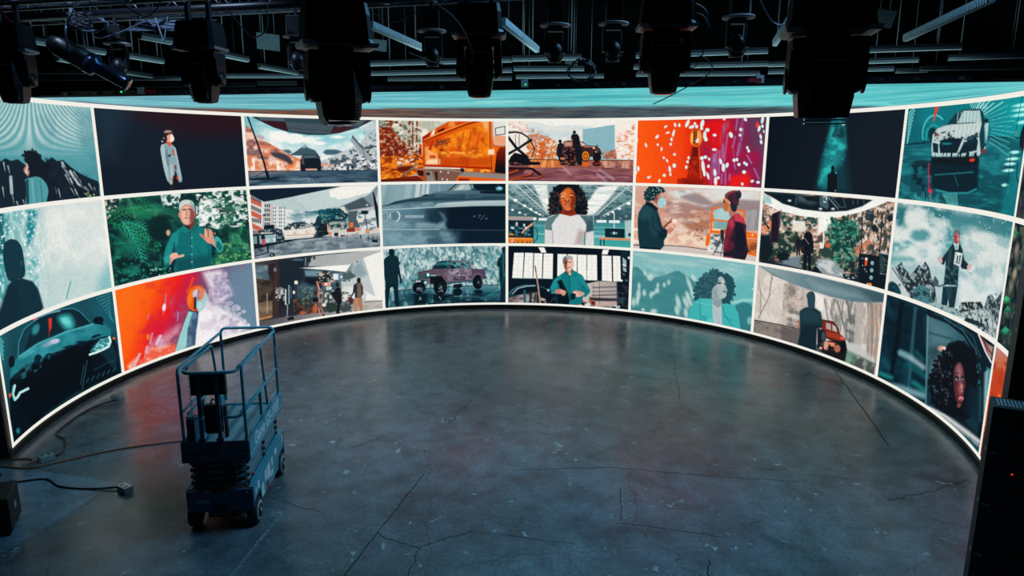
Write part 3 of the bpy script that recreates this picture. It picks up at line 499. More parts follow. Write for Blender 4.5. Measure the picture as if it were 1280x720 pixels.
    p.poly([(460, 490), (480, 462), (510, 458), (525, 475), (558, 468), (556, 484), (520, 492), (490, 505), (470, 535), (462, 520)], 'e8ae98', sm=True); p.ln([(480, 500), (470, 530)], 8, 'c07c68'); p.poly([(430, 490), (465, 470), (470, 520), (435, 530)], '2a9a96')
    p.poly([(665, 340), (690, 350), (700, 300), (715, 308), (728, 298), (738, 312), (752, 320), (755, 350), (780, 400), (775, 425), (745, 400), (720, 395), (700, 375)], 'd89880', sm=True); p.ln([(702, 300), (708, 350)], 9, 'e8b098'); p.ln([(720, 300), (722, 350)], 9, 'a86450'); p.ln([(738, 308), (736, 355)], 9, 'e0a48c'); p.ln([(668, 335), (700, 360)], 12, 'c07c68'); p.ell(766, 330, 5, 8, 'd07a60')
    p.poly([(770, 350), (805, 370), (822, 430), (800, 455), (770, 420)], '3aa6a2', sm=True); p.poly([(785, 380), (815, 420), (800, 445), (775, 415)], '116a6c', sm=True)
    return p
def pic_21():                              # stage set with plants, buildings on screen
    p = Pic(2, 1, 306, 224, 6.667, 'b9c4c6')
    vg(p, [60, 300, 440], ['c6d0cf', 'a9bdbf', 'd0d0ca'])
    vg(p, [250, 330, 400], ['4a7a88', '8fabb2', 'b4c4c6'], [(320, 250), (620, 260), (640, 400), (320, 420)]); p.nz([(340, 250), (620, 260), (640, 400), (320, 420)], None, 'dfe4e2', 14, 12, seed=2, lo=.45, hi=.62)
    p.poly([(490, 262), (760, 240), (780, 300), (640, 300)], '1c6474', a=.8, b=12)
    # dark upper left, overhead panels
    p.poly([(30, 80), (800, 60), (600, 105), (390, 152), (160, 188), (90, 150), (40, 125)], '0c1c2c'); p.ln([(40, 90), (60, 86)], 4, '42606e')
    p.poly([(170, 190), (390, 148), (470, 130), (800, 62), (1100, 50), (1050, 120), (960, 165), (820, 215), (700, 245), (560, 268), (430, 262), (300, 232)], 'c0d0ce'); p.poly([(705, 95), (800, 62), (1100, 50), (1040, 110), (850, 160), (770, 170), (765, 155), (712, 150)], 'f2efe8')
    p.poly([(400, 150), (540, 240), (560, 268), (430, 262), (300, 230), (180, 192)], 'b4c8c6', a=.7, b=6); p.ln([(390, 150), (520, 262)], 3, '90a8a8', .6)
    p.poly([(1100, 55), (1040, 125), (960, 168), (820, 218), (780, 235), (860, 268), (1080, 240), (1110, 80)], '7d8f96'); p.poly([(820, 222), (980, 150), (1000, 165), (1060, 230), (870, 262)], '42525c', b=8); p.poly([(870, 262), (1080, 226), (1082, 238), (880, 270)], 'c8bcb8', b=5); p.ell(1018, 215, 10, 5, 'f4e8e2')
    p.poly([(1065, 110), (1075, 108), (1110, 230), (1118, 420), (1105, 410)], '0c1822'); p.poly([(780, 240), (830, 225), (852, 288), (795, 292)], 'd8d4cc')
    # buildings
    p.poly([(40, 125), (150, 190), (160, 480), (60, 480)], 'dcd6d0'); 
    for y in (160, 265, 368): p.poly([(50, y - 8), (140, y + 36), (140, y + 74), (52, y + 38)], 'c8604e')
    for r_, y in enumerate((130, 215, 320, 420)):
        for i in range(5):
            x = 54 + i * 17; yy = y + i * (8 if r_ < 2 else 3); p.poly([(x, yy), (x + 11, yy + 4), (x + 11, yy + 38), (x, yy + 34)], '1c2c38')
    p.poly([(150, 190), (350, 250), (350, 440), (160, 440)], 'd8dcd8')
    for i, x in enumerate((165, 182, 198)):
        for j in range(5): p.poly([(x, 205 + j * 38), (x + 11, 208 + j * 38), (x + 11, 236 + j * 38), (x, 234 + j * 38)], '243844')
    for x in (235, 252, 285, 300, 326):
        for j in range(6): p.ell(x + 4, 240 + j * 30, 5, 9, '4a6068', a=.8)
    p.poly([(214, 205), (232, 212), (232, 380), (214, 380)], 'c89084', a=.5); p.poly([(150, 290), (175, 300), (165, 310), (150, 305)], '141e28'); p.ln([(160, 300), (150, 400)], 4, '54646c')
    # landscape
    p.curls([(340, 410), (370, 380), (420, 362), (480, 358), (540, 375), (600, 372), (620, 420), (480, 430), (350, 425)], '22343e', 40, 10, jit=8); p.nz([(360, 380), (600, 370), (600, 430), (350, 430)], None, 'b0b8b6', 50, 40, seed=3, lo=.52, hi=.6); p.ell(398, 410, 14, 20, 'c8ccc8', b=5)
    p.poly([(340, 425), (580, 400), (600, 470), (340, 480)], 'e6e0d6', b=5); p.ln([(350, 470), (580, 458)], 8, 'c88c70', .8); p.ln([(340, 480), (560, 465)], 6, 'f2f0e8'); p.nz([(300, 420), (440, 425), (580, 420), (580, 480), (330, 490)], None, 'c0a898', 30, 12, seed=4, lo=.52, hi=.65, a=.8)
    p.curls([(630, 290), (700, 265), (780, 260), (860, 300), (870, 380), (760, 400), (680, 380), (640, 350), (600, 380), (600, 350)], '12303a', 90, 14, jit=14); p.nz([(620, 280), (870, 280), (880, 420), (660, 430)], None, '7fa8a6', 50, 40, seed=5, lo=.5, hi=.62, a=.9); p.nz([(620, 250), (800, 250), (800, 330), (620, 330)], None, '0a5460', 30, 20, seed=6, lo=.48, hi=.6, a=.7)
    p.nz([(700, 360), (880, 360), (880, 440), (720, 450)], None, 'c8b4a4', 40, 30, seed=7, lo=.52, hi=.62, a=.8)
    p.poly([(860, 270), (940, 260), (960, 400), (870, 420)], '4a5a64'); p.poly([(940, 275), (1085, 255), (1100, 430), (980, 430), (930, 330)], 'd8dedc', b=4); p.nz([(940, 275), (1085, 255), (1100, 430), (960, 430)], None, '6f8086', 16, 20, seed=8, lo=.5, hi=.6); p.poly([(970, 262), (1025, 262), (1028, 290), (972, 290)], '0c1c28'); p.ln([(1000, 290), (1018, 400), (1030, 470)], 6, '182830'); p.poly([(940, 330), (990, 332), (985, 358), (945, 358)], 'e8d8c8')
    p.poly([(620, 372), (690, 365), (700, 460), (640, 480), (570, 485), (600, 430)], '0d1a24', b=3); p.poly([(685, 375), (695, 375), (700, 440), (688, 440)], 'e8a078'); p.nz([(590, 380), (680, 380), (660, 480), (580, 490)], None, '44606a', 50, 40, seed=9, lo=.56, hi=.62, a=.7)
    p.ell(890, 378, 14, 26, 'e8722e'); p.poly([(850, 410), (915, 405), (920, 438), (850, 440)], '8a2c24'); p.poly([(915, 400), (965, 405), (968, 432), (920, 432)], 'd08c78'); p.poly([(885, 345), (892, 345), (892, 360), (885, 360)], '182028')
    for x, y, w, h, c_ in ((700, 440, 24, 26, 'd8805c'), (745, 445, 34, 30, '18222c'), (762, 470, 14, 26, 'a83c34'), (850, 462, 26, 24, 'c85a40'), (888, 460, 50, 32, '7c2c30'), (1005, 415, 36, 36, 'd8906c'), (800, 465, 36, 26, '141e28'), (920, 445, 34, 14, 'b8a8a0')):
        p.poly([(x, y), (x + w, y), (x + w, y + h), (x, y + h)], c_)
    p.poly([(730, 405), (790, 402), (790, 440), (730, 440)], 'b8bcb4', a=.8); p.ell(1100, 418, 26, 16, 'e0c0b0')
    # floor
    vg(p, [450, 520, 670], ['9aa6ac', '72828c', '5e717d'], [(70, 560), (330, 510), (600, 490), (800, 478), (1130, 445), (1130, 700), (60, 700)])
    p.nz([(70, 560), (330, 510), (600, 490), (1130, 440), (1130, 700), (60, 700)], None, 'a9b4b8', 16, 20, seed=10, lo=.45, hi=.65, a=.7); p.nz([(70, 560), (600, 500), (1130, 470), (1130, 700), (60, 700)], None, '3c4f5c', 20, 24, seed=11, lo=.52, hi=.68, a=.7)
    p.ln([(330, 512), (560, 490), (720, 478)], 10, '0e1a24', w2=6); p.ln([(480, 525), (690, 505)], 4, '26343e'); p.ln([(810, 480), (812, 515)], 4, '26343e'); p.ln([(965, 470), (965, 490)], 9, '1a2630')
    for x in (850, 1030): p.ln([(x, 470), (x, 498)], 4, '1c2832')
    p.poly([(1060, 505), (1105, 505), (1108, 530), (1065, 525)], '101a24'); p.ln([(1065, 470), (1075, 510)], 6, '101a24'); p.ln([(1110, 470), (1090, 515)], 4, '2a3a44')
    # camera cart at left
    p.poly([(160, 385), (245, 378), (248, 412), (158, 420)], '0c1822'); p.curls([(130, 440), (160, 420), (290, 415), (320, 470), (320, 500), (270, 520), (260, 450)], '1a2a36', 30, 9, jit=6); p.nz([(140, 420), (300, 420), (320, 490), (270, 500)], None, '8a9aa0', 50, 50, seed=12, lo=.54, hi=.6)
    p.poly([(60, 460), (265, 450), (270, 530), (150, 550), (70, 580)], '16242e'); p.poly([(68, 478), (100, 474), (104, 535), (72, 540)], '6f9098'); p.poly([(120, 470), (260, 460), (258, 525), (125, 540)], '8fb4b8'); p.ell(152, 485, 18, 22, '101c26'); p.poly([(140, 500), (168, 495), (172, 545), (145, 548)], 'c0405c'); p.nz([(180, 470), (260, 462), (258, 520), (180, 530)], None, 'd8e4e0', 40, 40, seed=13, lo=.5, hi=.6)
    p.ln([(70, 575), (270, 535), (400, 510)], 20, '0a141e', w2=8); p.ln([(190, 560), (195, 610)], 12, '0a141e'); p.ln([(75, 645), (200, 612)], 8, '0a141e'); p.ell(228, 630, 22, 18, '0f1c26'); p.ell(226, 632, 8, 7, '9ab0b4'); p.ell(130, 590, 26, 12, '1c2c36'); p.ln([(90, 600), (160, 580)], 5, '6a8088')
    return p
def pic_31():                              # hood and grille of a car in smoke
    p = Pic(3, 1, 470, 223, 7.529, '4f7482')
    vg(p, [40, 200, 400, 700], ['6f929c', '8aa5ac', '7c9aa4', '688a98'], ax=0); p.poly([(40, 40), (110, 40), (60, 240), (40, 250)], 'a8c0c6', a=.6, b=14)
    for x, w, c_ in ((400, 40, 'cfd9d8'), (452, 26, 'c6d2d2'), (492, 24, 'dbe2df'), (310, 60, '9ab4bc'), (600, 10, '8eabb4')): p.poly([(x - w / 2, 40), (x + w / 2, 40), (x + w / 2 - 12, 180), (x - w / 2 - 18, 190)], c_, a=.85, b=8)
    p.poly([(670, 118), (760, 50), (900, 40), (1250, 40), (1250, 130), (900, 125)], '2a4652'); p.poly([(690, 118), (770, 55), (880, 55), (895, 108), (760, 118)], 'a4b8b8'); p.poly([(750, 110), (820, 60), (830, 90), (780, 118)], 'c6d0cc', a=.8, b=6); p.ln([(680, 118), (755, 55)], 10, '0c1e2a'); p.ln([(705, 120), (785, 58)], 7, '102430')
    p.poly([(900, 55), (1230, 45), (1240, 125), (950, 110)], '071824'); p.ell(905, 75, 14, 22, '5f8c98', b=6); p.ell(1160, 95, 34, 20, '54a0b0', b=8); p.ell(1165, 92, 18, 10, '9ed0d8', b=5)
    # hood
    vg(p, [110, 150, 200], ['5a7a86', '3a5a68', '24404e'], [(180, 215), (420, 172), (560, 130), (640, 118), (820, 112), (960, 120), (1240, 130), (1240, 200), (700, 200), (300, 225), (60, 270)])
    p.poly([(560, 135), (640, 118), (830, 112), (720, 150), (560, 170)], '5c7480', a=.8, b=14); p.poly([(430, 160), (480, 148), (500, 155), (450, 172)], '0c2230'); p.ln([(480, 168), (640, 148), (900, 175), (1240, 180)], 10, '17303e', .6, b=10)
    p.ln([(990, 130), (1240, 135)], 22, '06141f'); p.ln([(870, 150), (840, 185), (1000, 170)], 5, '7c949e', .6)
    vg(p, [200, 230, 300], ['2c4a58', '4c6c78', '6c8c98'], [(60, 268), (300, 218), (700, 198), (1240, 196), (1240, 250), (560, 275), (60, 300)])
    p.nz([(60, 265), (700, 205), (700, 270), (60, 300)], None, '86a4ae', 14, 10, seed=2, lo=.4, hi=.65, a=.8, b=6); p.ln([(50, 262), (160, 235), (350, 208), (700, 195), (1240, 195)], 5, '16303e', .9)
    p.ln([(50, 298), (300, 285), (545, 272)], 9, 'b4c8cc'); p.poly([(580, 236), (700, 222), (900, 210), (1220, 205), (1225, 258), (900, 262), (545, 280), (555, 255)], 'a3b8bc', b=4); p.poly([(600, 235), (1225, 212), (1225, 225), (700, 245)], 'bccaca', a=.8, b=6)
    # front
    vg(p, [50, 350, 560, 700, 1220], ['7698a2', '54788a', '264656', '0a1826', '091826'], [(50, 300), (545, 278), (900, 262), (1225, 258), (1225, 640), (50, 660)], ax=0)
    for y in range(325, 440, 17): p.ln([(230, y), (620, y - 3)], 4, '2a4a5a', .7)
    for y in range(332, 440, 17): p.ln([(240, y), (600, y - 3)], 3, '7f9faa', .5)
    p.poly([(480, 300), (640, 290), (600, 430), (520, 440), (480, 400)], '0b1e2c', a=.6, b=30)
    p.ell(180, 355, 50, 52, '8ba9b2'); p.ell(176, 355, 40, 44, '557986'); p.ln([(205, 315), (225, 350), (215, 385), (190, 405)], 10, 'd8e4e4', .9); p.ell(85, 360, 34, 50, '8caab2'); p.ell(85, 360, 24, 40, '6a8c98'); p.ell(135, 352, 7, 25, 'b8ccd0', a=.8)
    for i in range(10): p.ln([(283 + i * 18, 352), (274 + i * 18, 368)], 7, 'cddadc', .9)
    p.ln([(285, 350), (450, 350)], 5, 'c6d4d8', .6); p.ln([(278, 367), (445, 366)], 4, 'c6d4d8', .5)
    for q in (((935, 348), (915, 360), (935, 360)), ((962, 345), (985, 347), (962, 372)), ((1020, 348), (985, 388)), ((1030, 372), (1050, 378), (1030, 386))): p.ln(q, 6, '5a7886', .8)
    p.poly([(600, 320), (640, 340), (662, 390), (650, 440), (670, 480), (560, 480), (600, 420), (640, 390)], '6d8d99', a=.8, b=18); p.nz([(50, 400), (640, 420), (660, 470), (50, 475)], None, '86a3ac', 12, 9, seed=3, lo=.4, hi=.65, a=.8, b=14)
    p.ln([(50, 478), (300, 482), (600, 480)], 9, 'a8bcc0', .9); p.ln([(600, 480), (900, 486), (1220, 488)], 5, '43606e', .9)
    vg(p, [50, 400, 620, 740, 860], ['6c8e9a', '547a8a', '36586a', '122a3a', '0b1c2a'], [(50, 490), (1225, 495), (1225, 640), (50, 660)], ax=0)
    p.nz([(50, 490), (720, 490), (780, 640), (50, 660)], None, '86a5b0', 10, 8, seed=4, lo=.42, hi=.66, a=.75, b=24); p.nz([(600, 490), (780, 500), (780, 620), (560, 640)], None, '3d6074', 8, 6, seed=6, lo=.4, hi=.65, a=.8, b=30); p.ell(560, 580, 80, 30, '2c4c5c', a=.6, b=24)
    return p
def pic_41():                              # girl in a raglan shirt in a warehouse
    p = Pic(4, 1, 628, 223, 7.529, '9ab4b4')
    vg(p, [50, 260, 380, 440, 640], ['8caaac', '5c8084', '3c6068', '3a8c90', '54aca8'])
    p.nz([(50, 45), (450, 45), (440, 370), (50, 330)], None, '2f545c', 20, 26, seed=2, lo=.45, hi=.6, a=.85); p.nz([(790, 45), (1225, 45), (1225, 350), (790, 370)], None, '2f545c', 20, 26, seed=3, lo=.45, hi=.6, a=.85)
    p.nz([(290, 60), (420, 60), (450, 330), (400, 300)], 'c8d4ce', 'f4f3ec', 16, 26, seed=4, lo=.35, hi=.55, b=12); p.nz([(900, 80), (1110, 60), (1000, 200), (860, 345), (790, 350), (790, 240)], 'd0dad4', 'f6f5ef', 12, 26, seed=5, lo=.35, hi=.5, b=12)
    for a_, b_ in (((110, 45), (440, 340)), ((60, 170), (360, 350)), ((1200, 60), (880, 350)), ((1225, 200), (930, 360)), ((200, 45), (440, 280)), ((1100, 50), (1225, 130))): p.ln([a_, b_], 12, 'c6d4d0', .85)
    for i in range(12):
        x = 70 + i * 30; y = 60 + i * 24
        p.ln([(x - 30, y + 10), (x + 110, y - 5)], 5, 'bccac8', .6); p.ln([(x, y), (x + 30, y + 44)], 4, 'bccac8', .6); p.ln([(x + 34, y - 6), (x - 8, y + 50)], 4, 'bccac8', .5)
        x = 1210 - i * 30
        p.ln([(x + 20, y + 10), (x - 120, y)], 5, 'bccac8', .6); p.ln([(x, y), (x - 30, y + 40)], 4, 'bccac8', .6); p.ln([(x - 30, y), (x + 8, y + 50)], 4, 'bccac8', .5)
    for x, y, r in ((122, 206, 20), (210, 258, 16), (268, 290, 15), (318, 320, 14), (352, 338, 13), (382, 354, 11), (163, 322, 14), (96, 296, 14), (216, 342, 10), (1188, 236, 20), (1100, 284, 17), (1040, 318, 14), (996, 341, 13), (962, 358, 13), (1166, 356, 15), (1110, 374, 12), (930, 374, 11)): p.ell(x, y, r, r * .7, 'f4f8f4')
    p.poly([(50, 345), (440, 350), (440, 385), (50, 380)], '2c4a54', a=.6, b=8); p.poly([(860, 350), (1225, 340), (1225, 390), (860, 390)], '2c4a54', a=.6, b=8)
    for x0, x1, y in ((285, 320, 378), (340, 420, 384), (885, 980, 403), (1002, 1105, 406)): p.poly([(x0, y - 12), (x1, y - 12), (x1, y + 14), (x0, y + 14)], 'e2eeea')
    p.ln([(300, 440), (400, 445)], 10, '7fb0b0', .8); p.ln([(860, 460), (1225, 470)], 9, '7fb4b2', .7); p.ln([(860, 500), (960, 505)], 8, '8cc4c0', .7); p.ln([(320, 520), (400, 525)], 10, 'a8d4ce', .8); p.ln([(860, 545), (960, 548)], 26, 'a8d4d0', .7); p.ln([(1052, 330), (1052, 475)], 9, 'd4e2de'); p.ln([(858, 350), (858, 480)], 6, 'c4d6d2'); p.poly([(1150, 400), (1225, 390), (1225, 590), (1160, 580)], 'a8c4c2', b=6)
    p.poly([(1185, 515), (1210, 515), (1210, 545), (1185, 545)], '0c3440')
    # left cart
    p.poly([(50, 355), (285, 360), (288, 395), (50, 400)], 'a49c98', b=3); p.poly([(50, 392), (290, 398), (290, 565), (50, 560)], '0e2632'); p.nz([(55, 430), (280, 430), (280, 545), (55, 540)], None, '4a7a84', 40, 30, seed=6, lo=.52, hi=.62); p.ln([(185, 512), (225, 470), (295, 420)], 14, 'd8a080', w2=22); p.ell(95, 465, 20, 12, 'a8c8cc', 20); p.ell(205, 440, 9, 14, 'e0ecea'); p.ell(135, 428, 9, 18, 'e8d8c8'); p.ell(222, 465, 10, 10, 'e8eeea')
    p.poly([(62, 520), (108, 522), (108, 535), (62, 533)], 'f09020'); p.poly([(50, 556), (285, 562), (285, 610), (50, 608)], 'e07820'); p.poly([(50, 556), (285, 562), (285, 572), (50, 566)], 'f8a850')
    for x in (100, 143, 182, 230, 256): p.poly([(x, 592), (x + 10, 592), (x + 10, 608), (x, 608)], '301810')
    p.ell(95, 585, 12, 20, 'e8a888', b=5); p.ln([(295, 465), (325, 475), (330, 560), (300, 600)], 11, '1c5c68'); p.ln([(290, 400), (292, 610)], 8, '1a3c48')
    # right table
    p.poly([(965, 470), (1150, 475), (1150, 560), (965, 552)], '0b2430'); p.ell(1052, 516, 36, 12, '2f6068', b=4); p.ell(1050, 515, 9, 14, 'c8dcdc'); p.ell(1072, 516, 8, 10, '8ab0b4')
    p.poly([(912, 555), (1205, 568), (1203, 586), (912, 575)], 'e08858'); p.ln([(925, 578), (925, 630)], 14, '17505c'); p.ln([(957, 578), (957, 635)], 12, '0e3844'); p.poly([(970, 580), (1205, 588), (1200, 645), (970, 632)], '30a09c', a=.7)
    # girl
    p.curls([(450, 340), (440, 270), (450, 180), (480, 105), (530, 65), (620, 50), (700, 62), (750, 110), (785, 180), (795, 250), (790, 310), (770, 345), (735, 340), (700, 250), (600, 180), (560, 300), (540, 330), (510, 345)], '0c1218', 150, 11, jit=10)
    p.dots(60, 450, 120, 540, 340, 3, 6, ['7a3a38', '3a4a54', '5a3030'], el=1.6, a=.8); p.dots(40, 700, 100, 790, 330, 3, 6, ['3a4650', '5a3434'], el=1.6, a=.8)
    p.poly([(575, 270), (675, 260), (700, 340), (640, 358), (560, 345), (545, 335)], '8a2c14', sm=False); p.poly([(580, 300), (670, 300), (650, 330), (600, 330)], '6a2010', b=10)
    p.poly([(398, 640), (400, 430), (420, 370), (470, 345), (545, 335), (640, 355), (710, 340), (780, 345), (830, 370), (858, 440), (862, 640)], 'd8d6d4')
    p.poly([(540, 330), (480, 350), (425, 372), (402, 420), (402, 480), (468, 492), (470, 430), (520, 370)], '5c7c80'); p.poly([(720, 345), (790, 352), (838, 375), (860, 440), (858, 492), (780, 508), (770, 430), (760, 400)], '4c6a72'); p.poly([(800, 400), (850, 400), (855, 490), (790, 505)], '2f4e58', a=.8, b=12)
    p.poly([(545, 335), (560, 340), (640, 362), (710, 340), (730, 350), (770, 400), (790, 440), (772, 620), (480, 620), (465, 440), (500, 380)], 'dedcda', b=4); p.poly([(720, 480), (775, 500), (765, 625), (680, 620)], 'a8908c', a=.7, b=20); p.ln([(470, 495), (478, 620)], 7, '9c9492'); p.ln([(778, 510), (772, 625)], 16, '8c6c68', .8); p.poly([(765, 560), (782, 520), (780, 625), (768, 625)], '30a0a0'); p.ln([(700, 560), (760, 520)], 7, 'b0a4a2', .7)
    p.ell(715, 290, 34, 50, '0c1218'); p.ell(620, 195, 68, 108, 'a84820', b=4); p.poly([(550, 150), (600, 100), (640, 110), (640, 200), (625, 295), (580, 285), (545, 220)], 'd8682c', b=14, sm=True); p.poly([(660, 140), (690, 180), (680, 250), (640, 295), (650, 220)], '7a2c14', b=14, sm=True)
    p.ell(575, 150, 28, 18, 'f09050', b=12); p.ell(570, 178, 18, 8, 'f8d8c0', b=5); p.ell(648, 162, 20, 9, 'f08858', b=5); p.ell(572, 182, 12, 5, '401008'); p.ell(645, 172, 13, 5, '2c0c08'); p.ln([(550, 156), (568, 148), (590, 152)], 4, '7a3414', .7); p.ln([(628, 146), (645, 140), (666, 148)], 4, '4c1c0c', .7)
    p.ell(606, 212, 22, 12, '8a3014', b=5); p.ell(606, 200, 9, 18, 'e88850', b=6); p.ell(598, 216, 5, 4, '2c0c08'); p.ell(617, 216, 5, 4, '2c0c08'); p.ell(615, 243, 27, 11, '8a2c20', b=4); p.ln([(602, 240), (628, 241)], 4, 'f0d8d0', .85); p.ell(615, 251, 19, 5, 'd87060', b=4); p.ell(620, 285, 26, 14, 'e07a40', b=10)
    return p
def pic_51():                              # two men talking by a lift
    p = Pic(5, 1, 785, 225, 6.669, 'd8a890')
    vg(p, [60, 300, 560], ['d0ab9c', 'cf9278', 'e0b8a0']); p.nz([(50, 60), (800, 40), (800, 560), (50, 560)], None, 'e8d0c4', 9, 8, seed=2, lo=.45, hi=.65, a=.8)
    p.nz([(300, 60), (1110, 70), (1110, 240), (700, 250), (380, 160)], None, 'd8dcd8', 7, 10, seed=3, lo=.38, hi=.55, a=.95, b=30); p.poly([(700, 70), (1110, 80), (1110, 200), (820, 180), (640, 130)], 'dedfda', a=.8, b=30)
    p.poly([(440, 140), (560, 110), (650, 150), (710, 200), (640, 210), (520, 180)], '8a7478', a=.8, b=14, sm=True); p.poly([(590, 240), (780, 185), (820, 160), (1100, 170), (1110, 260), (700, 260)], '8f7c80', a=.9, b=12); p.poly([(420, 85), (470, 85), (480, 105), (430, 105)], 'a09090', a=.6, b=10)
    p.nz([(270, 150), (600, 200), (720, 320), (660, 440), (400, 330), (300, 260)], None, '9a7470', 12, 22, seed=4, lo=.4, hi=.6, a=.75, b=25); p.nz([(430, 300), (700, 300), (680, 500), (520, 480)], None, 'a8684c', 12, 14, seed=5, lo=.42, hi=.6, a=.8, b=25)
    p.nz([(300, 400), (660, 440), (650, 565), (300, 545)], None, 'f0d4bc', 20, 16, seed=6, lo=.42, hi=.56, b=16); p.nz([(50, 380), (110, 380), (100, 540), (40, 540)], None, 'f2e8dc', 20, 16, seed=7, lo=.45, hi=.6); p.dots(50, 560, 380, 670, 510, 2, 5, ['6a4038', '7c4c40'])
    p.poly([(975, 255), (1105, 240), (1095, 420), (990, 420)], '8e8a8c'); p.nz([(975, 255), (1105, 240), (1095, 420), (990, 420)], None, 'a8a4a4', 40, 3, seed=8, lo=.5, hi=.65, a=.8)
    p.poly([(40, 545), (110, 550), (320, 548), (660, 575), (800, 600), (1080, 640), (1080, 700), (40, 600)], 'cfc2ba'); p.ln([(40, 540), (110, 545)], 8, '2a2630'); p.ln([(300, 545), (480, 555), (660, 580)], 6, '2c2a34')
    # lift
    O = 'ee6a10'
    p.poly([(720, 250), (850, 230), (850, 340), (745, 345), (715, 330)], '9fc8c8'); p.poly([(715, 345), (840, 345), (830, 410), (715, 405)], '7ca8a8'); p.poly([(750, 235), (840, 232), (845, 340), (750, 335)], 'a8cccc')
    for q in (((702, 240), (690, 440)), ((700, 235), (760, 232)), ((700, 410), (820, 420)), ((690, 330), (840, 345)), ((915, 250), (970, 258), (965, 340)), ((700, 330), (690, 430))): p.ln(q, 13, O)
    p.poly([(685, 418), (815, 425), (812, 450), (680, 440)], O); p.poly([(655, 455), (685, 455), (680, 520), (664, 555), (645, 545)], O); p.poly([(980, 430), (1090, 450), (1085, 490), (985, 480)], O); p.nz([(980, 440), (1085, 455), (1080, 475), (985, 465)], None, 'f8d8b0', 60, 2, seed=9, lo=.5, hi=.6)
    p.nz([(985, 490), (1085, 495), (1075, 640), (1000, 620)], 'd87840', '8a4424', 24, 20, seed=10, lo=.4, hi=.6); p.ln([(1000, 610), (1075, 630)], 16, O); p.poly([(700, 405), (800, 410), (800, 425), (700, 418)], 'f8d8b8')
    p.nz([(690, 450), (800, 452), (795, 600), (680, 600)], 'd8d8d4', '5c6468', 24, 22, seed=11, lo=.42, hi=.58); p.ell(695, 568, 36, 36, 'c8c8c8'); p.ell(690, 572, 28, 28, 'e8e6e2'); p.ell(700, 570, 12, 12, 'b0b0b0')
    p.ln([(785, 440), (745, 560), (710, 625)], 6, '182028'); p.ln([(785, 440), (790, 560), (770, 630)], 5, '182028'); p.poly([(770, 415), (800, 412), (800, 510), (775, 510)], '1c2830'); p.ln([(720, 600), (790, 608)], 6, '20282e')
    # left man
    p.poly([(98, 572), (84, 470), (80, 340), (90, 270), (125, 215), (155, 185), (200, 190), (245, 250), (262, 300), (285, 385), (330, 420), (325, 470), (300, 500), (300, 550), (270, 582), (110, 575)], '12323c', sm=False)
    p.poly([(95, 280), (130, 220), (200, 230), (230, 300), (180, 330), (110, 330)], '2c5660', a=.6, b=26); p.poly([(180, 300), (230, 320), (270, 420), (220, 480), (180, 420)], '1e4450', a=.7, b=14); p.poly([(280, 400), (330, 425), (300, 500), (250, 480)], '0c222c', a=.8, b=10); p.ln([(200, 290), (215, 400), (300, 470)], 7, '06161e', .8); p.ln([(110, 560), (270, 575)], 10, '0a1820')
    p.poly([(150, 175), (200, 195), (250, 235), (248, 262), (190, 225), (145, 200)], '081c26'); p.ln([(240, 250), (262, 310)], 6, '3a6a72', .8)
    p.poly([(215, 125), (290, 95), (310, 150), (285, 205), (240, 200), (210, 175)], 'a86a58'); p.poly([(265, 110), (298, 95), (305, 140), (280, 150)], 'd8a08c', b=6); p.ell(235, 155, 12, 18, '8a4a3c'); p.poly([(255, 160), (300, 148), (320, 175), (312, 215), (275, 232), (250, 215)], 'a8d0ce', sm=True); p.ln([(262, 170), (300, 220)], 5, '78a8a8', .7)
    p.curls([(145, 155), (142, 105), (175, 65), (230, 52), (280, 62), (300, 92), (270, 108), (230, 130), (215, 160), (170, 172)], '0c2c34', 50, 9, jit=7); p.dots(34, 150, 60, 290, 150, 2, 4.5, ['c8e0dc', '5a8c90', 'e0eeea'])
    p.poly([(325, 410), (355, 395), (375, 380), (395, 390), (370, 430), (335, 455)], 'c8806c'); p.poly([(355, 345), (375, 325), (405, 325), (420, 350), (410, 385), (385, 405), (360, 385)], 'e8b8a0', sm=True); p.ell(388, 345, 20, 18, 'f4e0d0', b=5); p.ln([(300, 395), (330, 365), (362, 345)], 22, '8a4a3c', w2=12); p.ln([(335, 360), (365, 322)], 7, '7a3a30'); p.ln([(380, 370), (400, 395)], 6, 'b87060')
    # right man
    p.poly([(793, 640), (800, 520), (820, 420), (835, 340), (880, 290), (920, 280), (960, 320), (985, 380), (985, 480), (1005, 590), (975, 668), (800, 645)], '1c1828')
    p.poly([(880, 290), (918, 278), (960, 315), (980, 370), (930, 350), (890, 345)], 'c83c50', b=8); p.poly([(835, 345), (880, 300), (890, 380), (850, 450), (825, 440)], 'b83448', b=10); p.poly([(800, 520), (825, 440), (850, 450), (830, 560), (800, 600)], '8a2438', b=14); p.ln([(800, 635), (870, 645)], 8, 'b83040', .8); p.ln([(965, 380), (985, 470), (990, 560)], 7, '8a3040', .7, b=4)
    p.nz([(800, 380), (900, 380), (880, 600), (800, 600)], None, '6c1c30', 30, 10, seed=12, lo=.48, hi=.6, a=.8, b=10); p.poly([(900, 400), (960, 400), (980, 540), (930, 600), (900, 520)], '141424', b=14)
    p.poly([(830, 240), (890, 235), (910, 275), (880, 295), (850, 308)], 'b87464'); p.poly([(800, 150), (850, 155), (865, 210), (850, 250), (825, 265), (800, 245), (790, 205)], 'd08858', sm=True); p.poly([(795, 190), (840, 195), (835, 245), (812, 262), (792, 235)], 'c06a40', sm=True); p.ell(803, 180, 8, 12, '3c2830'); p.ln([(840, 180), (860, 205)], 5, 'e8d0c0')
    p.poly([(855, 190), (905, 190), (905, 250), (880, 265), (858, 240)], '1a2430', sm=True)
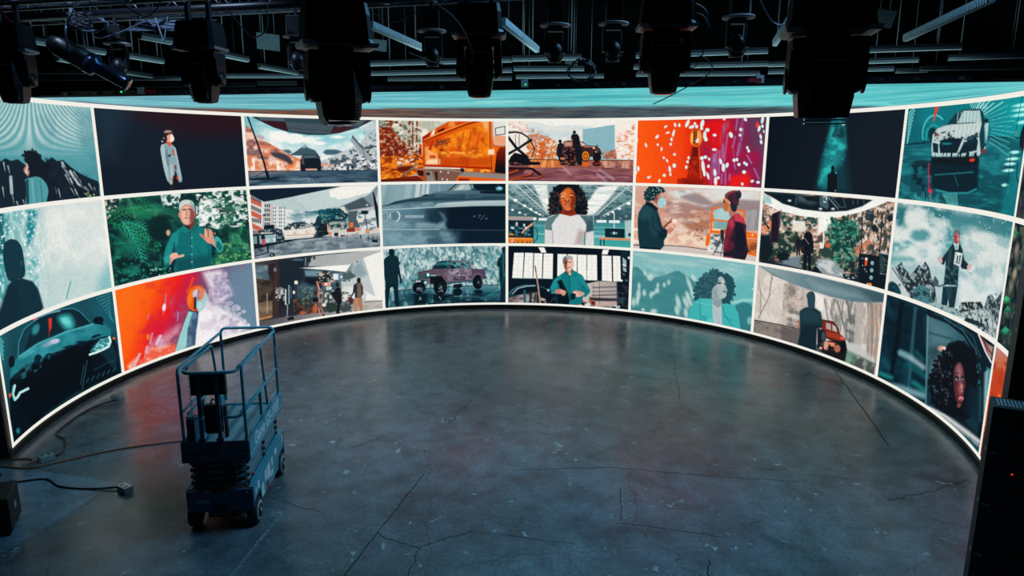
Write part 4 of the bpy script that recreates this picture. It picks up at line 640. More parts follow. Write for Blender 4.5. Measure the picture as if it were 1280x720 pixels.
    p.poly([(810, 145), (812, 118), (850, 95), (900, 88), (925, 120), (925, 170), (915, 215), (870, 200), (830, 160)], '3a2030', sm=True); p.poly([(812, 135), (830, 105), (880, 90), (900, 100), (850, 115), (830, 140)], 'a83c44', a=.8, b=8, sm=True); p.ell(922, 122, 24, 36, '1c1c2a'); p.ln([(880, 180), (918, 195)], 12, '5c2434'); p.dots(12, 880, 95, 940, 150, 3, 6, ['6a2434', '2a2030'])
    return p
def pic_61():                              # jungle set, monitors, curved light
    p = Pic(6, 1, 940, 232, 5.215, '2a3634')
    p.nz([(50, 60), (950, 60), (950, 720), (40, 720)], 'c89880', '4a4a44', 40, 30, seed=2, lo=.4, hi=.58)
    p.nz([(50, 110), (450, 190), (450, 460), (50, 420)], None, 'e8cfc0', 36, 26, seed=21, lo=.52, hi=.6); p.nz([(620, 140), (930, 110), (900, 440), (640, 440)], None, 'e6d2c6', 40, 26, seed=3, lo=.48, hi=.58); p.nz([(640, 150), (930, 130), (900, 440), (640, 440)], None, '3c443e', 60, 20, seed=31, lo=.55, hi=.62)
    p.nz([(640, 330), (780, 300), (760, 440), (640, 440)], None, 'e07a50', 24, 14, seed=4, lo=.42, hi=.56, a=.9); p.nz([(60, 230), (130, 230), (120, 350), (60, 350)], None, 'd88058', 24, 18, seed=5, lo=.45, hi=.58); p.nz([(180, 170), (430, 210), (430, 280), (180, 260)], None, '1c4a44', 44, 30, seed=6, lo=.48, hi=.58)
    p.poly([(430, 210), (540, 190), (490, 310), (430, 305)], 'f2f2ea', b=8); p.poly([(265, 228), (345, 232), (350, 290), (265, 290)], 'dfe6de', b=4); p.ell(310, 275, 40, 30, 'e6dccc', b=14)
    # curved light and dark opening
    p.poly([(78, 45), (80, 115), (180, 165), (300, 195), (440, 212), (560, 208), (700, 175), (800, 140), (870, 110), (900, 90), (780, 92), (600, 160), (440, 165), (250, 130), (100, 65)], 'f2f2ec')
    p.poly([(78, 60), (120, 75), (130, 120), (80, 112)], '9cc8cc', b=8)
    p.poly([(90, 48), (790, 92), (720, 135), (620, 165), (480, 172), (330, 155), (200, 118)], '0b1a24', b=3); p.poly([(290, 60), (380, 75), (420, 110), (380, 120), (300, 100)], '5c7078', a=.7, b=18); p.poly([(330, 70), (400, 72), (430, 108), (360, 100)], '0b1a24', b=6)
    p.poly([(440, 75), (495, 72), (500, 140), (490, 155), (440, 130)], '3e5a64', b=4); p.nz([(460, 70), (490, 68), (490, 110), (465, 110)], None, 'dce8e8', 60, 60, seed=7, lo=.45, hi=.55); p.ln([(500, 80), (560, 150)], 9, '5c7880'); p.ln([(520, 75), (575, 140)], 6, '4a6670'); p.ln([(590, 80), (612, 140), (570, 140)], 5, '3a5660')
    for x, y in ((245, 98), (447, 152), (528, 152)): p.ell(x, y, 12, 7, 'c8d4d4')
    for x in (285, 660, 690, 730): p.ln([(x, 85 + (x > 600) * 10), (x, 125)], 3, '7a9098', .8)
    # plants
    p.curls([(170, 330), (240, 300), (300, 320), (320, 400), (250, 470), (170, 480), (100, 450), (130, 370)], '1c3430', 60, 14, jit=14); p.nz([(120, 280), (330, 300), (320, 470), (110, 470)], None, 'b0aa90', 50, 36, seed=8, lo=.54, hi=.62, a=.8)
    p.curls([(530, 240), (590, 225), (640, 250), (690, 310), (680, 360), (640, 420), (620, 520), (560, 540), (530, 470), (500, 420), (510, 330)], '0f3a34', 100, 18, jit=18)
    for x, y, an, L, bd in ((590, 330, -150, 130, -40), (590, 330, -30, 130, 50), (580, 320, -100, 110, -30), (590, 340, 170, 120, -60), (600, 400, 20, 120, 60), (580, 260, -160, 90, -50), (600, 260, -20, 110, 60), (590, 420, 150, 110, -50), (590, 300, -60, 110, 40), (560, 440, 100, 110, 20), (610, 440, 60, 110, 20)): p.frond(x, y, an, L, bd, '1f7a66', 5, 9)
    p.nz([(480, 220), (700, 220), (680, 540), (500, 540)], None, '88b8a0', 60, 44, seed=9, lo=.57, hi=.63, a=.7); p.nz([(530, 430), (640, 440), (640, 560), (540, 560)], None, 'a8a890', 44, 34, seed=10, lo=.5, hi=.6, a=.7)
    p.curls([(300, 480), (360, 440), (430, 440), (450, 500), (400, 540), (320, 530)], '2a3a34', 40, 11, jit=9); p.nz([(290, 430), (450, 430), (440, 545), (300, 530)], None, 'b8b8a0', 60, 50, seed=11, lo=.52, hi=.6, a=.8); p.curls([(440, 410), (500, 410), (530, 470), (470, 470)], '2a403a', 20, 10)
    p.ell(495, 390, 18, 16, 'd8603c', b=8); p.poly([(440, 370), (460, 370), (465, 410), (440, 410)], 'e8e4d8'); p.ln([(468, 300), (465, 400)], 8, 'f0ece0')
    # paths
    p.poly([(430, 480), (500, 470), (600, 560), (640, 600), (560, 600), (400, 560), (420, 520)], '8a9a9c', b=8); p.nz([(420, 480), (600, 500), (640, 600), (400, 560)], None, 'c6ccca', 20, 16, seed=12, lo=.45, hi=.62, b=8); p.poly([(170, 480), (260, 450), (320, 460), (310, 530), (340, 550), (180, 520)], '70808a', b=10); p.poly([(240, 450), (300, 430), (330, 450), (250, 470)], 'c8b0a0', b=6)
    p.poly([(50, 320), (120, 320), (140, 420), (110, 480), (200, 500), (60, 510), (45, 480)], '0e1a22', b=10); p.poly([(60, 480), (340, 545), (340, 560), (50, 510)], '18242e', b=6); p.curls([(170, 440), (230, 440), (230, 480), (180, 485)], '0c1a20', 14, 10); p.ell(155, 475, 6, 16, 'c05038', a=.7)
    p.poly([(130, 185), (188, 162), (180, 250), (165, 370), (120, 370)], '1e1420'); p.poly([(170, 180), (192, 158), (186, 255), (172, 300)], '3a2c34'); p.ln([(190, 150), (182, 300)], 4, '8aa0a0', .8); p.ln([(85, 240), (110, 280)], 10, '101820'); p.poly([(70, 170), (90, 250), (80, 260), (62, 200)], '38444a')
    p.poly([(285, 395), (335, 400), (330, 430), (290, 425)], 'c86a48', a=.7); person(p, 302, 455, 125, '141a22', w=.26); person(p, 360, 555, 255, '0d141e', w=.25); p.poly([(345, 310), (380, 305), (396, 340), (396, 400), (345, 400), (338, 350)], '0d141e', sm=True); p.ln([(345, 345), (370, 380)], 5, 'b89080', .8)
    p.poly([(415, 522), (460, 575), (385, 560)], '0c1820')
    # stands and monitors
    p.ln([(720, 210), (712, 400), (700, 470)], 8, '1a242c'); p.ln([(850, 180), (842, 320), (830, 450)], 9, '141e26'); p.ln([(704, 280), (698, 430)], 4, '5a5450'); p.poly([(742, 168), (795, 170), (795, 225), (785, 235), (740, 225)], '20303a'); p.ln([(748, 175), (790, 180)], 3, '8aa0a8'); p.ln([(762, 175), (760, 225)], 3, '5a707a'); p.poly([(778, 262), (800, 250), (828, 285), (815, 305), (780, 290)], '0f2430'); p.poly([(885, 200), (915, 180), (922, 225), (900, 238), (880, 220)], '0f2430'); p.ell(627, 200, 6, 14, '2a3a3c')
    p.poly([(700, 440), (830, 460), (895, 470), (870, 680), (700, 640), (690, 540)], '0a1620'); p.poly([(828, 440), (890, 450), (880, 580), (830, 570)], '12222c')
    for i in range(8): p.ln([(836, 460 + i * 14), (836 + 20 + (i * 13) % 30, 463 + i * 14)], 4, '6a8c8c' if i % 3 else '3c8c5c', .8)
    p.poly([(825, 435), (895, 445), (895, 452), (825, 442)], '8aa8a8'); p.ln([(835, 572), (878, 580)], 4, '8aa8a8')
    p.poly([(737, 470), (755, 470), (748, 520), (735, 525)], 'ee5a20'); p.ell(745, 478, 8, 8, 'f4f4f0')
    for y in (505, 552, 600): p.ell(784 - (y - 505) * .08, y, 13, 16, '3a6a74'); p.ell(784 - (y - 505) * .08, y, 8, 10, 'd8ecec'); p.ell(784 - (y - 505) * .08, y, 4, 5, '0a1620')
    for x, y in ((720, 475), (722, 520), (735, 545), (745, 560)): p.ell(x, y, 5, 5, '78989c')
    p.ell(768, 645, 14, 10, 'f08a30', b=3); p.ell(752, 640, 5, 5, 'f0c070'); p.poly([(590, 575), (695, 575), (700, 625), (600, 610)], '0e1a24'); p.nz([(600, 580), (690, 585), (690, 612), (600, 605)], None, 'a8bcc0', 60, 50, seed=13, lo=.52, hi=.6)
    p.nz([(600, 500), (700, 480), (700, 580), (600, 560)], None, '1a2a30', 40, 30, seed=14, lo=.42, hi=.55, b=8)
    return p
def pic_71():                              # man in a long coat among snowy peaks
    p = Pic(7, 1, 1100, 245, 3.894, '4a9098')
    vg(p, [50, 250, 500], ['2a7078', '589ca2', 'a8c4c4'])
    p.all(None, 'd4dcd8', 6, 6, seed=22, lo=.42, hi=.56, a=.95); p.all(None, 'e4e8e4', 12, 12, seed=3, lo=.5, hi=.64, a=.7)
    p.poly([(330, 70), (660, 120), (640, 190), (560, 200), (440, 150), (340, 140)], '2b747c', a=.85, b=22); p.poly([(85, 50), (135, 50), (120, 130), (90, 140)], '1f6670', a=.9, b=14); p.ell(195, 190, 48, 30, '3d8890', a=.85, b=20); p.poly([(390, 120), (430, 120), (440, 190), (400, 180)], '3a868e', a=.6, b=18)
    for x, y, rx, ry in ((180, 110, 60, 55), (290, 170, 40, 45), (110, 175, 40, 22), (150, 280, 90, 20), (530, 260, 110, 70), (450, 210, 60, 22), (510, 195, 40, 20), (600, 290, 60, 40), (130, 330, 60, 14)): p.ell(x, y, rx, ry, 'd8deda', a=.75, b=20)
    p.nz([(380, 180), (660, 190), (640, 420), (380, 400)], None, '93b8ba', 12, 10, seed=5, lo=.48, hi=.65, a=.8, b=20); p.dots(90, 90, 60, 640, 340, 1.5, 3, ['e8f0ee'], a=.9)
    p.poly([(70, 345), (190, 325), (300, 330), (420, 380), (440, 410), (600, 470), (620, 540), (300, 540), (60, 470)], 'a6c4c6', a=.75, b=26); p.poly([(390, 400), (440, 410), (480, 470), (560, 450), (580, 520), (380, 540)], 'd8e0de', b=14)
    p.poly([(30, 360), (60, 335), (100, 390), (160, 480), (170, 520), (30, 480)], 'c4cecc'); p.ln([(60, 350), (140, 470)], 8, '5c7478', .8)
    p.poly([(75, 350), (105, 320), (115, 350), (150, 385), (190, 335), (205, 345), (220, 318), (240, 350), (250, 400), (268, 450), (278, 530), (150, 500)], '202c34'); p.nz([(75, 350), (105, 320), (150, 385), (220, 318), (250, 400), (278, 530), (150, 500)], None, '93a8aa', 60, 44, seed=6, lo=.5, hi=.6)
    p.poly([(255, 420), (268, 388), (285, 415), (285, 440), (262, 440)], '44545a'); p.ln([(285, 440), (320, 430)], 8, '36525c')
    p.poly([(40, 430), (60, 415), (90, 440), (100, 480), (40, 470)], '164c54', sm=True); p.nz([(40, 420), (100, 430), (100, 480), (40, 470)], None, '0a2c34', 40, 40, seed=7, lo=.5, hi=.6)
    p.poly([(160, 500), (165, 455), (200, 435), (235, 455), (250, 520), (180, 520)], '4a7c84', sm=True); p.nz([(160, 500), (165, 455), (200, 435), (235, 455), (250, 520)], None, '1c3c44', 40, 40, seed=8, lo=.48, hi=.6)
    p.poly([(230, 530), (280, 518), (340, 535), (390, 560), (400, 590), (300, 560)], '9cb4b4', sm=True); p.nz([(230, 530), (390, 550), (400, 590), (250, 540)], None, '38626a', 50, 50, seed=9, lo=.5, hi=.6)
    p.poly([(380, 560), (440, 540), (490, 535), (550, 580), (575, 640), (570, 700), (430, 610)], 'bcc8c6', sm=False); p.nz([(380, 560), (440, 540), (490, 535), (575, 640), (570, 700), (430, 610)], None, '4a5e64', 60, 40, seed=10, lo=.5, hi=.62)
    p.poly([(385, 540), (395, 518), (430, 515), (490, 515), (505, 545), (430, 560), (390, 570)], '1c282e'); p.nz([(385, 515), (505, 515), (505, 560), (385, 570)], None, 'b0bcba', 60, 60, seed=101, lo=.54, hi=.6)
    p.poly([(505, 550), (525, 485), (545, 480), (560, 510), (595, 465), (590, 500), (575, 640), (540, 570)], '283840'); p.nz([(505, 550), (530, 480), (595, 465), (575, 640)], None, '8a9ca0', 60, 40, seed=11, lo=.5, hi=.6)
    p.poly([(405, 610), (420, 590), (480, 610), (500, 640), (440, 620)], '1a2c34'); p.nz([(400, 590), (520, 600), (560, 690), (440, 630)], None, '1e3038', 50, 40, seed=12, lo=.52, hi=.6)
    # man
    p.poly([(306, 440), (378, 440), (372, 480), (362, 545), (335, 542), (333, 500), (326, 535), (298, 528)], '14303a'); p.poly([(320, 440), (350, 440), (345, 500), (330, 500)], '244a54', a=.7)
    p.poly([(340, 250), (352, 235), (388, 232), (402, 262), (410, 310), (432, 335), (430, 358), (400, 355), (385, 330), (382, 380), (378, 436), (310, 430), (318, 350), (320, 310), (312, 335), (298, 330), (296, 312), (315, 285)], '112a34'); p.poly([(335, 260), (350, 245), (345, 320), (325, 350)], '2a505a', a=.8, b=6); p.nz([(320, 340), (384, 340), (380, 440), (312, 430)], None, '3a6068', 60, 50, seed=13, lo=.55, hi=.6)
    p.poly([(358, 230), (386, 230), (380, 262), (366, 262)], 'c8d8d8'); p.poly([(364, 240), (382, 240), (376, 262), (368, 260)], '8ab0b8'); p.ell(373, 205, 15, 30, 'b4646a'); p.poly([(362, 190), (374, 190), (372, 235), (362, 225)], '98404a'); p.poly([(358, 200), (360, 172), (374, 165), (388, 174), (388, 196), (380, 182), (366, 184)], '5c6a70', sm=True); p.ell(380, 205, 6, 14, 'd09090', b=4); p.ln([(368, 200), (386, 200)], 3, '6a3c44'); p.ln([(370, 222), (384, 222)], 3, '7a3c44')
    p.poly([(366, 272), (404, 278), (392, 345), (358, 332)], 'c8d4d2'); p.poly([(376, 284), (394, 290), (386, 330), (370, 326)], '2c444c'); p.ell(383, 285, 6, 7, 'f0f4f0'); p.ln([(384, 295), (380, 325)], 5, 'e8ecea')
    p.poly([(286, 305), (292, 290), (300, 300), (304, 322), (292, 326)], 'd8a8a4', sm=True); p.poly([(425, 338), (446, 332), (445, 345), (440, 358), (426, 356)], 'd0b0a8', sm=True)
    return p
def pic_81():                              # mossy trunk with ferns
    p = Pic(8, 1, 1100, 245, 3.894, '14242a')
    p.nz([(550, 100), (1200, 100), (1200, 900), (550, 900)], '0c1a20', '2a3a38', 16, 14, seed=2, lo=.4, hi=.6); p.nz([(620, 150), (760, 150), (760, 720), (600, 720)], None, '4c5450', 24, 18, seed=3, lo=.52, hi=.64)
    for x, y, c_ in ((655, 180, '9a9c84'), (665, 260, 'a08c7c'), (655, 380, 'b8a080'), (640, 440, '8a7c6c'), (700, 300, '6c7c70')): p.ell(x, y, 10, 30, c_, 10, a=.8, b=10)
    for x, y, n, c_ in ((615, 490, 8, '3cb070'), (610, 640, 9, '2c9c70'), (660, 170, 5, '2a7c50'), (670, 545, 5, '54a850'), (650, 650, 4, '4a9858'), (620, 540, 4, '2c9060')):
        for i in range(n): a0 = math.radians(30 + 130 * i / n); p.ln([(x, y), (x + math.cos(a0) * 32, y + math.sin(a0) * 38)], 7, c_, w2=1)
    return p
def pic_80():                              # dark corner of a studio picture
    p = Pic(8, 0, 1115, 110, 4.236, '1a2428')
    p.nz([(600, 0), (1400, 0), (1400, 900), (600, 900)], '141e24', '4a4c4e', 10, 8, seed=2, lo=.4, hi=.65)
    return p
# ------------------------------------------------------------------ bottom row of pictures
def pic_02():                              # dark coupe with glowing lamps
    p = Pic(0, 2, 0, 355, 3.35, '0a1c28')
    vg(p, [200, 420, 700], ['154a56', '0e3440', '08202c']); vg(p, [-200, 0, 60], ['1a6470', '1c6a74', '123f4c'], [(-300, 200), (60, 200), (40, 500), (-300, 720)], a=.7, b=30, ax=0)
    p.poly([(380, 90), (470, 30), (490, 200), (430, 180)], '155866', a=.8, b=20)
    for i in range(9): p.ln([(404 + i * 9, 62 + i * 12), (462, 38 + i * 13)], 5, '3c98a0', .6)
    for i in range(5): p.ln([(0, 225 + i * 14), (14, 245 + i * 18)], 6, '58b8bc', .8)
    p.poly([(40, 345), (70, 320), (75, 270), (95, 200), (160, 145), (250, 108), (300, 103), (335, 118), (385, 165), (430, 165), (465, 195), (490, 260), (500, 340), (505, 370), (420, 410), (320, 450), (200, 530), (120, 620), (70, 690), (45, 560)], '04101a', b=3)
    p.poly([(78, 300), (84, 240), (105, 190), (170, 145), (260, 108), (310, 106), (340, 125), (378, 165), (280, 190), (160, 245)], '092430'); p.poly([(80, 300), (88, 230), (110, 190), (150, 165), (130, 200), (100, 280)], '0f3a46')
    p.ln([(75, 300), (80, 240), (102, 188), (165, 140), (250, 106), (305, 102), (335, 116), (385, 168)], 6, '2a7c88', w2=4); p.ln([(150, 140), (200, 122), (250, 112)], 7, '8ab0c0', .8); p.ell(145, 142, 12, 9, 'e05a8a', -20, b=4)
    p.ell(150, 190, 14, 24, '2fa0a4', 25, a=.8, b=10); p.poly([(245, 140), (290, 130), (310, 165), (300, 190), (270, 185)], '3fb8b8', b=14, sm=True); p.ell(275, 155, 20, 14, '7cdcd8', 30, a=.7, b=10); p.poly([(203, 145), (216, 142), (216, 180), (206, 205)], 'ee3422', b=3); p.ln([(206, 200), (204, 222)], 3, 'b83434', .7)
    p.poly([(75, 300), (160, 245), (280, 195), (395, 165), (435, 165), (465, 190), (470, 215), (380, 235), (300, 260), (200, 300), (110, 340), (60, 380), (40, 400), (42, 350)], '1d7580', b=5)
    p.nz([(75, 300), (160, 245), (280, 195), (395, 165), (435, 165), (465, 190), (470, 215), (380, 235), (300, 260), (200, 300), (110, 340), (50, 390)], None, '3aa0a8', 10, 8, seed=2, lo=.45, hi=.65, a=.6, b=8)
    p.ln([(80, 305), (160, 250), (280, 200), (390, 168)], 7, '52b4ba', .8); p.ell(228, 240, 22, 10, 'c8c8e0', -14, b=6); p.ell(200, 252, 30, 10, 'a8b0cc', -20, a=.6, b=8); p.ell(120, 290, 40, 8, '5ab4bc', -32, a=.6, b=8)
    for x, y, rx, ry, ro in ((160, 318, 17, 24, 0), (205, 300, 16, 10, -15), (240, 292, 20, 8, -15), (292, 262, 28, 5, -8), (350, 248, 28, 10, 8), (395, 220, 14, 6, -25), (290, 285, 22, 7, -10), (345, 262, 26, 7, 20), (70, 385, 18, 10, -30), (410, 215, 12, 5, -20), (120, 350, 20, 8, -25)): p.ell(x, y, rx, ry, '07222e', ro, b=4)
    p.poly([(120, 350), (260, 285), (380, 240), (400, 290), (370, 440), (320, 450), (200, 530), (140, 590), (60, 480)], '030c14', b=12); p.nz([(60, 360), (200, 300), (240, 290), (200, 340), (90, 400)], None, '2a7480', 30, 26, seed=3, lo=.5, hi=.6, a=.7)
    p.poly([(380, 260), (420, 225), (465, 218), (490, 300), (490, 370), (430, 300)], '0b2a36', b=5); p.poly([(378, 280), (420, 232), (460, 222), (455, 262), (415, 282)], '2a8088'); p.nz([(378, 285), (420, 232), (460, 222), (450, 270)], None, '9adcd8', 60, 50, seed=4, lo=.48, hi=.6)
    p.ln([(376, 296), (420, 280), (455, 262), (463, 240), (458, 222)], 9, 'd4f2ee', b=2); p.ln([(460, 215), (478, 225)], 5, '16505c'); p.ell(477, 228, 6, 5, 'f06a20'); p.ell(412, 152, 22, 16, '05141e', -5); p.ln([(395, 160), (430, 168)], 8, '05141e')
    p.ln([(62, 425), (54, 460), (62, 485), (76, 470), (84, 455), (118, 438)], 10, 'b8ecea', b=3); p.ln([(55, 430), (52, 460), (60, 484)], 6, '5cc8c8', .8); p.ell(42, 466, 5, 9, 'f0602c'); p.poly([(36, 320), (46, 300), (60, 312), (60, 340), (42, 350)], '06161f', sm=True); p.ell(76, 615, 8, 12, '1a7880', b=6)
    p.ln([(365, 320), (345, 440)], 4, '2a6470', .7); p.ln([(352, 340), (338, 420)], 3, '3a7480', .6)
    for i in range(6): p.ln([(362 + i * 22, 412 - i * 9), (372 + i * 22, 395 - i * 9)], 4, '1c6a78', .7)
    p.ln([(395, 360), (450, 330), (480, 320)], 4, '1c505c', .6)
    return p
def pic_12():                              # raised trophy in smoke
    p = Pic(1, 2, 138, 320, 4.647, 'e03020')
    def f(X, Y):
        q = X + (Y - 350) * .42
        C = np.array([rgb(c) for c in ('fb6a12', 'fa5c10', 'f63a14', 'ea1c20', 'c01c48', '84405e', '6f4c6c', '667790', '64839a')])
        return np.stack([np.interp(q, [60, 180, 250, 310, 380, 440, 520, 640, 860], C[:, i]) for i in range(3)], -1)
    p.fn(f)
    p.nz([(200, 150), (480, 110), (440, 420), (260, 520), (140, 600)], None, 'd01838', 8, 6, seed=2, lo=.45, hi=.62, a=.7, b=24); p.nz([(340, 200), (470, 120), (470, 300), (330, 560)], None, '9c6c90', 14, 6, seed=3, lo=.45, hi=.65, a=.7, b=20)
    p.nz([(230, 500), (400, 400), (440, 500), (370, 570), (200, 600)], None, 'd89aa8', 10, 12, seed=5, lo=.42, hi=.6, a=.8, b=20)
    # smoke
    W = 'ece6ea'
    p.poly([(660, 80), (840, 60), (850, 420), (760, 380), (700, 250)], '6a8ca2', a=.5, b=30)
    for q in ([(545, 90), (640, 80), (660, 110), (700, 180), (712, 220), (670, 260), (640, 300), (600, 290), (570, 180), (540, 110)],):
        p.nz(q, 'b4a4c0', 'eadfe8', 12, 12, seed=6, lo=.4, hi=.62, a=.9, b=16, sm=True)
    p.nz([(500, 330), (560, 240), (600, 280), (640, 300), (700, 330), (740, 350), (800, 400), (790, 430), (850, 450), (640, 500), (480, 540)], 'ddd2dc', 'f2eef0', 10, 8, seed=7, lo=.4, hi=.6, b=14, sm=False)
    p.dots(34, 600, 300, 790, 440, 8, 20, ['e4dce4', 'ded4de', 'ccc4d4'], el=1.4, a=.6); p.dots(30, 560, 100, 700, 290, 6, 15, ['d8cede', 'c4b6cc', '9c8cb0'], el=1.5, a=.6)
    p.nz([(640, 330), (800, 380), (850, 440), (760, 470), (640, 400)], None, '9a98b0', 26, 20, seed=8, lo=.5, hi=.62, a=.6, b=12); p.nz([(640, 110), (700, 150), (700, 280), (640, 280)], None, '7c86a4', 20, 16, seed=81, lo=.5, hi=.62, a=.7, b=10)
    for q in (((705, 300), (740, 350), (720, 380)), ((660, 320), (720, 330), (770, 370), (790, 400)), ((640, 290), (690, 300), (712, 320)), ((650, 100), (640, 140), (690, 180), (705, 230))): p.ln(q, 7, 'd0c4d0', .6, b=5)
    p.ell(803, 405, 9, 12, 'd4ece8', b=5); p.ell(768, 62, 6, 5, 'd83058', b=2)
    p.nz([(140, 600), (250, 530), (380, 510), (390, 560), (200, 650), (110, 670), (100, 640)], 'f06048', 'f6c8a8', 16, 14, seed=9, lo=.4, hi=.58, b=12); p.nz([(90, 620), (200, 560), (180, 640), (90, 670)], None, 'f02c1c', 20, 14, seed=10, lo=.42, hi=.58)
    # trophy
    vg(p, [375, 440, 452, 500], ['8ac4c6', 'a4d4d2', '4a6680', '2e4462'], [(455, 318), (512, 325), (500, 440), (492, 535), (375, 562), (400, 470)], ax=0)
    p.poly([(480, 325), (512, 325), (492, 535), (440, 550), (455, 420)], '3a5674', b=4); p.nz([(470, 325), (512, 325), (492, 535), (420, 550)], None, '7c98b0', 24, 12, seed=11, lo=.5, hi=.62, a=.6); p.poly([(455, 320), (478, 324), (430, 480), (400, 556), (375, 562), (405, 460)], '94cccc', b=3); p.ln([(458, 318), (510, 324)], 6, '1c2c44'); p.poly([(492, 535), (500, 430), (515, 360), (530, 500)], 'f0ecec', b=4)
    p.ell(498, 245, 54, 76, 'ee5a14', 8); p.ell(528, 255, 32, 66, 'a4cccc', 8, b=6); p.ell(520, 215, 26, 40, 'f08050', 0, b=10); p.ell(500, 222, 24, 28, 'cfc4cc', b=8); p.poly([(486, 240), (500, 236), (498, 315), (484, 305)], '1a2438', b=4); p.ell(462, 245, 12, 48, 'f8741a', 6, b=6); p.ln([(450, 230), (462, 190), (490, 172), (520, 176), (545, 205)], 5, 'd84418', .8); p.ell(520, 290, 18, 20, 'b8d8d8', b=8)
    for i in range(5): p.ln([(505, 205 + i * 11), (524, 208 + i * 10)], 4, '7c3c50', .9)
    p.ln([(514, 195), (508, 260)], 4, '8a4450')
    for q, w, c_ in ((((480, 130), (462, 180), (445, 210)), 14, 'f6441c'), (((322, 225), (318, 280)), 8, 'a880b0'), (((318, 310), (306, 340)), 12, 'f64c1c'), (((290, 465), (270, 510)), 18, 'd8c4d8'), (((170, 570), (138, 640)), 14, 'd8bcc8'), (((215, 530), (208, 560)), 18, 'd8a8b8'), (((243, 450), (230, 510)), 10, 'c8a0bc'), (((300, 490), (290, 530)), 14, 'ccaec4'), (((395, 330), (390, 375)), 8, 'a08ab0'), (((222, 340), (215, 365)), 8, 'c86c94')): p.ln(q, w, c_, .9, b=5)
    p.ell(312, 298, 10, 22, 'ece4f0', 10, b=5); p.ell(219, 470, 10, 18, 'ff7418', b=3)
    return p
def pic_22():                              # three crew members on a stage floor
    p = Pic(2, 2, 310, 305, 6.371, '2a2c38')
    vg(p, [60, 250, 430, 700, 900, 1080], ['4a4440', '2c2a34', '1e2832', '40525c', 'b4bcbc', 'e6e3dc'], ax=0)
    p.poly([(50, 170), (165, 170), (170, 230), (160, 300), (165, 320), (120, 330), (60, 300)], '4a626e', b=8); p.nz([(60, 170), (170, 170), (160, 320), (60, 320)], None, '8a9aa2', 8, 10, seed=2, lo=.45, hi=.62, b=8); p.nz([(60, 270), (200, 300), (200, 470), (60, 470)], '2a2422', '4c4038', 20, 16, seed=3, lo=.4, hi=.6)
    p.poly([(75, 470), (195, 450), (198, 575), (85, 605)], '6a5644'); p.nz([(75, 470), (195, 450), (198, 575), (85, 605)], None, '8a7258', 20, 14, seed=4, lo=.45, hi=.6); p.ln([(85, 602), (198, 575)], 14, 'c8804c', .9); p.ln([(152, 395), (154, 550)], 6, 'a8a49c')
    p.poly([(160, 160), (255, 150), (260, 570), (195, 580), (200, 300), (160, 230)], '2a2126', b=8); p.poly([(210, 170), (250, 150), (240, 570), (200, 575)], '3c2c28', b=10)
    p.poly([(250, 140), (470, 110), (480, 180), (430, 240), (400, 330), (380, 360), (380, 500), (250, 520)], '18242f', b=10); p.ell(215, 205, 12, 16, '6a7c84', b=8); p.ell(400, 125, 50, 10, '44606a', b=10)
    p.poly([(380, 330), (560, 260), (700, 240), (740, 350), (720, 470), (380, 480)], '3a5260', b=20); p.poly([(450, 210), (560, 210), (640, 235), (780, 235), (770, 290), (560, 262), (460, 262)], '6f8c98', b=10); p.poly([(460, 262), (560, 262), (590, 330), (500, 330), (450, 300)], '121a24', b=12)
    # white wedge right
    p.poly([(920, 110), (1080, 55), (1090, 460), (1020, 445), (970, 280)], 'f0eee8', b=3); p.poly([(845, 150), (920, 115), (970, 280), (1020, 445), (930, 450), (760, 440), (740, 300), (830, 210)], 'c0c8c8', b=8); p.poly([(840, 180), (900, 130), (950, 240), (900, 270), (820, 260)], '8ea2a8', b=16); p.ell(830, 400, 90, 60, 'e8e8e2', a=.8, b=30); p.poly([(940, 380), (1060, 440), (940, 450)], 'f2f0ea', b=10)
    p.poly([(455, 175), (520, 100), (640, 85), (1080, 50), (930, 105), (845, 150), (795, 175), (640, 178)], 'b0b2b0'); p.poly([(455, 175), (520, 100), (700, 80), (720, 130), (600, 175)], 'a0a8a6', a=.7, b=14); p.poly([(415, 192), (800, 165), (820, 160), (780, 222), (600, 205)], 'f4f2ec'); p.ln([(460, 110), (455, 180)], 5, 'a0a8a8')
    p.nz([(500, 100), (560, 95), (470, 180), (450, 180)], None, '1a2430', 60, 20, seed=5, lo=.5, hi=.6); p.ell(870, 143, 6, 6, '3c4a54')
    # plants and kit
    p.curls([(570, 240), (620, 220), (670, 250), (680, 300), (620, 310), (570, 290)], '1c2a30', 40, 10, jit=8); p.curls([(760, 240), (820, 230), (850, 260), (800, 285), (760, 280)], '4a5c5e', 24, 9); p.nz([(560, 220), (700, 220), (700, 320), (570, 320)], None, 'c0b4a8', 60, 50, seed=6, lo=.52, hi=.6)
    p.poly([(680, 238), (718, 238), (718, 285), (680, 282)], 'e4f0f0', b=4); p.poly([(590, 310), (655, 305), (655, 335), (595, 332)], 'f0dcd0'); p.ell(602, 320, 10, 12, 'e04a28'); p.ell(640, 322, 10, 10, 'f06a40'); p.ell(745, 262, 8, 10, 'eef4f0'); p.nz([(600, 340), (800, 340), (800, 480), (610, 480)], None, 'dcd8cc', 50, 30, seed=7, lo=.5, hi=.58); p.nz([(600, 380), (840, 380), (840, 500), (610, 500)], None, '3c4440', 50, 30, seed=8, lo=.54, hi=.62)
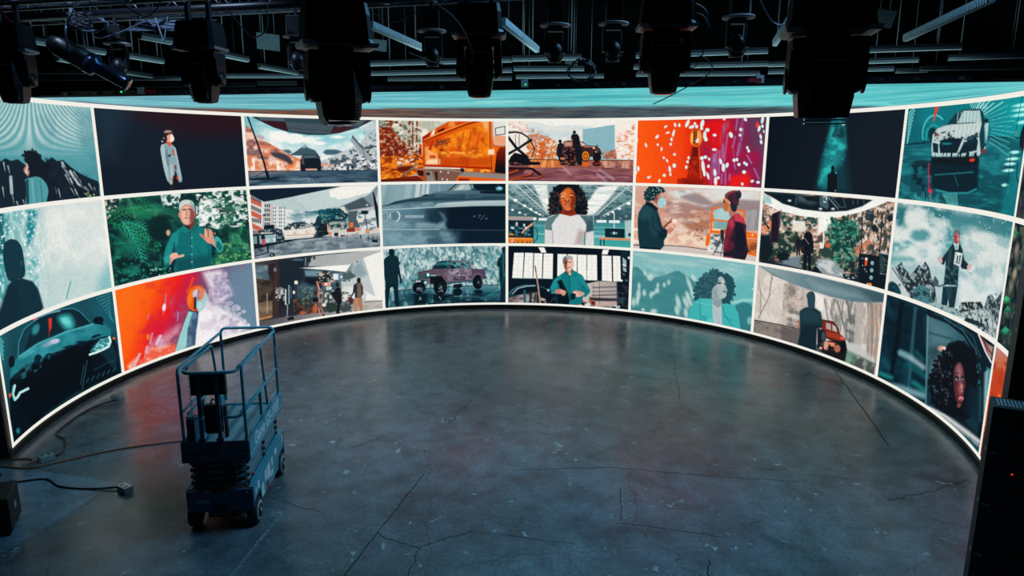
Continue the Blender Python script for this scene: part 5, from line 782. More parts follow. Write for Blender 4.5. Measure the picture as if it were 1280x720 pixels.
    p.ell(255, 380, 34, 36, '6a7070', b=10); p.nz([(220, 345), (300, 345), (300, 450), (220, 450)], None, 'c0c4c0', 60, 50, seed=9, lo=.5, hi=.58); p.ln([(300, 365), (300, 480)], 12, 'c4ccca'); p.ln([(325, 330), (327, 475)], 8, '9cb4b4'); p.ln([(315, 480), (312, 590)], 6, 'b0b8b4'); p.ln([(383, 320), (385, 460)], 6, '1c262c'); p.poly([(370, 293), (396, 293), (396, 320), (370, 320)], 'f0ece0'); p.ell(366, 385, 9, 14, 'f4e8d8', b=3); p.ln([(340, 340), (345, 430)], 12, '5c7c88', .6, b=8)
    p.nz([(360, 440), (540, 440), (540, 570), (370, 570)], '2c2628', 'b05a38', 26, 16, seed=10, lo=.5, hi=.62, b=8)
    for x, y, an, L, bd in ((470, 470, -140, 100, -30), (470, 470, -110, 130, -30), (470, 470, -90, 130, 10), (475, 470, -70, 120, 40), (475, 480, -50, 110, 40), (465, 480, -160, 90, -20), (470, 450, -100, 110, -60), (475, 450, -80, 120, 60), (470, 500, -30, 80, 40), (465, 500, 200, 80, -20)): p.frond(x, y, an, L, bd, '2a3c34', 4, 9, .35)
    p.nz([(420, 340), (520, 340), (520, 480), (430, 480)], None, '7c9484', 60, 50, seed=11, lo=.54, hi=.62, a=.7); p.poly([(445, 555), (495, 555), (488, 605), (455, 605)], '16181e'); p.ln([(450, 520), (490, 520)], 40, '3a3430', .7, b=8)
    # floor
    vg(p, [90, 600, 1080], ['4c4a50', '8c8a8c', 'c8c0b8'], [(80, 620), (300, 580), (440, 560), (600, 545), (840, 520), (930, 465), (1075, 450), (1095, 550), (600, 640), (80, 690)], ax=0, b=6)
    p.nz([(80, 620), (600, 560), (1095, 500), (1095, 550), (80, 690)], None, '5e5c62', 20, 16, seed=12, lo=.5, hi=.65, a=.7); p.ln([(925, 462), (1070, 452)], 6, '3c5450'); p.nz([(840, 500), (1080, 470), (1090, 540), (860, 560)], None, 'a8a098', 20, 30, seed=13, lo=.48, hi=.62)
    p.poly([(310, 590), (360, 575), (370, 600), (320, 608)], '10161c'); p.ln([(290, 620), (310, 560), (320, 590)], 5, '6c7478')
    p.curls([(630, 480), (690, 475), (695, 530), (640, 535)], '2c3834', 26, 10); p.curls([(740, 500), (800, 490), (815, 530), (750, 535)], '3c4844', 22, 8); p.ell(605, 485, 18, 14, 'e8e0d4', b=5)
    # people
    p.poly([(545, 300), (555, 298), (570, 350), (596, 370), (598, 420), (590, 470), (560, 475), (552, 400), (560, 360)], 'b87c64'); p.poly([(560, 365), (595, 360), (600, 400), (590, 465), (562, 465)], 'a89088'); p.nz([(560, 365), (600, 360), (590, 465), (562, 465)], None, '4c4448', 60, 60, seed=14, lo=.48, hi=.56); p.ell(573, 345, 12, 16, '2c2428'); p.ln([(550, 302), (568, 360)], 13, 'd08c70')
    p.poly([(550, 465), (590, 465), (588, 515), (552, 520)], '6c5450'); p.ln([(562, 515), (575, 560), (578, 590)], 14, 'c07c60', w2=9); p.ln([(582, 512), (600, 545), (604, 565)], 13, 'b87458', w2=8); p.poly([(555, 590), (590, 582), (592, 598), (558, 602)], '14161c'); p.poly([(590, 562), (608, 555), (610, 572), (598, 580)], '14161c')
    p.poly([(515, 430), (560, 425), (560, 460), (518, 465)], '14141a'); p.ell(540, 390, 14, 16, '3c2420'); p.poly([(530, 480), (548, 480), (548, 545), (535, 545)], 'c8603c')
    p.poly([(700, 350), (715, 340), (735, 350), (748, 400), (748, 470), (735, 480), (728, 560), (708, 565), (705, 540), (712, 480), (692, 440), (660, 400), (690, 380)], '161a20', sm=False); p.ell(712, 325, 13, 18, '1c1a20'); p.poly([(705, 545), (732, 545), (732, 565), (700, 565)], '0e1218'); p.ln([(660, 398), (700, 380)], 12, '161a20')
    p.poly([(860, 310), (900, 305), (916, 345), (912, 400), (900, 432), (852, 432), (850, 380), (838, 400), (842, 340)], '2c2c34'); p.poly([(868, 312), (902, 310), (914, 350), (900, 430), (870, 430)], '7c6858', a=.85, b=6); p.ell(882, 290, 16, 22, '1e1a20'); p.ln([(850, 330), (842, 385), (828, 410)], 18, '1c2028', w2=10); p.ln([(828, 410), (800, 440)], 8, '6c4c44'); p.ln([(905, 330), (912, 400)], 12, '2c2a30')
    p.poly([(850, 430), (910, 428), (912, 480), (915, 552), (895, 553), (880, 480), (868, 520), (870, 556), (850, 556), (838, 480)], 'a8795c'); p.poly([(850, 430), (880, 430), (866, 510), (846, 540), (840, 480)], 'c08c6c', a=.7, b=6); p.curls([(800, 430), (835, 435), (835, 470), (810, 478)], '4c2c2c', 14, 7)
    return p
def pic_32():                              # camouflaged pickup before a waterfall of light
    p = Pic(3, 2, 472, 302, 7.619, '7fa0a6')
    p.all('5f8c94', 'b4c8c8', 50, 12, seed=2, lo=.38, hi=.62); p.all(None, '2c6470', 50, 10, seed=3, lo=.52, hi=.64, a=.8); p.all(None, 'dbe6e2', 60, 20, seed=4, lo=.56, hi=.66, a=.85); p.all(None, '4c9098', 10, 5, seed=41, lo=.5, hi=.7, a=.45)
    p.dots(90, 200, 60, 1150, 400, 3, 7, ['e0eeea', 'cfe0de'], a=.6)
    vg(p, [410, 470, 640], ['5a8c96', '2f6470', '164450'], [(60, 475), (340, 448), (1000, 412), (1220, 412), (1220, 600), (60, 670)])
    p.nz([(60, 475), (340, 448), (1220, 412), (1220, 600), (60, 670)], None, '9cc0c4', 40, 5, seed=5, lo=.5, hi=.66, a=.7); p.nz([(60, 500), (1220, 480), (1220, 600), (60, 670)], None, '0e3440', 9, 18, seed=6, lo=.45, hi=.6, a=.85); p.ln([(200, 468), (340, 450), (560, 440), (1000, 412), (1170, 412)], 6, '0a2430')
    p.poly([(340, 500), (470, 495), (480, 600), (350, 610)], '081c26', b=14); p.nz([(520, 500), (1000, 500), (1020, 585), (400, 610)], None, '071a24', 8, 20, seed=7, lo=.38, hi=.52, a=.95, b=12); p.ell(762, 480, 45, 36, '071720', b=5); p.ell(590, 540, 60, 34, '081a24', b=8); p.ell(408, 545, 55, 38, '081a24', b=8); p.ell(958, 478, 44, 20, '081a24', b=6)
    for x, y in ((405, 535), (400, 550), (412, 545), (590, 530), (600, 545)): p.ell(x, y, 3, 9, 'b8ccd0')
    p.ln([(1050, 520), (1150, 455)], 5, '2fc49c', .7); p.ell(468, 605, 8, 20, '26d0a8', a=.8, b=6); p.ln([(85, 620), (250, 645)], 5, '2cc89c', .8); p.ell(92, 622, 14, 10, '50e0b4', b=6)
    # truck
    P_ = '6c5e6c'
    p.poly([(520, 262), (560, 205), (600, 188), (705, 180), (870, 180), (882, 200), (895, 262), (1020, 262), (1030, 300), (1020, 345), (905, 370), (680, 400), (600, 420), (360, 400), (360, 310), (380, 292)], P_)
    p.poly([(522, 262), (562, 206), (600, 190), (702, 184), (690, 260)], '0e2a34'); p.nz([(522, 262), (562, 206), (600, 190), (702, 184), (690, 260)], None, '2f7c84', 26, 20, seed=8, lo=.48, hi=.62); p.ln([(520, 264), (560, 206), (600, 188), (705, 182)], 7, '1c242c')
    p.poly([(712, 190), (780, 190), (788, 255), (710, 258)], '5a9aa0'); p.poly([(800, 192), (860, 192), (868, 250), (805, 252)], '5a9aa0'); p.nz([(712, 190), (866, 192), (868, 252), (712, 256)], None, '123440', 50, 40, seed=9, lo=.48, hi=.56); p.ln([(792, 188), (800, 255)], 11, P_); p.ln([(707, 185), (690, 262)], 10, P_)
    p.ell(712, 244, 20, 18, '0a1820'); p.poly([(385, 295), (520, 265), (690, 262), (640, 300), (520, 305), (390, 310)], '5c4c5a'); p.ln([(385, 296), (520, 270)], 6, '241c28'); p.poly([(690, 262), (890, 258), (895, 360), (680, 372), (660, 340)], '76667a'); p.nz([(680, 262), (895, 258), (895, 360), (680, 372)], None, 'c4bcc8', 40, 26, seed=10, lo=.5, hi=.6, a=.85); p.nz([(680, 262), (895, 258), (895, 360), (680, 372)], None, '2c2838', 40, 26, seed=11, lo=.55, hi=.64, a=.8)
    p.ln([(800, 262), (806, 365)], 4, '2a2430'); p.poly([(895, 265), (1022, 265), (1030, 340), (1000, 335), (960, 310), (920, 325), (900, 365)], '52425a'); p.ln([(895, 264), (1022, 264)], 6, '2c2430'); p.ln([(905, 360), (920, 315), (960, 300), (995, 320)], 10, '6f5a6c'); p.ln([(1010, 345), (1032, 342)], 14, '141820')
    p.poly([(360, 310), (500, 300), (530, 320), (500, 350), (360, 365)], '283a44'); 
    for i in range(6): p.ln([(392 + i * 11, 308), (392 + i * 11, 358)], 4, '5c7078', .9)
    p.ell(372, 335, 14, 30, '5a9a9c', b=4); p.ell(480, 316, 20, 20, '3c9c9c'); p.ell(482, 316, 12, 13, 'd8f8f0', b=3); p.poly([(505, 318), (555, 320), (552, 332), (508, 332)], '8adcc0'); p.ln([(540, 326), (556, 326)], 6, 'f0c880')
    p.ln([(500, 308), (580, 300), (630, 312), (655, 360)], 20, '5a4a58', w2=14); p.poly([(500, 330), (610, 325), (640, 370), (560, 400), (500, 400)], '0a141c', b=4)
    p.poly([(330, 370), (440, 362), (470, 380), (460, 405), (335, 405)], '121e26'); p.poly([(362, 370), (410, 370), (412, 400), (364, 402)], 'b8ccd0', b=2); p.ell(345, 388, 12, 10, '6c9c9c'); p.ell(455, 390, 16, 14, '4cc0a8'); p.ell(456, 390, 9, 8, 'e0fff0'); p.ln([(330, 372), (440, 364)], 6, '4c6068')
    p.ln([(665, 398), (910, 372)], 16, '3a5c68'); p.ln([(665, 390), (910, 364)], 4, '1c242c'); p.poly([(720, 408), (800, 400), (810, 430), (770, 445), (725, 440)], '0a141c')
    for x, y, rx, ry in ((598, 428, 66, 82), (395, 440, 62, 56), (955, 385, 48, 68)): p.ell(x, y, rx, ry, '080e14'); p.ell(x + 6, y + 4, rx * .55, ry * .6, '0f1a22'); p.ell(x + 6, y + 4, rx * .18, ry * .18, '5a7078')
    p.dots(22, 575, 440, 620, 480, 2, 4, ['b8c8cc', '5c7078']); p.dots(20, 375, 440, 430, 475, 2, 4, ['b8c8cc', '6c8088']); p.ln([(640, 370), (655, 410), (655, 460)], 5, '2a3840'); p.ln([(985, 345), (998, 385), (990, 425)], 7, '4a6068'); p.ell(488, 415, 6, 12, 'a8c0c4')
    # figures
    p.poly([(105, 88), (160, 85), (158, 130), (195, 150), (212, 215), (205, 225), (222, 330), (236, 385), (225, 402), (210, 390), (215, 370), (190, 290), (198, 410), (195, 470), (208, 625), (180, 635), (165, 560), (150, 440), (135, 430), (118, 450), (105, 560), (105, 652), (80, 655), (72, 500), (74, 400), (62, 300), (62, 170), (80, 148), (118, 130)], '08222e', sm=False)
    p.poly([(62, 170), (80, 148), (118, 132), (158, 132), (195, 150), (205, 215), (195, 300), (198, 400), (75, 400), (62, 300)], '0d2833'); p.ell(132, 100, 26, 36, '091f2a')
    p.poly([(1180, 60), (1220, 45), (1225, 600), (1165, 590), (1140, 575), (1165, 555), (1170, 440), (1160, 330), (1160, 240), (1135, 235), (1145, 165), (1180, 135), (1190, 110)], '0b2632', b=3); p.ln([(1160, 170), (1185, 200)], 8, '1f5a64', .7, b=5); p.ln([(1200, 120), (1195, 240), (1205, 330)], 14, '2f8890', .6, b=8); p.ln([(1210, 280), (1190, 400), (1170, 440)], 4, '1fa088', .6)
    return p
def pic_42():                              # man in teal shirt before bright windows
    p = Pic(4, 2, 628, 302, 7.619, '081420')
    vg(p, [40, 400, 620], ['07121e', '0a1622', '070f1a'])
    for q in (((112, 106), (205, 106), (192, 350), (93, 346)), ((215, 106), (294, 108), (288, 350), (199, 350)), ((303, 110), (382, 112), (376, 352), (294, 350)), ((393, 113), (482, 115), (478, 356), (384, 352)), ((526, 118), (612, 120), (608, 320), (522, 330)), ((622, 120), (712, 122), (708, 300), (620, 300)), ((716, 124), (800, 126), (802, 366), (716, 360)), ((806, 127), (900, 128), (903, 370), (806, 368)), ((948, 132), (1038, 136), (1044, 380), (948, 372)), ((1052, 136), (1122, 138), (1128, 382), (1056, 380))):
        p.poly(q, 'f3f1ea'); 
        for k in range(1, 7):
            y0 = q[0][1] + (q[2][1] - q[0][1]) * k / 7; p.ln([(q[0][0] + (q[3][0] - q[0][0]) * k / 7 + 3, y0), (q[1][0] + (q[2][0] - q[1][0]) * k / 7 - 3, y0)], 2.5, 'bcc6c2', .7)
        xm = (q[0][0] + q[1][0]) / 2; xb = (q[2][0] + q[3][0]) / 2; p.ln([(xm, q[0][1] + 3), (xb, q[2][1] - 3)], 3, 'b4c0bc', .7)
    p.poly([(95, 340), (480, 345), (480, 356), (93, 350)], 'a8d0cc', a=.5); p.poly([(342, 55), (398, 55), (420, 104), (372, 106)], 'f2f0ea'); p.poly([(958, 76), (1016, 76), (1000, 122), (946, 122)], 'f2f0ea')
    p.poly([(1120, 90), (1215, 90), (1215, 250), (1195, 180), (1150, 170)], '0a2430'); p.ln([(1140, 140), (1140, 240)], 8, '1a3844'); p.poly([(1145, 150), (1180, 180), (1182, 290), (1150, 280)], '9cb4ba'); p.ln([(1130, 220), (1190, 260)], 9, '0a1420'); p.ell(1205, 155, 12, 12, 'e0f0f0', b=3); p.ell(1160, 225, 18, 10, 'c8dcdc', 20, b=3); p.ell(1130, 372, 16, 12, 'f0f0ea', b=4); p.nz([(1140, 290), (1200, 290), (1200, 380), (1160, 380)], None, '4c646c', 30, 30, seed=2, lo=.5, hi=.6)
    p.ln([(60, 500), (95, 462), (150, 432), (220, 418), (312, 418)], 16, '3a6c78', .9); p.ln([(92, 500), (150, 445), (230, 425), (310, 420)], 7, 'b0d0d4'); p.ln([(340, 425), (400, 440), (450, 480)], 8, '2a5462'); p.ell(438, 462, 12, 12, 'a8c4c8', b=5)
    p.nz([(60, 530), (190, 500), (335, 480), (330, 590), (60, 585)], 'a89c98', '584c50', 16, 20, seed=3, lo=.4, hi=.6, b=6); p.ln([(268, 480), (268, 590)], 22, '14202c', .9); p.ln([(320, 490), (300, 590)], 14, '18242e', .8); p.poly([(200, 460), (222, 460), (225, 590), (203, 590)], '1f5864'); p.nz([(360, 530), (410, 530), (420, 590), (360, 590)], None, 'b8a49c', 40, 40, seed=4, lo=.45, hi=.58); p.nz([(60, 490), (200, 440), (200, 500), (60, 540)], None, '20404c', 10, 10, seed=5, lo=.45, hi=.6, a=.8)
    p.ln([(312, 232), (330, 360), (345, 460), (360, 592)], 13, 'a88c7c', w2=16); p.ln([(310, 232), (318, 290)], 8, '5c4c48')
    p.ln([(440, 590), (500, 530), (520, 590)], 14, '1c3c48', .8)
    # crate wall right
    vg(p, [760, 860, 1080, 1110], ['d0c2ba', 'c0b2ac', 'aca09c', '1c1c26'], [(800, 400), (920, 375), (1090, 385), (1105, 620), (880, 620), (760, 560)], ax=0, b=5)
    for y, h in ((430, 14), (470, 10), (505, 16), (548, 22)): p.ln([(860, y + 8), (1100, y)], h, '5c5458', .75, b=7)
    p.ln([(925, 380), (925, 610)], 5, '3c3838', .8); p.ln([(870, 400), (865, 520)], 6, '6c6464', .7); p.poly([(830, 530), (1090, 545), (1100, 570), (830, 560)], '2c2a32', b=8); p.poly([(1095, 380), (1200, 390), (1195, 640), (1100, 625)], '0c1420', b=10); p.nz([(1100, 400), (1195, 400), (1195, 640), (1100, 625)], None, '2c3c46', 26, 20, seed=6, lo=.52, hi=.64)
    p.poly([(820, 550), (888, 560), (885, 615), (840, 612)], '9c5a44'); p.poly([(850, 570), (880, 575), (878, 600), (852, 598)], '4c2420'); p.ell(812, 600, 30, 14, 'd0dcd8'); p.ell(780, 575, 18, 8, 'b8785c'); p.poly([(885, 590), (1080, 565), (1090, 605), (900, 620)], 'c0a498', a=.8, b=8); p.nz([(1020, 610), (1120, 600), (1120, 640), (1020, 635)], None, 'b8ccd0', 50, 40, seed=7, lo=.5, hi=.6)
    # man
    p.poly([(575, 300), (600, 280), (690, 280), (760, 320), (790, 380), (835, 460), (835, 480), (790, 530), (765, 520), (755, 600), (600, 605), (520, 590), (515, 500), (470, 495), (455, 440), (490, 360)], '10747a')
    p.poly([(490, 370), (560, 310), (560, 400), (500, 450), (465, 470), (458, 440)], '1c8e90', b=8); p.poly([(700, 300), (760, 325), (800, 400), (830, 460), (790, 450), (750, 400)], '1a888c', b=10); p.poly([(650, 330), (720, 340), (740, 440), (700, 470), (655, 460)], '188488', b=14)
    p.poly([(520, 380), (560, 360), (590, 420), (620, 480), (640, 560), (630, 600), (520, 590), (518, 500), (560, 460)], '04141e', b=8); p.poly([(555, 400), (580, 410), (580, 450), (540, 450)], '04141e', b=4); p.poly([(645, 500), (700, 480), (710, 520), (680, 550), (645, 560)], '05202a', b=8); p.ln([(640, 310), (642, 450), (638, 590)], 6, '0a4a52'); p.ln([(648, 320), (650, 580)], 3, '54b0b0', .6)
    p.ln([(760, 420), (790, 450)], 8, '0a4c54', .8); p.ln([(790, 530), (830, 490)], 8, '4cb0b0', .8); p.ln([(470, 490), (510, 470)], 14, '3aa0a2', .8)
    p.poly([(590, 285), (615, 270), (640, 320), (610, 320)], '0c5c64'); p.poly([(640, 320), (675, 270), (695, 290), (670, 320)], '188488'); p.poly([(600, 262), (672, 258), (672, 285), (640, 322), (605, 290)], '6c3c34'); p.poly([(625, 300), (655, 290), (650, 318), (638, 322)], 'd8c0b4')
    p.ell(628, 215, 44, 78, 'b87c6c'); p.poly([(625, 170), (668, 180), (672, 240), (640, 288), (622, 260)], 'ecc0ac', b=8, sm=True); p.poly([(586, 180), (618, 180), (612, 260), (595, 255)], '7c4438', b=8, sm=True); p.poly([(578, 215), (576, 165), (595, 138), (640, 132), (668, 150), (676, 200), (670, 205), (664, 168), (622, 152), (592, 168)], 'a0aeb2', sm=True); p.poly([(578, 215), (578, 165), (600, 142), (610, 160), (590, 190)], '5c6c74', sm=True); p.ell(675, 215, 7, 18, 'e8b8a4')
    p.ln([(595, 200), (615, 200)], 9, '3c1c18'); p.ln([(632, 196), (655, 196)], 8, '54302a'); p.ln([(622, 205), (618, 232), (630, 235)], 7, 'e8b09c'); p.ln([(602, 250), (645, 244)], 9, '54201c'); p.ln([(608, 248), (642, 243)], 4, 'f4e8e0')
    p.poly([(500, 465), (545, 450), (600, 468), (605, 495), (580, 518), (555, 500), (510, 495)], 'c08070', sm=True); p.ln([(555, 470), (598, 485)], 10, 'e8b8a8'); p.ln([(550, 485), (590, 505)], 9, 'd8a090'); p.poly([(668, 480), (700, 465), (775, 485), (775, 510), (720, 528), (700, 515), (698, 495)], 'd0a090', sm=True); p.ln([(675, 485), (720, 500)], 9, 'f0d0c0'); p.ln([(700, 520), (735, 515)], 8, 'f0ccc0')
    p.ln([(600, 603), (755, 606)], 10, '4c4038'); p.ell(740, 606, 24, 8, 'c0a480')
    return p
def pic_52():                              # girl with curly hair, pale teal mountains
    p = Pic(5, 2, 780, 305, 6.263, '7cc0c0')
    vg(p, [60, 250, 420, 660], ['82b4b6', '7abcbc', '62b4b4', '4ea4a6']); p.nz([(50, 60), (1040, 60), (1040, 300), (50, 300)], None, 'a8cac8', 5, 14, seed=2, lo=.42, hi=.66, a=.8, b=20); p.ln([(850, 460), (930, 440), (1000, 440)], 24, 'a8d4d0', .8, b=16); p.poly([(870, 280), (1030, 250), (1020, 420), (870, 420)], '5cb0b2', a=.6, b=30)
    p.poly([(60, 210), (75, 180), (105, 178), (150, 220), (180, 260), (230, 265), (330, 240), (400, 212), (430, 210), (500, 255), (560, 290), (600, 620), (50, 520)], '3f8388', b=8); p.poly([(50, 380), (500, 330), (560, 580), (50, 520)], '3a8084', a=.5, b=40); p.nz([(50, 180), (560, 240), (560, 600), (50, 520)], None, '58969a', 8, 8, seed=3, lo=.5, hi=.7, a=.6, b=20)
    for x, y, rx, ry, ro in ((205, 262, 24, 26, -20), (165, 225, 12, 22, -20), (350, 300, 12, 20, 0), (315, 320, 12, 18, 0), (265, 325, 12, 20, 0), (258, 365, 18, 22, 20), (232, 385, 14, 14, 0), (212, 398, 14, 24, 0), (158, 382, 14, 24, 0), (118, 330, 12, 26, 0), (112, 400, 17, 48, 5), (75, 455, 15, 34, 0), (103, 450, 12, 26, 0), (232, 528, 26, 20, 0), (425, 455, 17, 55, -15), (415, 520, 18, 38, -10), (485, 460, 17, 50, -25), (510, 440, 16, 60, -25), (535, 390, 14, 50, -15), (510, 310, 14, 60, -20), (545, 265, 16, 30, -25), (485, 540, 16, 40, -5), (150, 515, 14, 14, 0), (500, 400, 12, 30, -20)):
        p.ell(x, y, rx, ry, 'c4d8d4', ro, a=.85, b=14)
    p.poly([(870, 480), (930, 455), (985, 465), (1010, 500), (1000, 690), (890, 680)], '2f7880', b=8); p.ell(985, 600, 22, 30, '7ab4b4', b=14)
    # girl
    p.curls([(565, 350), (590, 290), (640, 240), (700, 210), (760, 235), (820, 250), (850, 300), (860, 360), (840, 430), (810, 470), (770, 450), (740, 400), (690, 430), (600, 430), (560, 420)], '1f4c56', 150, 13, jit=12); p.nz([(570, 420), (560, 350), (620, 250), (700, 210), (740, 240), (700, 420)], None, '44747a', 60, 50, seed=5, lo=.48, hi=.62, a=.7, b=10)
    p.poly([(690, 400), (760, 400), (768, 470), (740, 520), (700, 510), (680, 460)], '869c9e'); p.poly([(740, 265), (765, 255), (790, 290), (798, 335), (808, 360), (800, 390), (790, 420), (750, 432), (700, 425), (688, 380), (700, 340), (730, 310)], 'a8b4b6', sm=True); p.poly([(690, 370), (720, 340), (740, 420), (710, 425)], '88989c', b=14); p.poly([(745, 270), (775, 275), (790, 320), (770, 340), (750, 320)], 'bcc4c4', b=10)
    p.ell(748, 306, 16, 9, '3c4c58', b=4); p.ell(790, 312, 9, 9, '4c5a64', b=4); p.ln([(730, 288), (762, 282)], 5, '54686e'); p.ln([(790, 318), (800, 345), (785, 352)], 5, '8a9a9e'); p.ell(788, 372, 14, 7, '5c6870', b=3); p.ell(785, 400, 18, 10, 'b4bec0', b=6)
    p.poly([(505, 590), (515, 520), (545, 460), (590, 425), (680, 430), (690, 470), (700, 600), (765, 640), (760, 470), (800, 465), (860, 480), (895, 540), (912, 670), (700, 640), (500, 600)], '3cb0b0', sm=False); p.poly([(600, 430), (680, 430), (690, 600), (610, 600)], '4cb8b6', a=.8, b=12); p.poly([(690, 470), (740, 500), (765, 470), (768, 640), (700, 620)], 'b4c0c2'); p.ln([(705, 500), (745, 620)], 8, '98acb0', .6)
    p.ln([(595, 450), (600, 600)], 6, '2c8488', .8); p.ln([(770, 560), (850, 600)], 5, '1f7a80', .8); p.ln([(560, 455), (680, 480)], 5, '7cd0ce', .8); p.ln([(765, 480), (790, 560), (850, 640)], 6, '1c7880', .8); p.poly([(610, 560), (650, 560), (648, 600), (612, 600)], '2c9498', a=.6); p.ln([(690, 440), (696, 600)], 5, '80d0d0'); p.poly([(640, 600), (700, 580), (700, 625)], '58c8c6', b=5)
    p.ell(850, 200, 9, 5, 'd0e4e0', 30, a=.6); p.ell(1007, 352, 6, 6, 'e4f0ee')
    return p
def pic_62():                              # silhouette, red off-roader in pale woods
    p = Pic(6, 2, 935, 322, 4.616, 'cdbfb6')
    vg(p, [50, 210, 240, 420, 620, 780], ['c8beb4', 'd2c8be', 'a49a92', 'd8d0c8', 'b4aca6', 'a89c94'], ax=0); p.nz([(40, 40), (800, 100), (800, 720), (40, 450)], None, 'e6ddd4', 26, 10, seed=2, lo=.45, hi=.6, a=.7)
    p.nz([(210, 150), (320, 180), (300, 420), (190, 400)], None, '7a706a', 24, 18, seed=3, lo=.44, hi=.6, a=.85); p.nz([(430, 230), (640, 250), (600, 500), (540, 480)], None, '6f7470', 50, 6, seed=4, lo=.5, hi=.62, a=.8); p.nz([(560, 330), (640, 330), (620, 520), (560, 470)], None, '5c6460', 24, 20, seed=5, lo=.42, hi=.56, a=.8, b=8)
    p.poly([(380, 200), (440, 220), (440, 340), (400, 340)], 'f0eae2', a=.9, b=14); p.nz([(700, 260), (790, 260), (760, 620), (680, 560)], None, 'e0b49c', 34, 20, seed=6, lo=.5, hi=.62, a=.8); p.nz([(230, 180), (320, 200), (310, 300), (230, 280)], None, 'd8b8a4', 40, 30, seed=61, lo=.5, hi=.62, a=.7)
    for q, w in ((((140, 100), (120, 230), (60, 350)), 7), (((125, 150), (145, 120)), 4), (((60, 130), (75, 200), (70, 320)), 5), (((100, 250), (60, 180)), 4), (((115, 230), (160, 180)), 3)): p.ln(q, w, '8a7e78', .8)
    for q, w, c_ in ((((440, 240), (462, 360)), 8, '8c8680'), (((515, 250), (545, 360), (570, 450)), 12, '7a7470'), (((575, 250), (590, 380)), 14, '6a6664'), (((478, 240), (490, 330)), 5, 'a09890'), (((530, 245), (560, 340)), 5, '9c948c'), (((645, 265), (640, 380), (625, 560)), 44, 'b4aca4'), (((705, 265), (712, 400), (695, 600)), 36, '8a8079'), (((735, 270), (745, 420), (730, 620)), 16, 'a08c80'), (((765, 270), (768, 400)), 8, '8c8078')): p.ln(q, w, c_, .85)
    p.ln([(700, 280), (704, 560)], 12, 'b8aca2', .7); p.ell(710, 375, 20, 14, 'b48c7c', a=.6, b=8)
    # overhead curve
    p.poly([(60, 45), (180, 70), (400, 112), (620, 165), (785, 208), (780, 258), (700, 262), (600, 252), (480, 226), (360, 186), (240, 142), (150, 105)], '5c7880', b=4); vg(p, [60, 300, 620, 780], ['9caaa8', '6c868e', '44626c', '38545e'], [(60, 45), (400, 112), (785, 208), (782, 255), (600, 250), (480, 224), (360, 186), (240, 142)], ax=0, b=5)
    p.poly([(350, 130), (520, 170), (640, 200), (700, 250), (560, 235), (400, 195)], '93aab0', a=.6, b=24); p.ln([(620, 190), (600, 170)], 3, '8aa0a8', .6)
    p.poly([(205, 150), (240, 145), (205, 470), (185, 470)], 'bcb2a8', a=.5)
    # floor
    p.poly([(35, 362), (200, 392), (300, 420), (300, 510), (180, 480), (30, 440)], '8c8078', b=3); p.nz([(35, 362), (300, 420), (300, 510), (30, 440)], None, '6a6460', 20, 14, seed=7, lo=.45, hi=.6, a=.8); p.ln([(35, 360), (200, 390), (300, 415)], 6, '3c3a3c'); p.poly([(190, 395), (300, 418), (295, 508), (190, 480)], '544e4e', a=.7, b=8)
    p.poly([(390, 500), (560, 530), (640, 560), (735, 620), (725, 690), (540, 610), (390, 550)], '4c5250', b=4); p.nz([(390, 500), (560, 530), (735, 620), (725, 690), (540, 610)], None, '93a498', 30, 16, seed=8, lo=.46, hi=.6, a=.8); p.poly([(570, 530), (630, 560), (590, 620), (560, 600)], '5c9a80', a=.6, b=10); p.ln([(568, 530), (650, 570), (735, 615)], 7, '1c2024'); p.poly([(560, 490), (640, 500), (735, 590), (735, 615), (570, 540)], 'c4c8c4', a=.8, b=8)
    # vehicle
    p.poly([(430, 360), (490, 372), (515, 400), (530, 440), (565, 470), (560, 500), (520, 500), (440, 460), (420, 400)], '7c2418'); p.poly([(450, 375), (478, 382), (480, 420), (450, 410)], 'a8a098'); p.poly([(486, 385), (508, 400), (515, 430), (488, 422)], 'b8b0a8'); p.ln([(430, 360), (490, 370), (520, 410), (524, 436)], 7, '3a1c1c'); p.poly([(440, 425), (520, 440), (560, 468), (550, 480), (440, 455)], '9c3824', b=4); p.ell(545, 466, 16, 8, 'd85a4c', 20); p.ln([(440, 455), (540, 490)], 6, '30181a')
    p.poly([(400, 405), (425, 415), (425, 540), (400, 520)], '16202a', b=3); p.ell(432, 455, 20, 40, '141820'); p.ell(436, 455, 12, 28, '3c4a50'); p.poly([(430, 480), (560, 480), (570, 530), (560, 600), (470, 570), (420, 540)], '15161c', b=5); p.ell(550, 515, 18, 36, '0c1016'); p.nz([(430, 480), (540, 500), (530, 560), (440, 530)], None, 'e08868', 16, 10, seed=9, lo=.45, hi=.56); p.ell(450, 505, 14, 24, 'f0b098', a=.8, b=5); p.ell(420, 522, 9, 7, 'e8a8a0'); p.ell(515, 525, 18, 22, 'dc7c5c', b=6, a=.8)
    p.poly([(298, 365), (300, 400), (290, 400), (288, 365)], 'd8704c', b=3)
    # silhouette
    p.poly([(285, 510), (300, 430), (298, 310), (325, 290), (350, 285), (385, 290), (420, 315), (430, 370), (425, 405), (398, 410), (392, 545)], '11262f', b=3); p.poly([(300, 315), (350, 287), (420, 318), (425, 380), (300, 380)], '2a4c56', a=.55, b=20); p.poly([(342, 240), (338, 215), (355, 196), (378, 198), (388, 225), (386, 265), (382, 292), (350, 288)], '28444e', sm=True)
    p.ln([(300, 380), (295, 440)], 5, '3c5c64', .6)
    return p
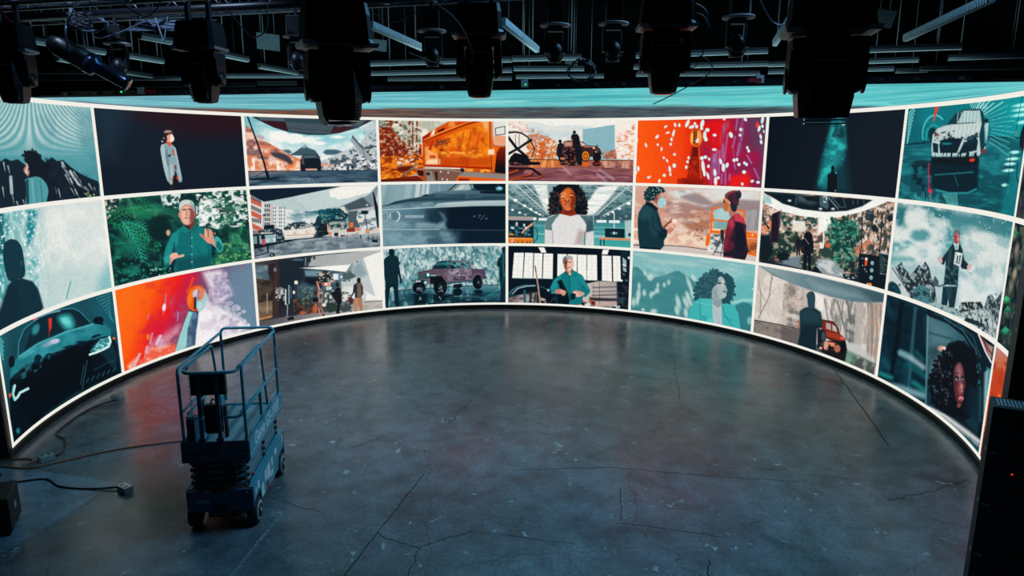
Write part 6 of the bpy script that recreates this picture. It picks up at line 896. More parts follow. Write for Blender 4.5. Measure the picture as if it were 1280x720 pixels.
def pic_72():                              # girl at a car window at night
    p = Pic(7, 2, 1085, 360, 3.128, '0a2430')
    vg(p, [40, 230, 460], ['06222e', '0b303c', '081c28'], ax=0); p.poly([(60, 40), (235, 100), (220, 440), (40, 350)], '071e2a', b=3); p.nz([(60, 40), (235, 100), (220, 440), (40, 350)], None, '0d3644', 8, 5, seed=2, lo=.45, hi=.65)
    p.ln([(62, 120), (150, 170), (215, 210)], 5, '030e16', .8); p.poly([(125, 50), (140, 60), (125, 200), (90, 380), (80, 370), (105, 200)], '04121c', b=5); p.poly([(180, 70), (192, 76), (172, 300), (160, 415), (152, 410), (165, 240)], '2a5460', b=4, a=.9); p.poly([(195, 80), (232, 95), (228, 440), (170, 420)], '06202c', b=4)
    for q, w, c_ in ((((130, 255), (170, 275), (215, 310)), 22, 'a8c8cc'), (((125, 250), (150, 262)), 14, '5ca0a8'), (((50, 335), (90, 350)), 16, '1fa09c'), (((50, 375), (120, 390), (215, 420)), 26, '8ab8c0'), (((180, 370), (220, 400)), 18, '1f8c8c'), (((160, 300), (225, 345)), 24, '0f5c64'), (((60, 280), (80, 310)), 16, '0f4c54'), (((190, 250), (215, 280)), 10, '1f8080')): p.ln(q, w, c_, .75, b=16)
    # window opening
    vg(p, [90, 240, 400], ['3a6670', '2a5460', '10303c'], [(232, 100), (330, 130), (400, 190), (440, 290), (450, 440), (440, 580), (330, 510), (225, 445)]); p.poly([(235, 120), (330, 160), (330, 230), (240, 230)], '5a8088', a=.7, b=24); p.poly([(240, 270), (280, 260), (250, 350), (235, 350)], '5c8490', a=.7, b=14); p.ln([(240, 175), (330, 200)], 8, '1c4450', .7, b=6); p.ell(285, 236, 14, 10, 'f0b8a0', b=5); p.ell(300, 240, 8, 10, 'f8d8c8', b=4); p.poly([(245, 235), (280, 230), (270, 270), (240, 300)], '2a3c44', a=.7, b=12)
    p.ln([(234, 95), (226, 450)], 7, '6ca0a8', .6); p.ln([(245, 95), (320, 125), (390, 180), (430, 260), (450, 340), (452, 440), (445, 590)], 34, '0a1c26'); p.ln([(260, 100), (340, 130), (410, 190), (440, 270)], 6, '1c4450', .9); p.ln([(300, 120), (370, 165), (420, 240), (440, 320)], 5, '3c7480', .7)
    p.ln([(425, 300), (440, 400), (436, 520)], 10, '3c8088', .6, b=6)
    p.poly([(380, 130), (430, 175), (480, 225), (500, 235), (480, 330), (455, 500), (450, 380), (450, 260), (420, 180)], '0c1e2a'); p.poly([(430, 180), (450, 200), (480, 285), (490, 230), (470, 220)], 'a88078', b=3); p.ln([(432, 180), (460, 250), (482, 290)], 6, 'dce4e4'); p.ln([(445, 190), (470, 240), (488, 262)], 5, '2a3038'); p.ln([(440, 190), (470, 255)], 4, 'c85040'); p.poly([(465, 310), (485, 320), (470, 430), (455, 540), (458, 400)], '3c8890', b=5); p.poly([(455, 330), (470, 320), (462, 480), (450, 560)], 'a8c8cc', a=.7, b=5)
    # girl
    p.curls([(255, 420), (248, 350), (275, 280), (310, 240), (340, 218), (380, 225), (415, 260), (425, 320), (425, 400), (400, 470), (370, 520), (310, 500), (265, 460)], '0a1018', 160, 9, jit=8); p.dots(60, 255, 250, 330, 460, 2, 4, ['4a5c60', '2c3c44', '3c3034'], el=1.5, a=.8)
    p.poly([(335, 330), (345, 300), (360, 290), (372, 315), (378, 350), (382, 380), (375, 410), (370, 445), (360, 462), (345, 440), (336, 390)], '54282c', sm=True); p.poly([(345, 310), (360, 300), (368, 330), (362, 370), (348, 350)], '94606a', b=8, sm=True); p.ell(360, 395, 9, 22, '8a4a50', b=8); p.ell(347, 352, 8, 9, '12242a'); p.ell(346, 357, 4, 3, '6cb4b4', b=2); p.ell(370, 352, 6, 9, '12242a'); p.ell(370, 357, 3, 3, '6cb4b4', b=2); p.ln([(338, 335), (354, 332)], 3, '1c1014')
    p.ell(366, 385, 6, 12, 'b87c7c', b=4); p.ell(366, 404, 7, 5, 'a8606c', b=2); p.ell(364, 432, 10, 8, 'd8828c', b=3); p.ell(364, 436, 6, 3, '8a3c48'); p.ell(355, 460, 7, 8, '7c4850', b=4)
    p.poly([(300, 490), (370, 510), (440, 590), (330, 520)], '0a1820', b=8); p.poly([(395, 380), (440, 390), (440, 540), (380, 480)], '0c2430', a=.8, b=12)
    p.poly([(160, 428), (260, 470), (330, 510), (400, 560), (436, 590), (436, 625), (380, 590), (330, 560), (250, 480), (200, 455)], '8a9498', b=5); p.ln([(200, 450), (300, 500), (400, 575), (435, 600)], 10, 'd8d8d8', .8, b=6); p.poly([(330, 545), (400, 590), (440, 640), (435, 655), (380, 610)], '1c4c58', b=5)
    return p
def pic_82():                              # orange rock landscape
    p = Pic(8, 2, 1085, 360, 3.128, 'd8602c')
    vg(p, [230, 290, 380, 480, 560, 660], ['b8847c', 'c4684c', 'd8562c', 'e04c18', 'a82c10', '4a1414']); p.nz([(430, 290), (1200, 290), (1200, 900), (430, 900)], None, '8a2c18', 12, 16, seed=2, lo=.48, hi=.62, a=.8)
    p.poly([(488, 330), (510, 310), (535, 325), (560, 360), (560, 440), (480, 440)], 'b83c1c', a=.8, b=6); p.nz([(480, 420), (560, 400), (520, 560), (450, 560)], None, 'ff7a2c', 14, 18, seed=3, lo=.46, hi=.58, a=.85)
    return p
PICTURES = [pic_00, pic_10, pic_20, pic_30, pic_40, pic_50, pic_60, pic_70, pic_80, pic_01, pic_11, pic_21, pic_31, pic_41, pic_51, pic_61, pic_71, pic_81,
            pic_02, pic_12, pic_22, pic_32, pic_42, pic_52, pic_62, pic_72, pic_82]
# ------------------------------------------------------------------ materials
def mat(name, col, rough=.5, metal=0, noise=.15, scale=8, bump=0, emit=None, estr=0, spec=.5):
    m = bpy.data.materials.new(name); m.use_nodes = True; nt = m.node_tree; b = nt.nodes['Principled BSDF']
    b.inputs['Roughness'].default_value = rough; b.inputs['Metallic'].default_value = metal; b.inputs['Specular IOR Level'].default_value = spec
    tc = nt.nodes.new('ShaderNodeTexCoord'); n = nt.nodes.new('ShaderNodeTexNoise'); n.inputs['Scale'].default_value = scale; n.inputs['Detail'].default_value = 4
    nt.links.new(tc.outputs['Object'], n.inputs['Vector'])
    r = nt.nodes.new('ShaderNodeValToRGB'); e = r.color_ramp.elements
    e[0].position = .3; e[1].position = .7
    e[0].color = tuple(c * (1 - noise) for c in col) + (1,); e[1].color = tuple(min(1, c * (1 + noise)) for c in col) + (1,)
    nt.links.new(n.outputs['Fac'], r.inputs['Fac']); nt.links.new(r.outputs['Color'], b.inputs['Base Color'])
    if bump:
        bp = nt.nodes.new('ShaderNodeBump'); bp.inputs['Strength'].default_value = bump; bp.inputs['Distance'].default_value = .01
        nt.links.new(n.outputs['Fac'], bp.inputs['Height']); nt.links.new(bp.outputs['Normal'], b.inputs['Normal'])
    if emit: b.inputs['Emission Color'].default_value = (*emit, 1); b.inputs['Emission Strength'].default_value = estr
    return m
def lin(h): return tuple(((c + .055) / 1.055) ** 2.4 if c > .04045 else c / 12.92 for c in rgb(h))
def screen_mat(name, gain=1.0):
    m = bpy.data.materials.new(name); m.use_nodes = True; nt = m.node_tree
    for n in list(nt.nodes): nt.nodes.remove(n)
    o = nt.nodes.new('ShaderNodeOutputMaterial'); e = nt.nodes.new('ShaderNodeEmission'); a = nt.nodes.new('ShaderNodeAttribute')
    a.attribute_name = 'picture'; a.attribute_type = 'GEOMETRY'; e.inputs['Strength'].default_value = gain
    g = nt.nodes.new('ShaderNodeBsdfGlossy'); g.inputs['Roughness'].default_value = .5; g.inputs['Color'].default_value = (.02, .02, .02, 1)
    ad = nt.nodes.new('ShaderNodeAddShader')
    nt.links.new(a.outputs['Color'], e.inputs['Color']); nt.links.new(e.outputs[0], ad.inputs[0]); nt.links.new(g.outputs[0], ad.inputs[1]); nt.links.new(ad.outputs[0], o.inputs['Surface'])
    m.cycles.emission_sampling = 'NONE'
    return m
M_screen = screen_mat('led_screen', SCREEN_GAIN)
def glow(name, h, s=1.0, sampling='NONE'):
    m = bpy.data.materials.new(name); m.use_nodes = True; nt = m.node_tree
    for n in list(nt.nodes): nt.nodes.remove(n)
    o = nt.nodes.new('ShaderNodeOutputMaterial'); e = nt.nodes.new('ShaderNodeEmission'); e.inputs[0].default_value = (*lin(h), 1); e.inputs[1].default_value = s
    nt.links.new(e.outputs[0], o.inputs['Surface']); m.cycles.emission_sampling = sampling
    return m
M_line = glow('divider_light', 'f1efe6', 1.0)
M_black = mat('black_panel', (.006, .007, .009), .6)
M_fix = mat('black_fixture_plastic', (.008, .009, .012), .42, scale=30)
M_fix2 = mat('grey_fixture_edge', (.30, .32, .36), .4, scale=30)
M_lens = mat('dark_lens_glass', (.01, .012, .016), .08)
M_steel = mat('rig_steel', (.10, .12, .15), .35, .8, scale=20)
M_alu = mat('truss_aluminium', (.16, .19, .23), .32, .9, scale=20)
M_batten = mat('batten_grey', (.55, .62, .64), .5, .1, scale=14)
M_disc = mat('pale_reflector_disc', (.55, .50, .50), .5)
M_lift = mat('lift_blue_paint', (.05, .36, .46), .38, scale=5, noise=.12)
M_lift_d = mat('lift_dark_steel', (.04, .10, .17), .45, .2, scale=12)
M_lift_b = mat('lift_black', (.008, .010, .014), .5)
M_deck = mat('lift_deck_plate', (.22, .42, .48), .5, .3, scale=30)
M_deck2 = mat('lift_deck_stripe', (.10, .22, .28), .6, .2, scale=30)
M_arm = mat('lift_scissor_steel', (.24, .36, .42), .5, .3, scale=12)
M_tyre = mat('tyre_rubber', (.012, .013, .016), .7, scale=40, bump=.2)
M_rim = mat('wheel_rim_grey', (.38, .46, .50), .5, .2)
M_decal = mat('decal_pale', (.9, .92, .92), .5, noise=.1)
M_cable = mat('black_cable_rubber', (.010, .012, .016), .5)
M_orange = mat('orange_cord', (.55, .16, .07), .5)
M_outlet = mat('outlet_box_metal', (.45, .52, .55), .35, .4, scale=40)
M_red = mat('red_tape', (.45, .02, .03), .5)
M_louvre = mat('louvre_notched', (.6, .65, .68), .5)
_nt = M_louvre.node_tree; _w = _nt.nodes.new('ShaderNodeTexWave'); _w.inputs['Scale'].default_value = 4; _r = _nt.nodes.new('ShaderNodeValToRGB'); _r.color_ramp.interpolation = 'CONSTANT'; _r.color_ramp.elements[0].color = (.02, .03, .03, 1); _r.color_ramp.elements[1].position = .35; _r.color_ramp.elements[1].color = (.75, .82, .84, 1)
_nt.links.new(_nt.nodes['Texture Coordinate'].outputs['Object'], _w.inputs['Vector']); _nt.links.new(_w.outputs['Fac'], _r.inputs['Fac']); _nt.links.new(_r.outputs['Color'], _nt.nodes['Principled BSDF'].inputs['Base Color'])
M_green = glow('green_status_led', '30e070', 1.2); M_redled = glow('red_status_led', 'ff3a18', 1.2)
M_wall = mat('dark_hall_wall', (.010, .013, .018), .9, scale=2)
M_ceil = mat('dark_hall_ceiling', (.008, .011, .016), .9, scale=2)
M_panelg = mat('grey_acoustic_panel', (.10, .15, .18), .8)
def floor_mat(name='polished_concrete', base=(.165, .195, .225)):
    m = bpy.data.materials.new(name); m.use_nodes = True; nt = m.node_tree; L = nt.links; b = nt.nodes['Principled BSDF']
    N = nt.nodes.new
    tc = N('ShaderNodeTexCoord')
    def noise(s, d=6, r=.6, dist=0):
        n = N('ShaderNodeTexNoise'); n.inputs['Scale'].default_value = s; n.inputs['Detail'].default_value = d; n.inputs['Roughness'].default_value = r; n.inputs['Distortion'].default_value = dist
        L.new(tc.outputs['Object'], n.inputs['Vector']); return n
    def ramp(src, stops):
        r = N('ShaderNodeValToRGB'); e = r.color_ramp.elements
        while len(e) < len(stops): e.new(.5)
        for q, (p, c) in zip(e, stops): q.position = p; q.color = (c, c, c, 1) if not isinstance(c, tuple) else (*c, 1)
        L.new(src, r.inputs['Fac']); return r
    def mul(a, b_, mode='MULTIPLY', fac=1.0):
        x = N('ShaderNodeMixRGB'); x.blend_type = mode; x.inputs[0].default_value = fac; L.new(a, x.inputs[1]); L.new(b_, x.inputs[2]); return x
    big = ramp(noise(.35, 5, .6, .5).outputs['Fac'], [(.3, tuple(c * .72 for c in base)), (.7, tuple(c * 1.3 for c in base))])
    med = ramp(noise(2.2, 8, .7, .4).outputs['Fac'], [(.32, .46), (.62, 1.22)])
    fine = ramp(noise(22, 5, .7).outputs['Fac'], [(.34, .62), (.66, 1.25)])
    c = mul(mul(big.outputs[0], med.outputs[0]).outputs[0], fine.outputs[0])
    v = N('ShaderNodeTexVoronoi'); v.feature = 'DISTANCE_TO_EDGE'; v.inputs['Scale'].default_value = .28
    wn = noise(1.6, 6, .65); sc = N('ShaderNodeVectorMath'); sc.operation = 'SCALE'; sc.inputs['Scale'].default_value = .55; L.new(wn.outputs['Color'], sc.inputs[0])
    av = N('ShaderNodeVectorMath'); L.new(tc.outputs['Object'], av.inputs[0]); L.new(sc.outputs[0], av.inputs[1]); L.new(av.outputs[0], v.inputs['Vector'])
    cr = ramp(v.outputs['Distance'], [(.0, .45), (.0035, 1.0)])
    c = mul(c.outputs[0], cr.outputs[0])
    # pale paint chips and dark scuffs
    ch = noise(3.4, 3, .5, 1.2); cm = ramp(ch.outputs['Fac'], [(.66, 0.), (.67, 1.)]); fx = noise(9, 2); fm = ramp(fx.outputs['Fac'], [(.5, 0.), (.56, 1.)]); cc = mul(cm.outputs[0], fm.outputs[0])
    mx = N('ShaderNodeMixRGB'); L.new(cc.outputs[0], mx.inputs[0]); L.new(c.outputs[0], mx.inputs[1]); mx.inputs[2].default_value = (.42, .50, .54, 1)
    L.new(mx.outputs[0], b.inputs['Base Color'])
    rr = ramp(noise(.9, 7, .65, .6).outputs['Fac'], [(.3, .19), (.7, .38)]); rf = ramp(noise(14, 4).outputs['Fac'], [(.3, .9), (.7, 1.12)]); rm = mul(rr.outputs[0], rf.outputs[0])
    L.new(rm.outputs[0], b.inputs['Roughness']); b.inputs['Specular IOR Level'].default_value = .45
    bp = N('ShaderNodeBump'); bp.inputs['Strength'].default_value = .12; bp.inputs['Distance'].default_value = .01; L.new(noise(6, 8, .7).outputs['Fac'], bp.inputs['Height']); L.new(bp.outputs[0], b.inputs['Normal'])
    return m
M_floor = floor_mat()
M_patch = floor_mat('bare_concrete_slab', (.22, .33, .44))
M_crack = mat('crack_dark', (.012, .014, .018), .9)
M_tape = mat('worn_tape', (.20, .24, .26), .7, noise=.5, scale=12)
# ------------------------------------------------------------------ mesh helpers
class MB:
    def __init__(s): s.v = []; s.f = []; s.sm = []
    def add(s, V, F, smooth=False):
        k = len(s.v); s.v += [tuple(v) for v in V]; s.f += [tuple(i + k for i in f) for f in F]; s.sm += [smooth] * len(F); return s
    def box(s, x0, y0, z0, x1, y1, z1, bev=0):
        if bev <= 0:
            V = [(x, y, z) for z in (z0, z1) for y in (y0, y1) for x in (x0, x1)]
            return s.add(V, [(0, 2, 3, 1), (4, 5, 7, 6), (0, 1, 5, 4), (2, 6, 7, 3), (0, 4, 6, 2), (1, 3, 7, 5)])
        bm = bmesh.new(); bmesh.ops.create_cube(bm, size=1)
        for v in bm.verts: v.co = Vector(((x0 + x1) / 2 + v.co.x * (x1 - x0), (y0 + y1) / 2 + v.co.y * (y1 - y0), (z0 + z1) / 2 + v.co.z * (z1 - z0)))
        bmesh.ops.bevel(bm, geom=bm.edges[:], offset=bev, segments=2, affect='EDGES', profile=.6)
        bm.verts.index_update(); s.add([v.co[:] for v in bm.verts], [[v.index for v in f.verts] for f in bm.faces]); bm.free(); return s
    def tube(s, pts, r, n=8, closed=False):
        P = [Vector(p) for p in pts]; m = len(P); V = []; F = []; up = Vector((0, 0, 1)); prev = None
        for i in range(m):
            a = P[(i - 1) % m] if closed or i > 0 else P[i]; b = P[(i + 1) % m] if closed or i < m - 1 else P[i]
            t = (b - a).normalized()
            if prev is None:
                h = up if abs(t.z) < .9 else Vector((1, 0, 0)); u = t.cross(h).normalized()
            else:
                u = (prev - t * prev.dot(t))
                u = u.normalized() if u.length > 1e-6 else t.cross(Vector((1, 0, 0))).normalized()
            w = t.cross(u); prev = u
            rr = r[i] if isinstance(r, (list, tuple)) else r
            V += [P[i] + (u * math.cos(2 * math.pi * k / n) + w * math.sin(2 * math.pi * k / n)) * rr for k in range(n)]
        for i in range(m if closed else m - 1):
            j = (i + 1) % m
            F += [(i * n + k, i * n + (k + 1) % n, j * n + (k + 1) % n, j * n + k) for k in range(n)]
        if not closed: F += [tuple(range(n - 1, -1, -1)), tuple((m - 1) * n + k for k in range(n))]
        return s.add(V, F, True)
    def loft(s, secs, smooth=False):
        """secs: list of equal-length point rings"""
        n = len(secs[0]); V = [p for q in secs for p in q]; F = []
        for i in range(len(secs) - 1): F += [(i * n + k, i * n + (k + 1) % n, (i + 1) * n + (k + 1) % n, (i + 1) * n + k) for k in range(n)]
        F += [tuple(range(n - 1, -1, -1)), tuple((len(secs) - 1) * n + k for k in range(n))]
        return s.add(V, F, smooth)
    def prism(s, pts, axis, a, b):
        """polygon in the two other axes extruded along axis from a to b"""
        def P(p, t): return {0: (t, p[0], p[1]), 1: (p[0], t, p[1]), 2: (p[0], p[1], t)}[axis]
        return s.loft([[P(p, a) for p in pts], [P(p, b) for p in pts]])
    def cyl(s, a, b, r, n=16, r2=None): return s.tube([a, b], [r, r if r2 is None else r2], n)
    def ball(s, c, r, n=16, m=10, sq=(1, 1, 1)):
        V = []; F = []
        for i in range(m + 1):
            t = math.pi * i / m
            V += [(c[0] + r * sq[0] * math.sin(t) * math.cos(2 * math.pi * k / n), c[1] + r * sq[1] * math.sin(t) * math.sin(2 * math.pi * k / n), c[2] + r * sq[2] * math.cos(t)) for k in range(n)]
        for i in range(m): F += [(i * n + k, (i + 1) * n + k, (i + 1) * n + (k + 1) % n, i * n + (k + 1) % n) for k in range(n)]
        return s.add(V, F, True)
    def build(s, name, m, parent=None, label=None):
        me = bpy.data.meshes.new(name); me.from_pydata(s.v, [], s.f); me.polygons.foreach_set('use_smooth', s.sm)
        me.materials.append(m); bm = bmesh.new(); bm.from_mesh(me); bmesh.ops.remove_doubles(bm, verts=bm.verts, dist=1e-6); bmesh.ops.recalc_face_normals(bm, faces=bm.faces); bm.to_mesh(me); bm.free()
        o = bpy.data.objects.new(name, me); COL.objects.link(o)
        if parent: o.parent = parent
        if label: o['label'] = label
        return o
def thing(name, label, cat, loc=(0, 0, 0), rz=0, group=None):
    o = bpy.data.objects.new(name, None); COL.objects.link(o); o.location = loc; o.rotation_euler = (0, 0, rz); o.empty_display_size = .1
    return tag(o, label, cat, group)
def tag(o, label, cat, group=None):
    o['label'] = label; o['category'] = cat
    if group: o['group'] = group
    return o
def struct(o): o['kind'] = 'structure'; return o
def kids(o): return [c for c in COL.objects if c.parent == o]
def copy_tree(o, loc, rz=0, label=None, group=None, scale=None):
    def cp(a, par):
        c = a.copy(); COL.objects.link(c); c.parent = par
        for k in list(a.children): cp(k, c)
        return c
    c = cp(o, None); c.location = loc; c.rotation_euler = (0, 0, rz)
    if label: c['label'] = label
    if group: c['group'] = group
    if scale: c.scale = (scale,) * 3
    return c
def spline(pts, n=6):
    P = [Vector(p) for p in pts]; out = []
    for i in range(len(P) - 1):
        a, b, c, d = P[max(i - 1, 0)], P[i], P[i + 1], P[min(i + 2, len(P) - 1)]
        for k in range(n):
            t = k / n; out.append(.5 * ((2 * b) + (c - a) * t + (2 * a - 5 * b + 4 * c - d) * t * t + (3 * b - a - 3 * c + d) * t ** 3))
    return out + [P[-1]]
# ------------------------------------------------------------------ the hall
f = struct(MB().add([(-16, -18, 0), (16, -18, 0), (16, 15, 0), (-16, 15, 0)], [(0, 1, 2, 3)]).build('floor', M_floor))
def strip(mb, pts, w, z):
    for (xa, ya), (xb, yb) in zip(pts, pts[1:]):
        d = Vector((xb - xa, yb - ya)); n = Vector((-d.y, d.x)).normalized() * w / 2
        mb.add([(xa + n.x, ya + n.y, z), (xa - n.x, ya - n.y, z), (xb - n.x, yb - n.y, z), (xb + n.x, yb + n.y, z)], [(0, 1, 2, 3)])
rnd = random.Random(4)
def jag(pts, amp, n=9):
    out = []
    for a, b in zip(pts, pts[1:]):
        for k in range(n):
            t = k / n; out.append((a[0] + (b[0] - a[0]) * t + rnd.uniform(-amp, amp) * (k > 0), a[1] + (b[1] - a[1]) * t + rnd.uniform(-amp, amp) * (k > 0)))
    return out + [pts[-1]]
cm = MB()
for pts, amp, w in (([(-1.584, -5.272), (-1.389, -4.427), (-.997, -2.805)], .008, .014), ([(-1.389, -4.427), (-1.062, -4.602), (-.803, -4.72), (-.487, -4.495), (-.199, -4.35)], .025, .012), ([(-.803, -4.72), (-.865, -5.269)], .02, .01),
        ([(1.843, -3.229), (1.705, -4.117)], .008, .01), ([(1.699, -4.156), (2.974, -4.482)], .02, .010), ([(2.605, -4.952), (2.501, -5.257)], .02, .014), ([(.302, -2.697), (1.75, -2.586), (3.351, -2.885), (4.464, -3.027)], .015, .010),
        ([(7.336, 2.193), (7.056, .918), (6.411, -1.798)], .012, .02), ([(5.455, -3.55), (6.137, -3.324), (6.99, -2.967)], .03, .012), ([(-.199, -4.35), (1.081, -4.628)], .015, .008), ([(-3.603, -3.903), (-3.121, -3.478), (-2.232, -3.897)], .02, .01),
        ([(-2.261, -1.933), (-1.834, -1.466)], .02, .012), ([(-.813, -.954), (-.462, .205)], .03, .012), ([(4.078, 3.368), (3.513, .229)], .03, .01)):
    strip(cm, jag(pts, amp), w, .0012)
ck = cm.build('floor_cracks', M_crack, f, 'fine dark cracks and joints in the concrete')
tp = MB(); strip(tp, [(-2.707, -3.899), (-2.74, -4.15)], .05, .0015); strip(tp, [(-2.745, -4.19), (-2.79, -4.62), (-2.86, -5.4)], .045, .0015)
tp.build('tape_line', M_tape, f, 'worn pale tape line on the concrete')
struct(MB().add([(-7.9, -2.5, .003), (-7.07, -2.654, .003), (-6.282, -2.855, .003), (-5.113, -3.167, .003), (-5.396, -3.307, .003), (-5.498, -3.911, .003), (-5.731, -4.887, .003), (-7.9, -9, .003), (-12, -9, .003), (-12, -2.3, .003)], [tuple(range(10))]).build('floor', M_patch))
struct(MB().box(-16.2, 14.9, 0, 16.2, 15.2, 10).build('wall_back', M_wall)); struct(MB().box(-16.3, -18, 0, -16, 15, 10).build('wall_left', M_wall)); struct(MB().box(16, -18, 0, 16.3, 15, 10).build('wall_right', M_wall))
struct(MB().box(-16.2, -18.3, 0, 16.2, -18, 10).build('wall_front', M_wall)); struct(MB().box(-16.2, -18.2, 10, 16.2, 15.2, 10.3).build('ceiling', M_ceil))
# ------------------------------------------------------------------ the curved LED wall
wall = thing('led_wall', 'tall curved video wall showing a grid of pictures with white dividers', 'video wall', (0, 0, 0))
def to_lin(a): return np.where(a > .04045, ((a + .055) / 1.055) ** 2.4, a / 12.92)
def grid_mesh(name, V, cols, W, H, parent, label=None):
    me = bpy.data.meshes.new(name); i = np.arange((H - 1) * (W - 1)); r = i // (W - 1); c = i % (W - 1); a = r * W + c
    F = np.stack([a, a + W, a + W + 1, a + 1], 1)
    me.vertices.add(W * H); me.vertices.foreach_set('co', V.astype(np.float32).ravel())
    me.loops.add(F.size); me.loops.foreach_set('vertex_index', F.astype(np.int32).ravel())
    me.polygons.add(len(F)); me.polygons.foreach_set('loop_start', (np.arange(len(F)) * 4).astype(np.int32)); me.polygons.foreach_set('loop_total', np.full(len(F), 4, np.int32))
    me.update(calc_edges=True)
    at = me.color_attributes.new('picture', 'FLOAT_COLOR', 'POINT')
    rgba = np.ones((W * H, 4), np.float32); rgba[:, :3] = np.clip(to_lin(cols.reshape(-1, 3)), 0, 1); at.data.foreach_set('color', rgba.ravel())
    me.materials.append(M_screen); o = bpy.data.objects.new(name, me); COL.objects.link(o); o.parent = parent
    if label: o['label'] = label
    return o
PIC_LABEL = {(0, 0): 'picture of a girl in profile before snowy mountains', (1, 0): 'picture of a person in a denim jacket on black', (2, 0): 'picture of a car on a stage before mountains', (3, 0): 'picture of an orange truck tailgate in woods', (4, 0): 'picture of a crew beside an off-road vehicle',
    (5, 0): 'picture of a trophy in white confetti on red', (6, 0): 'picture of a figure under a teal light shaft', (7, 0): 'picture of a white sports car on a teal stage', (8, 0): 'dark grey picture at the right end', (0, 1): 'picture of a silhouette before bright falling water', (1, 1): 'picture of a man in a teal shirt among palms',
    (2, 1): 'picture of a stage set with red brick buildings', (3, 1): 'picture of a car bonnet and grille in smoke', (4, 1): 'picture of a girl in a raglan shirt', (5, 1): 'picture of two people in masks talking', (6, 1): 'picture of a jungle stage set with monitors', (7, 1): 'picture of a man in a long coat on snowy rocks',
    (8, 1): 'picture of a mossy trunk with ferns', (0, 2): 'picture of a dark car with glowing headlamps', (1, 2): 'picture of a trophy held up in smoke on orange', (2, 2): 'picture of crew members with potted plants', (3, 2): 'picture of a patterned pickup truck and silhouettes', (4, 2): 'picture of a man before tall bright windows',
    (5, 2): 'pale teal picture of a girl with curly hair', (6, 2): 'picture of a silhouette and a red off-roader in woods', (7, 2): 'picture of a girl at a car window', (8, 2): 'orange picture of rocks at the right end'}
for fn in PICTURES:
    p = fn(); t = np.linspace(COLT[p.c], COLT[p.c + 1], p.W); z = np.linspace(ROWZ[p.r], ROWZ[p.r + 1], p.H); T, Z = np.meshgrid(t, z)
    p.I *= (1 + .10 * (vnoise(p.W, p.H, 130, 68, p.c * 7 + p.r, 2) - .5))[..., None]
    grid_mesh('picture', np.stack([np.sin(T) * R, np.cos(T) * R, Z], -1).reshape(-1, 3), p.I, p.W, p.H, wall, PIC_LABEL[(p.c, p.r)])
def arc_strip(mb, t0, t1, z0, z1, r, n=None):
    n = n or max(2, int(abs(t1 - t0) / .02)); V = []
    for i in range(n + 1):
        t = t0 + (t1 - t0) * i / n; V += [(math.sin(t) * r, math.cos(t) * r, z0), (math.sin(t) * r, math.cos(t) * r, z1)]
    mb.add(V, [(2 * i, 2 * i + 2, 2 * i + 3, 2 * i + 1) for i in range(n)], True)
g = MB(); HW = .039; q = HW / R
for k, z in enumerate(ROWZ):
    arc_strip(g, COLT[0] - q, COLT[-1], z - (2 * HW if k == 0 else HW if k < 3 else 0), z + (0 if k == 0 else HW if k < 3 else 1.6 * HW), R - .006)
for k, t in enumerate(COLT[:-1]): arc_strip(g, t - q, t + q, ROWZ[3], ROWZ[0], R - .006, 2)
g.build('divider_lines', M_line, wall, 'white lines dividing the pictures')
def arc_slab(t0, t1, z0, z1, r0, r1):
    mb = MB(); n = 160; secs = []
    for i in range(n + 1):
        t = t0 + (t1 - t0) * i / n; s_, c_ = math.sin(t), math.cos(t); secs.append([(s_ * r0, c_ * r0, z0), (s_ * r1, c_ * r1, z0), (s_ * r1, c_ * r1, z1), (s_ * r0, c_ * r0, z1)])
    return mb.loft(secs)
arc_slab(COLT[0] - .02, COLT[-1] + .004, Z0 - .01, ROWZ[0] + .04, R + .012, R + .16).build('panel_housing', M_black, wall)
arc_slab(COLT[0] - .025, COLT[-1] + .004, 0, Z0 - .012, R - .03, R + .3).build('base_plinth', M_black, wall)
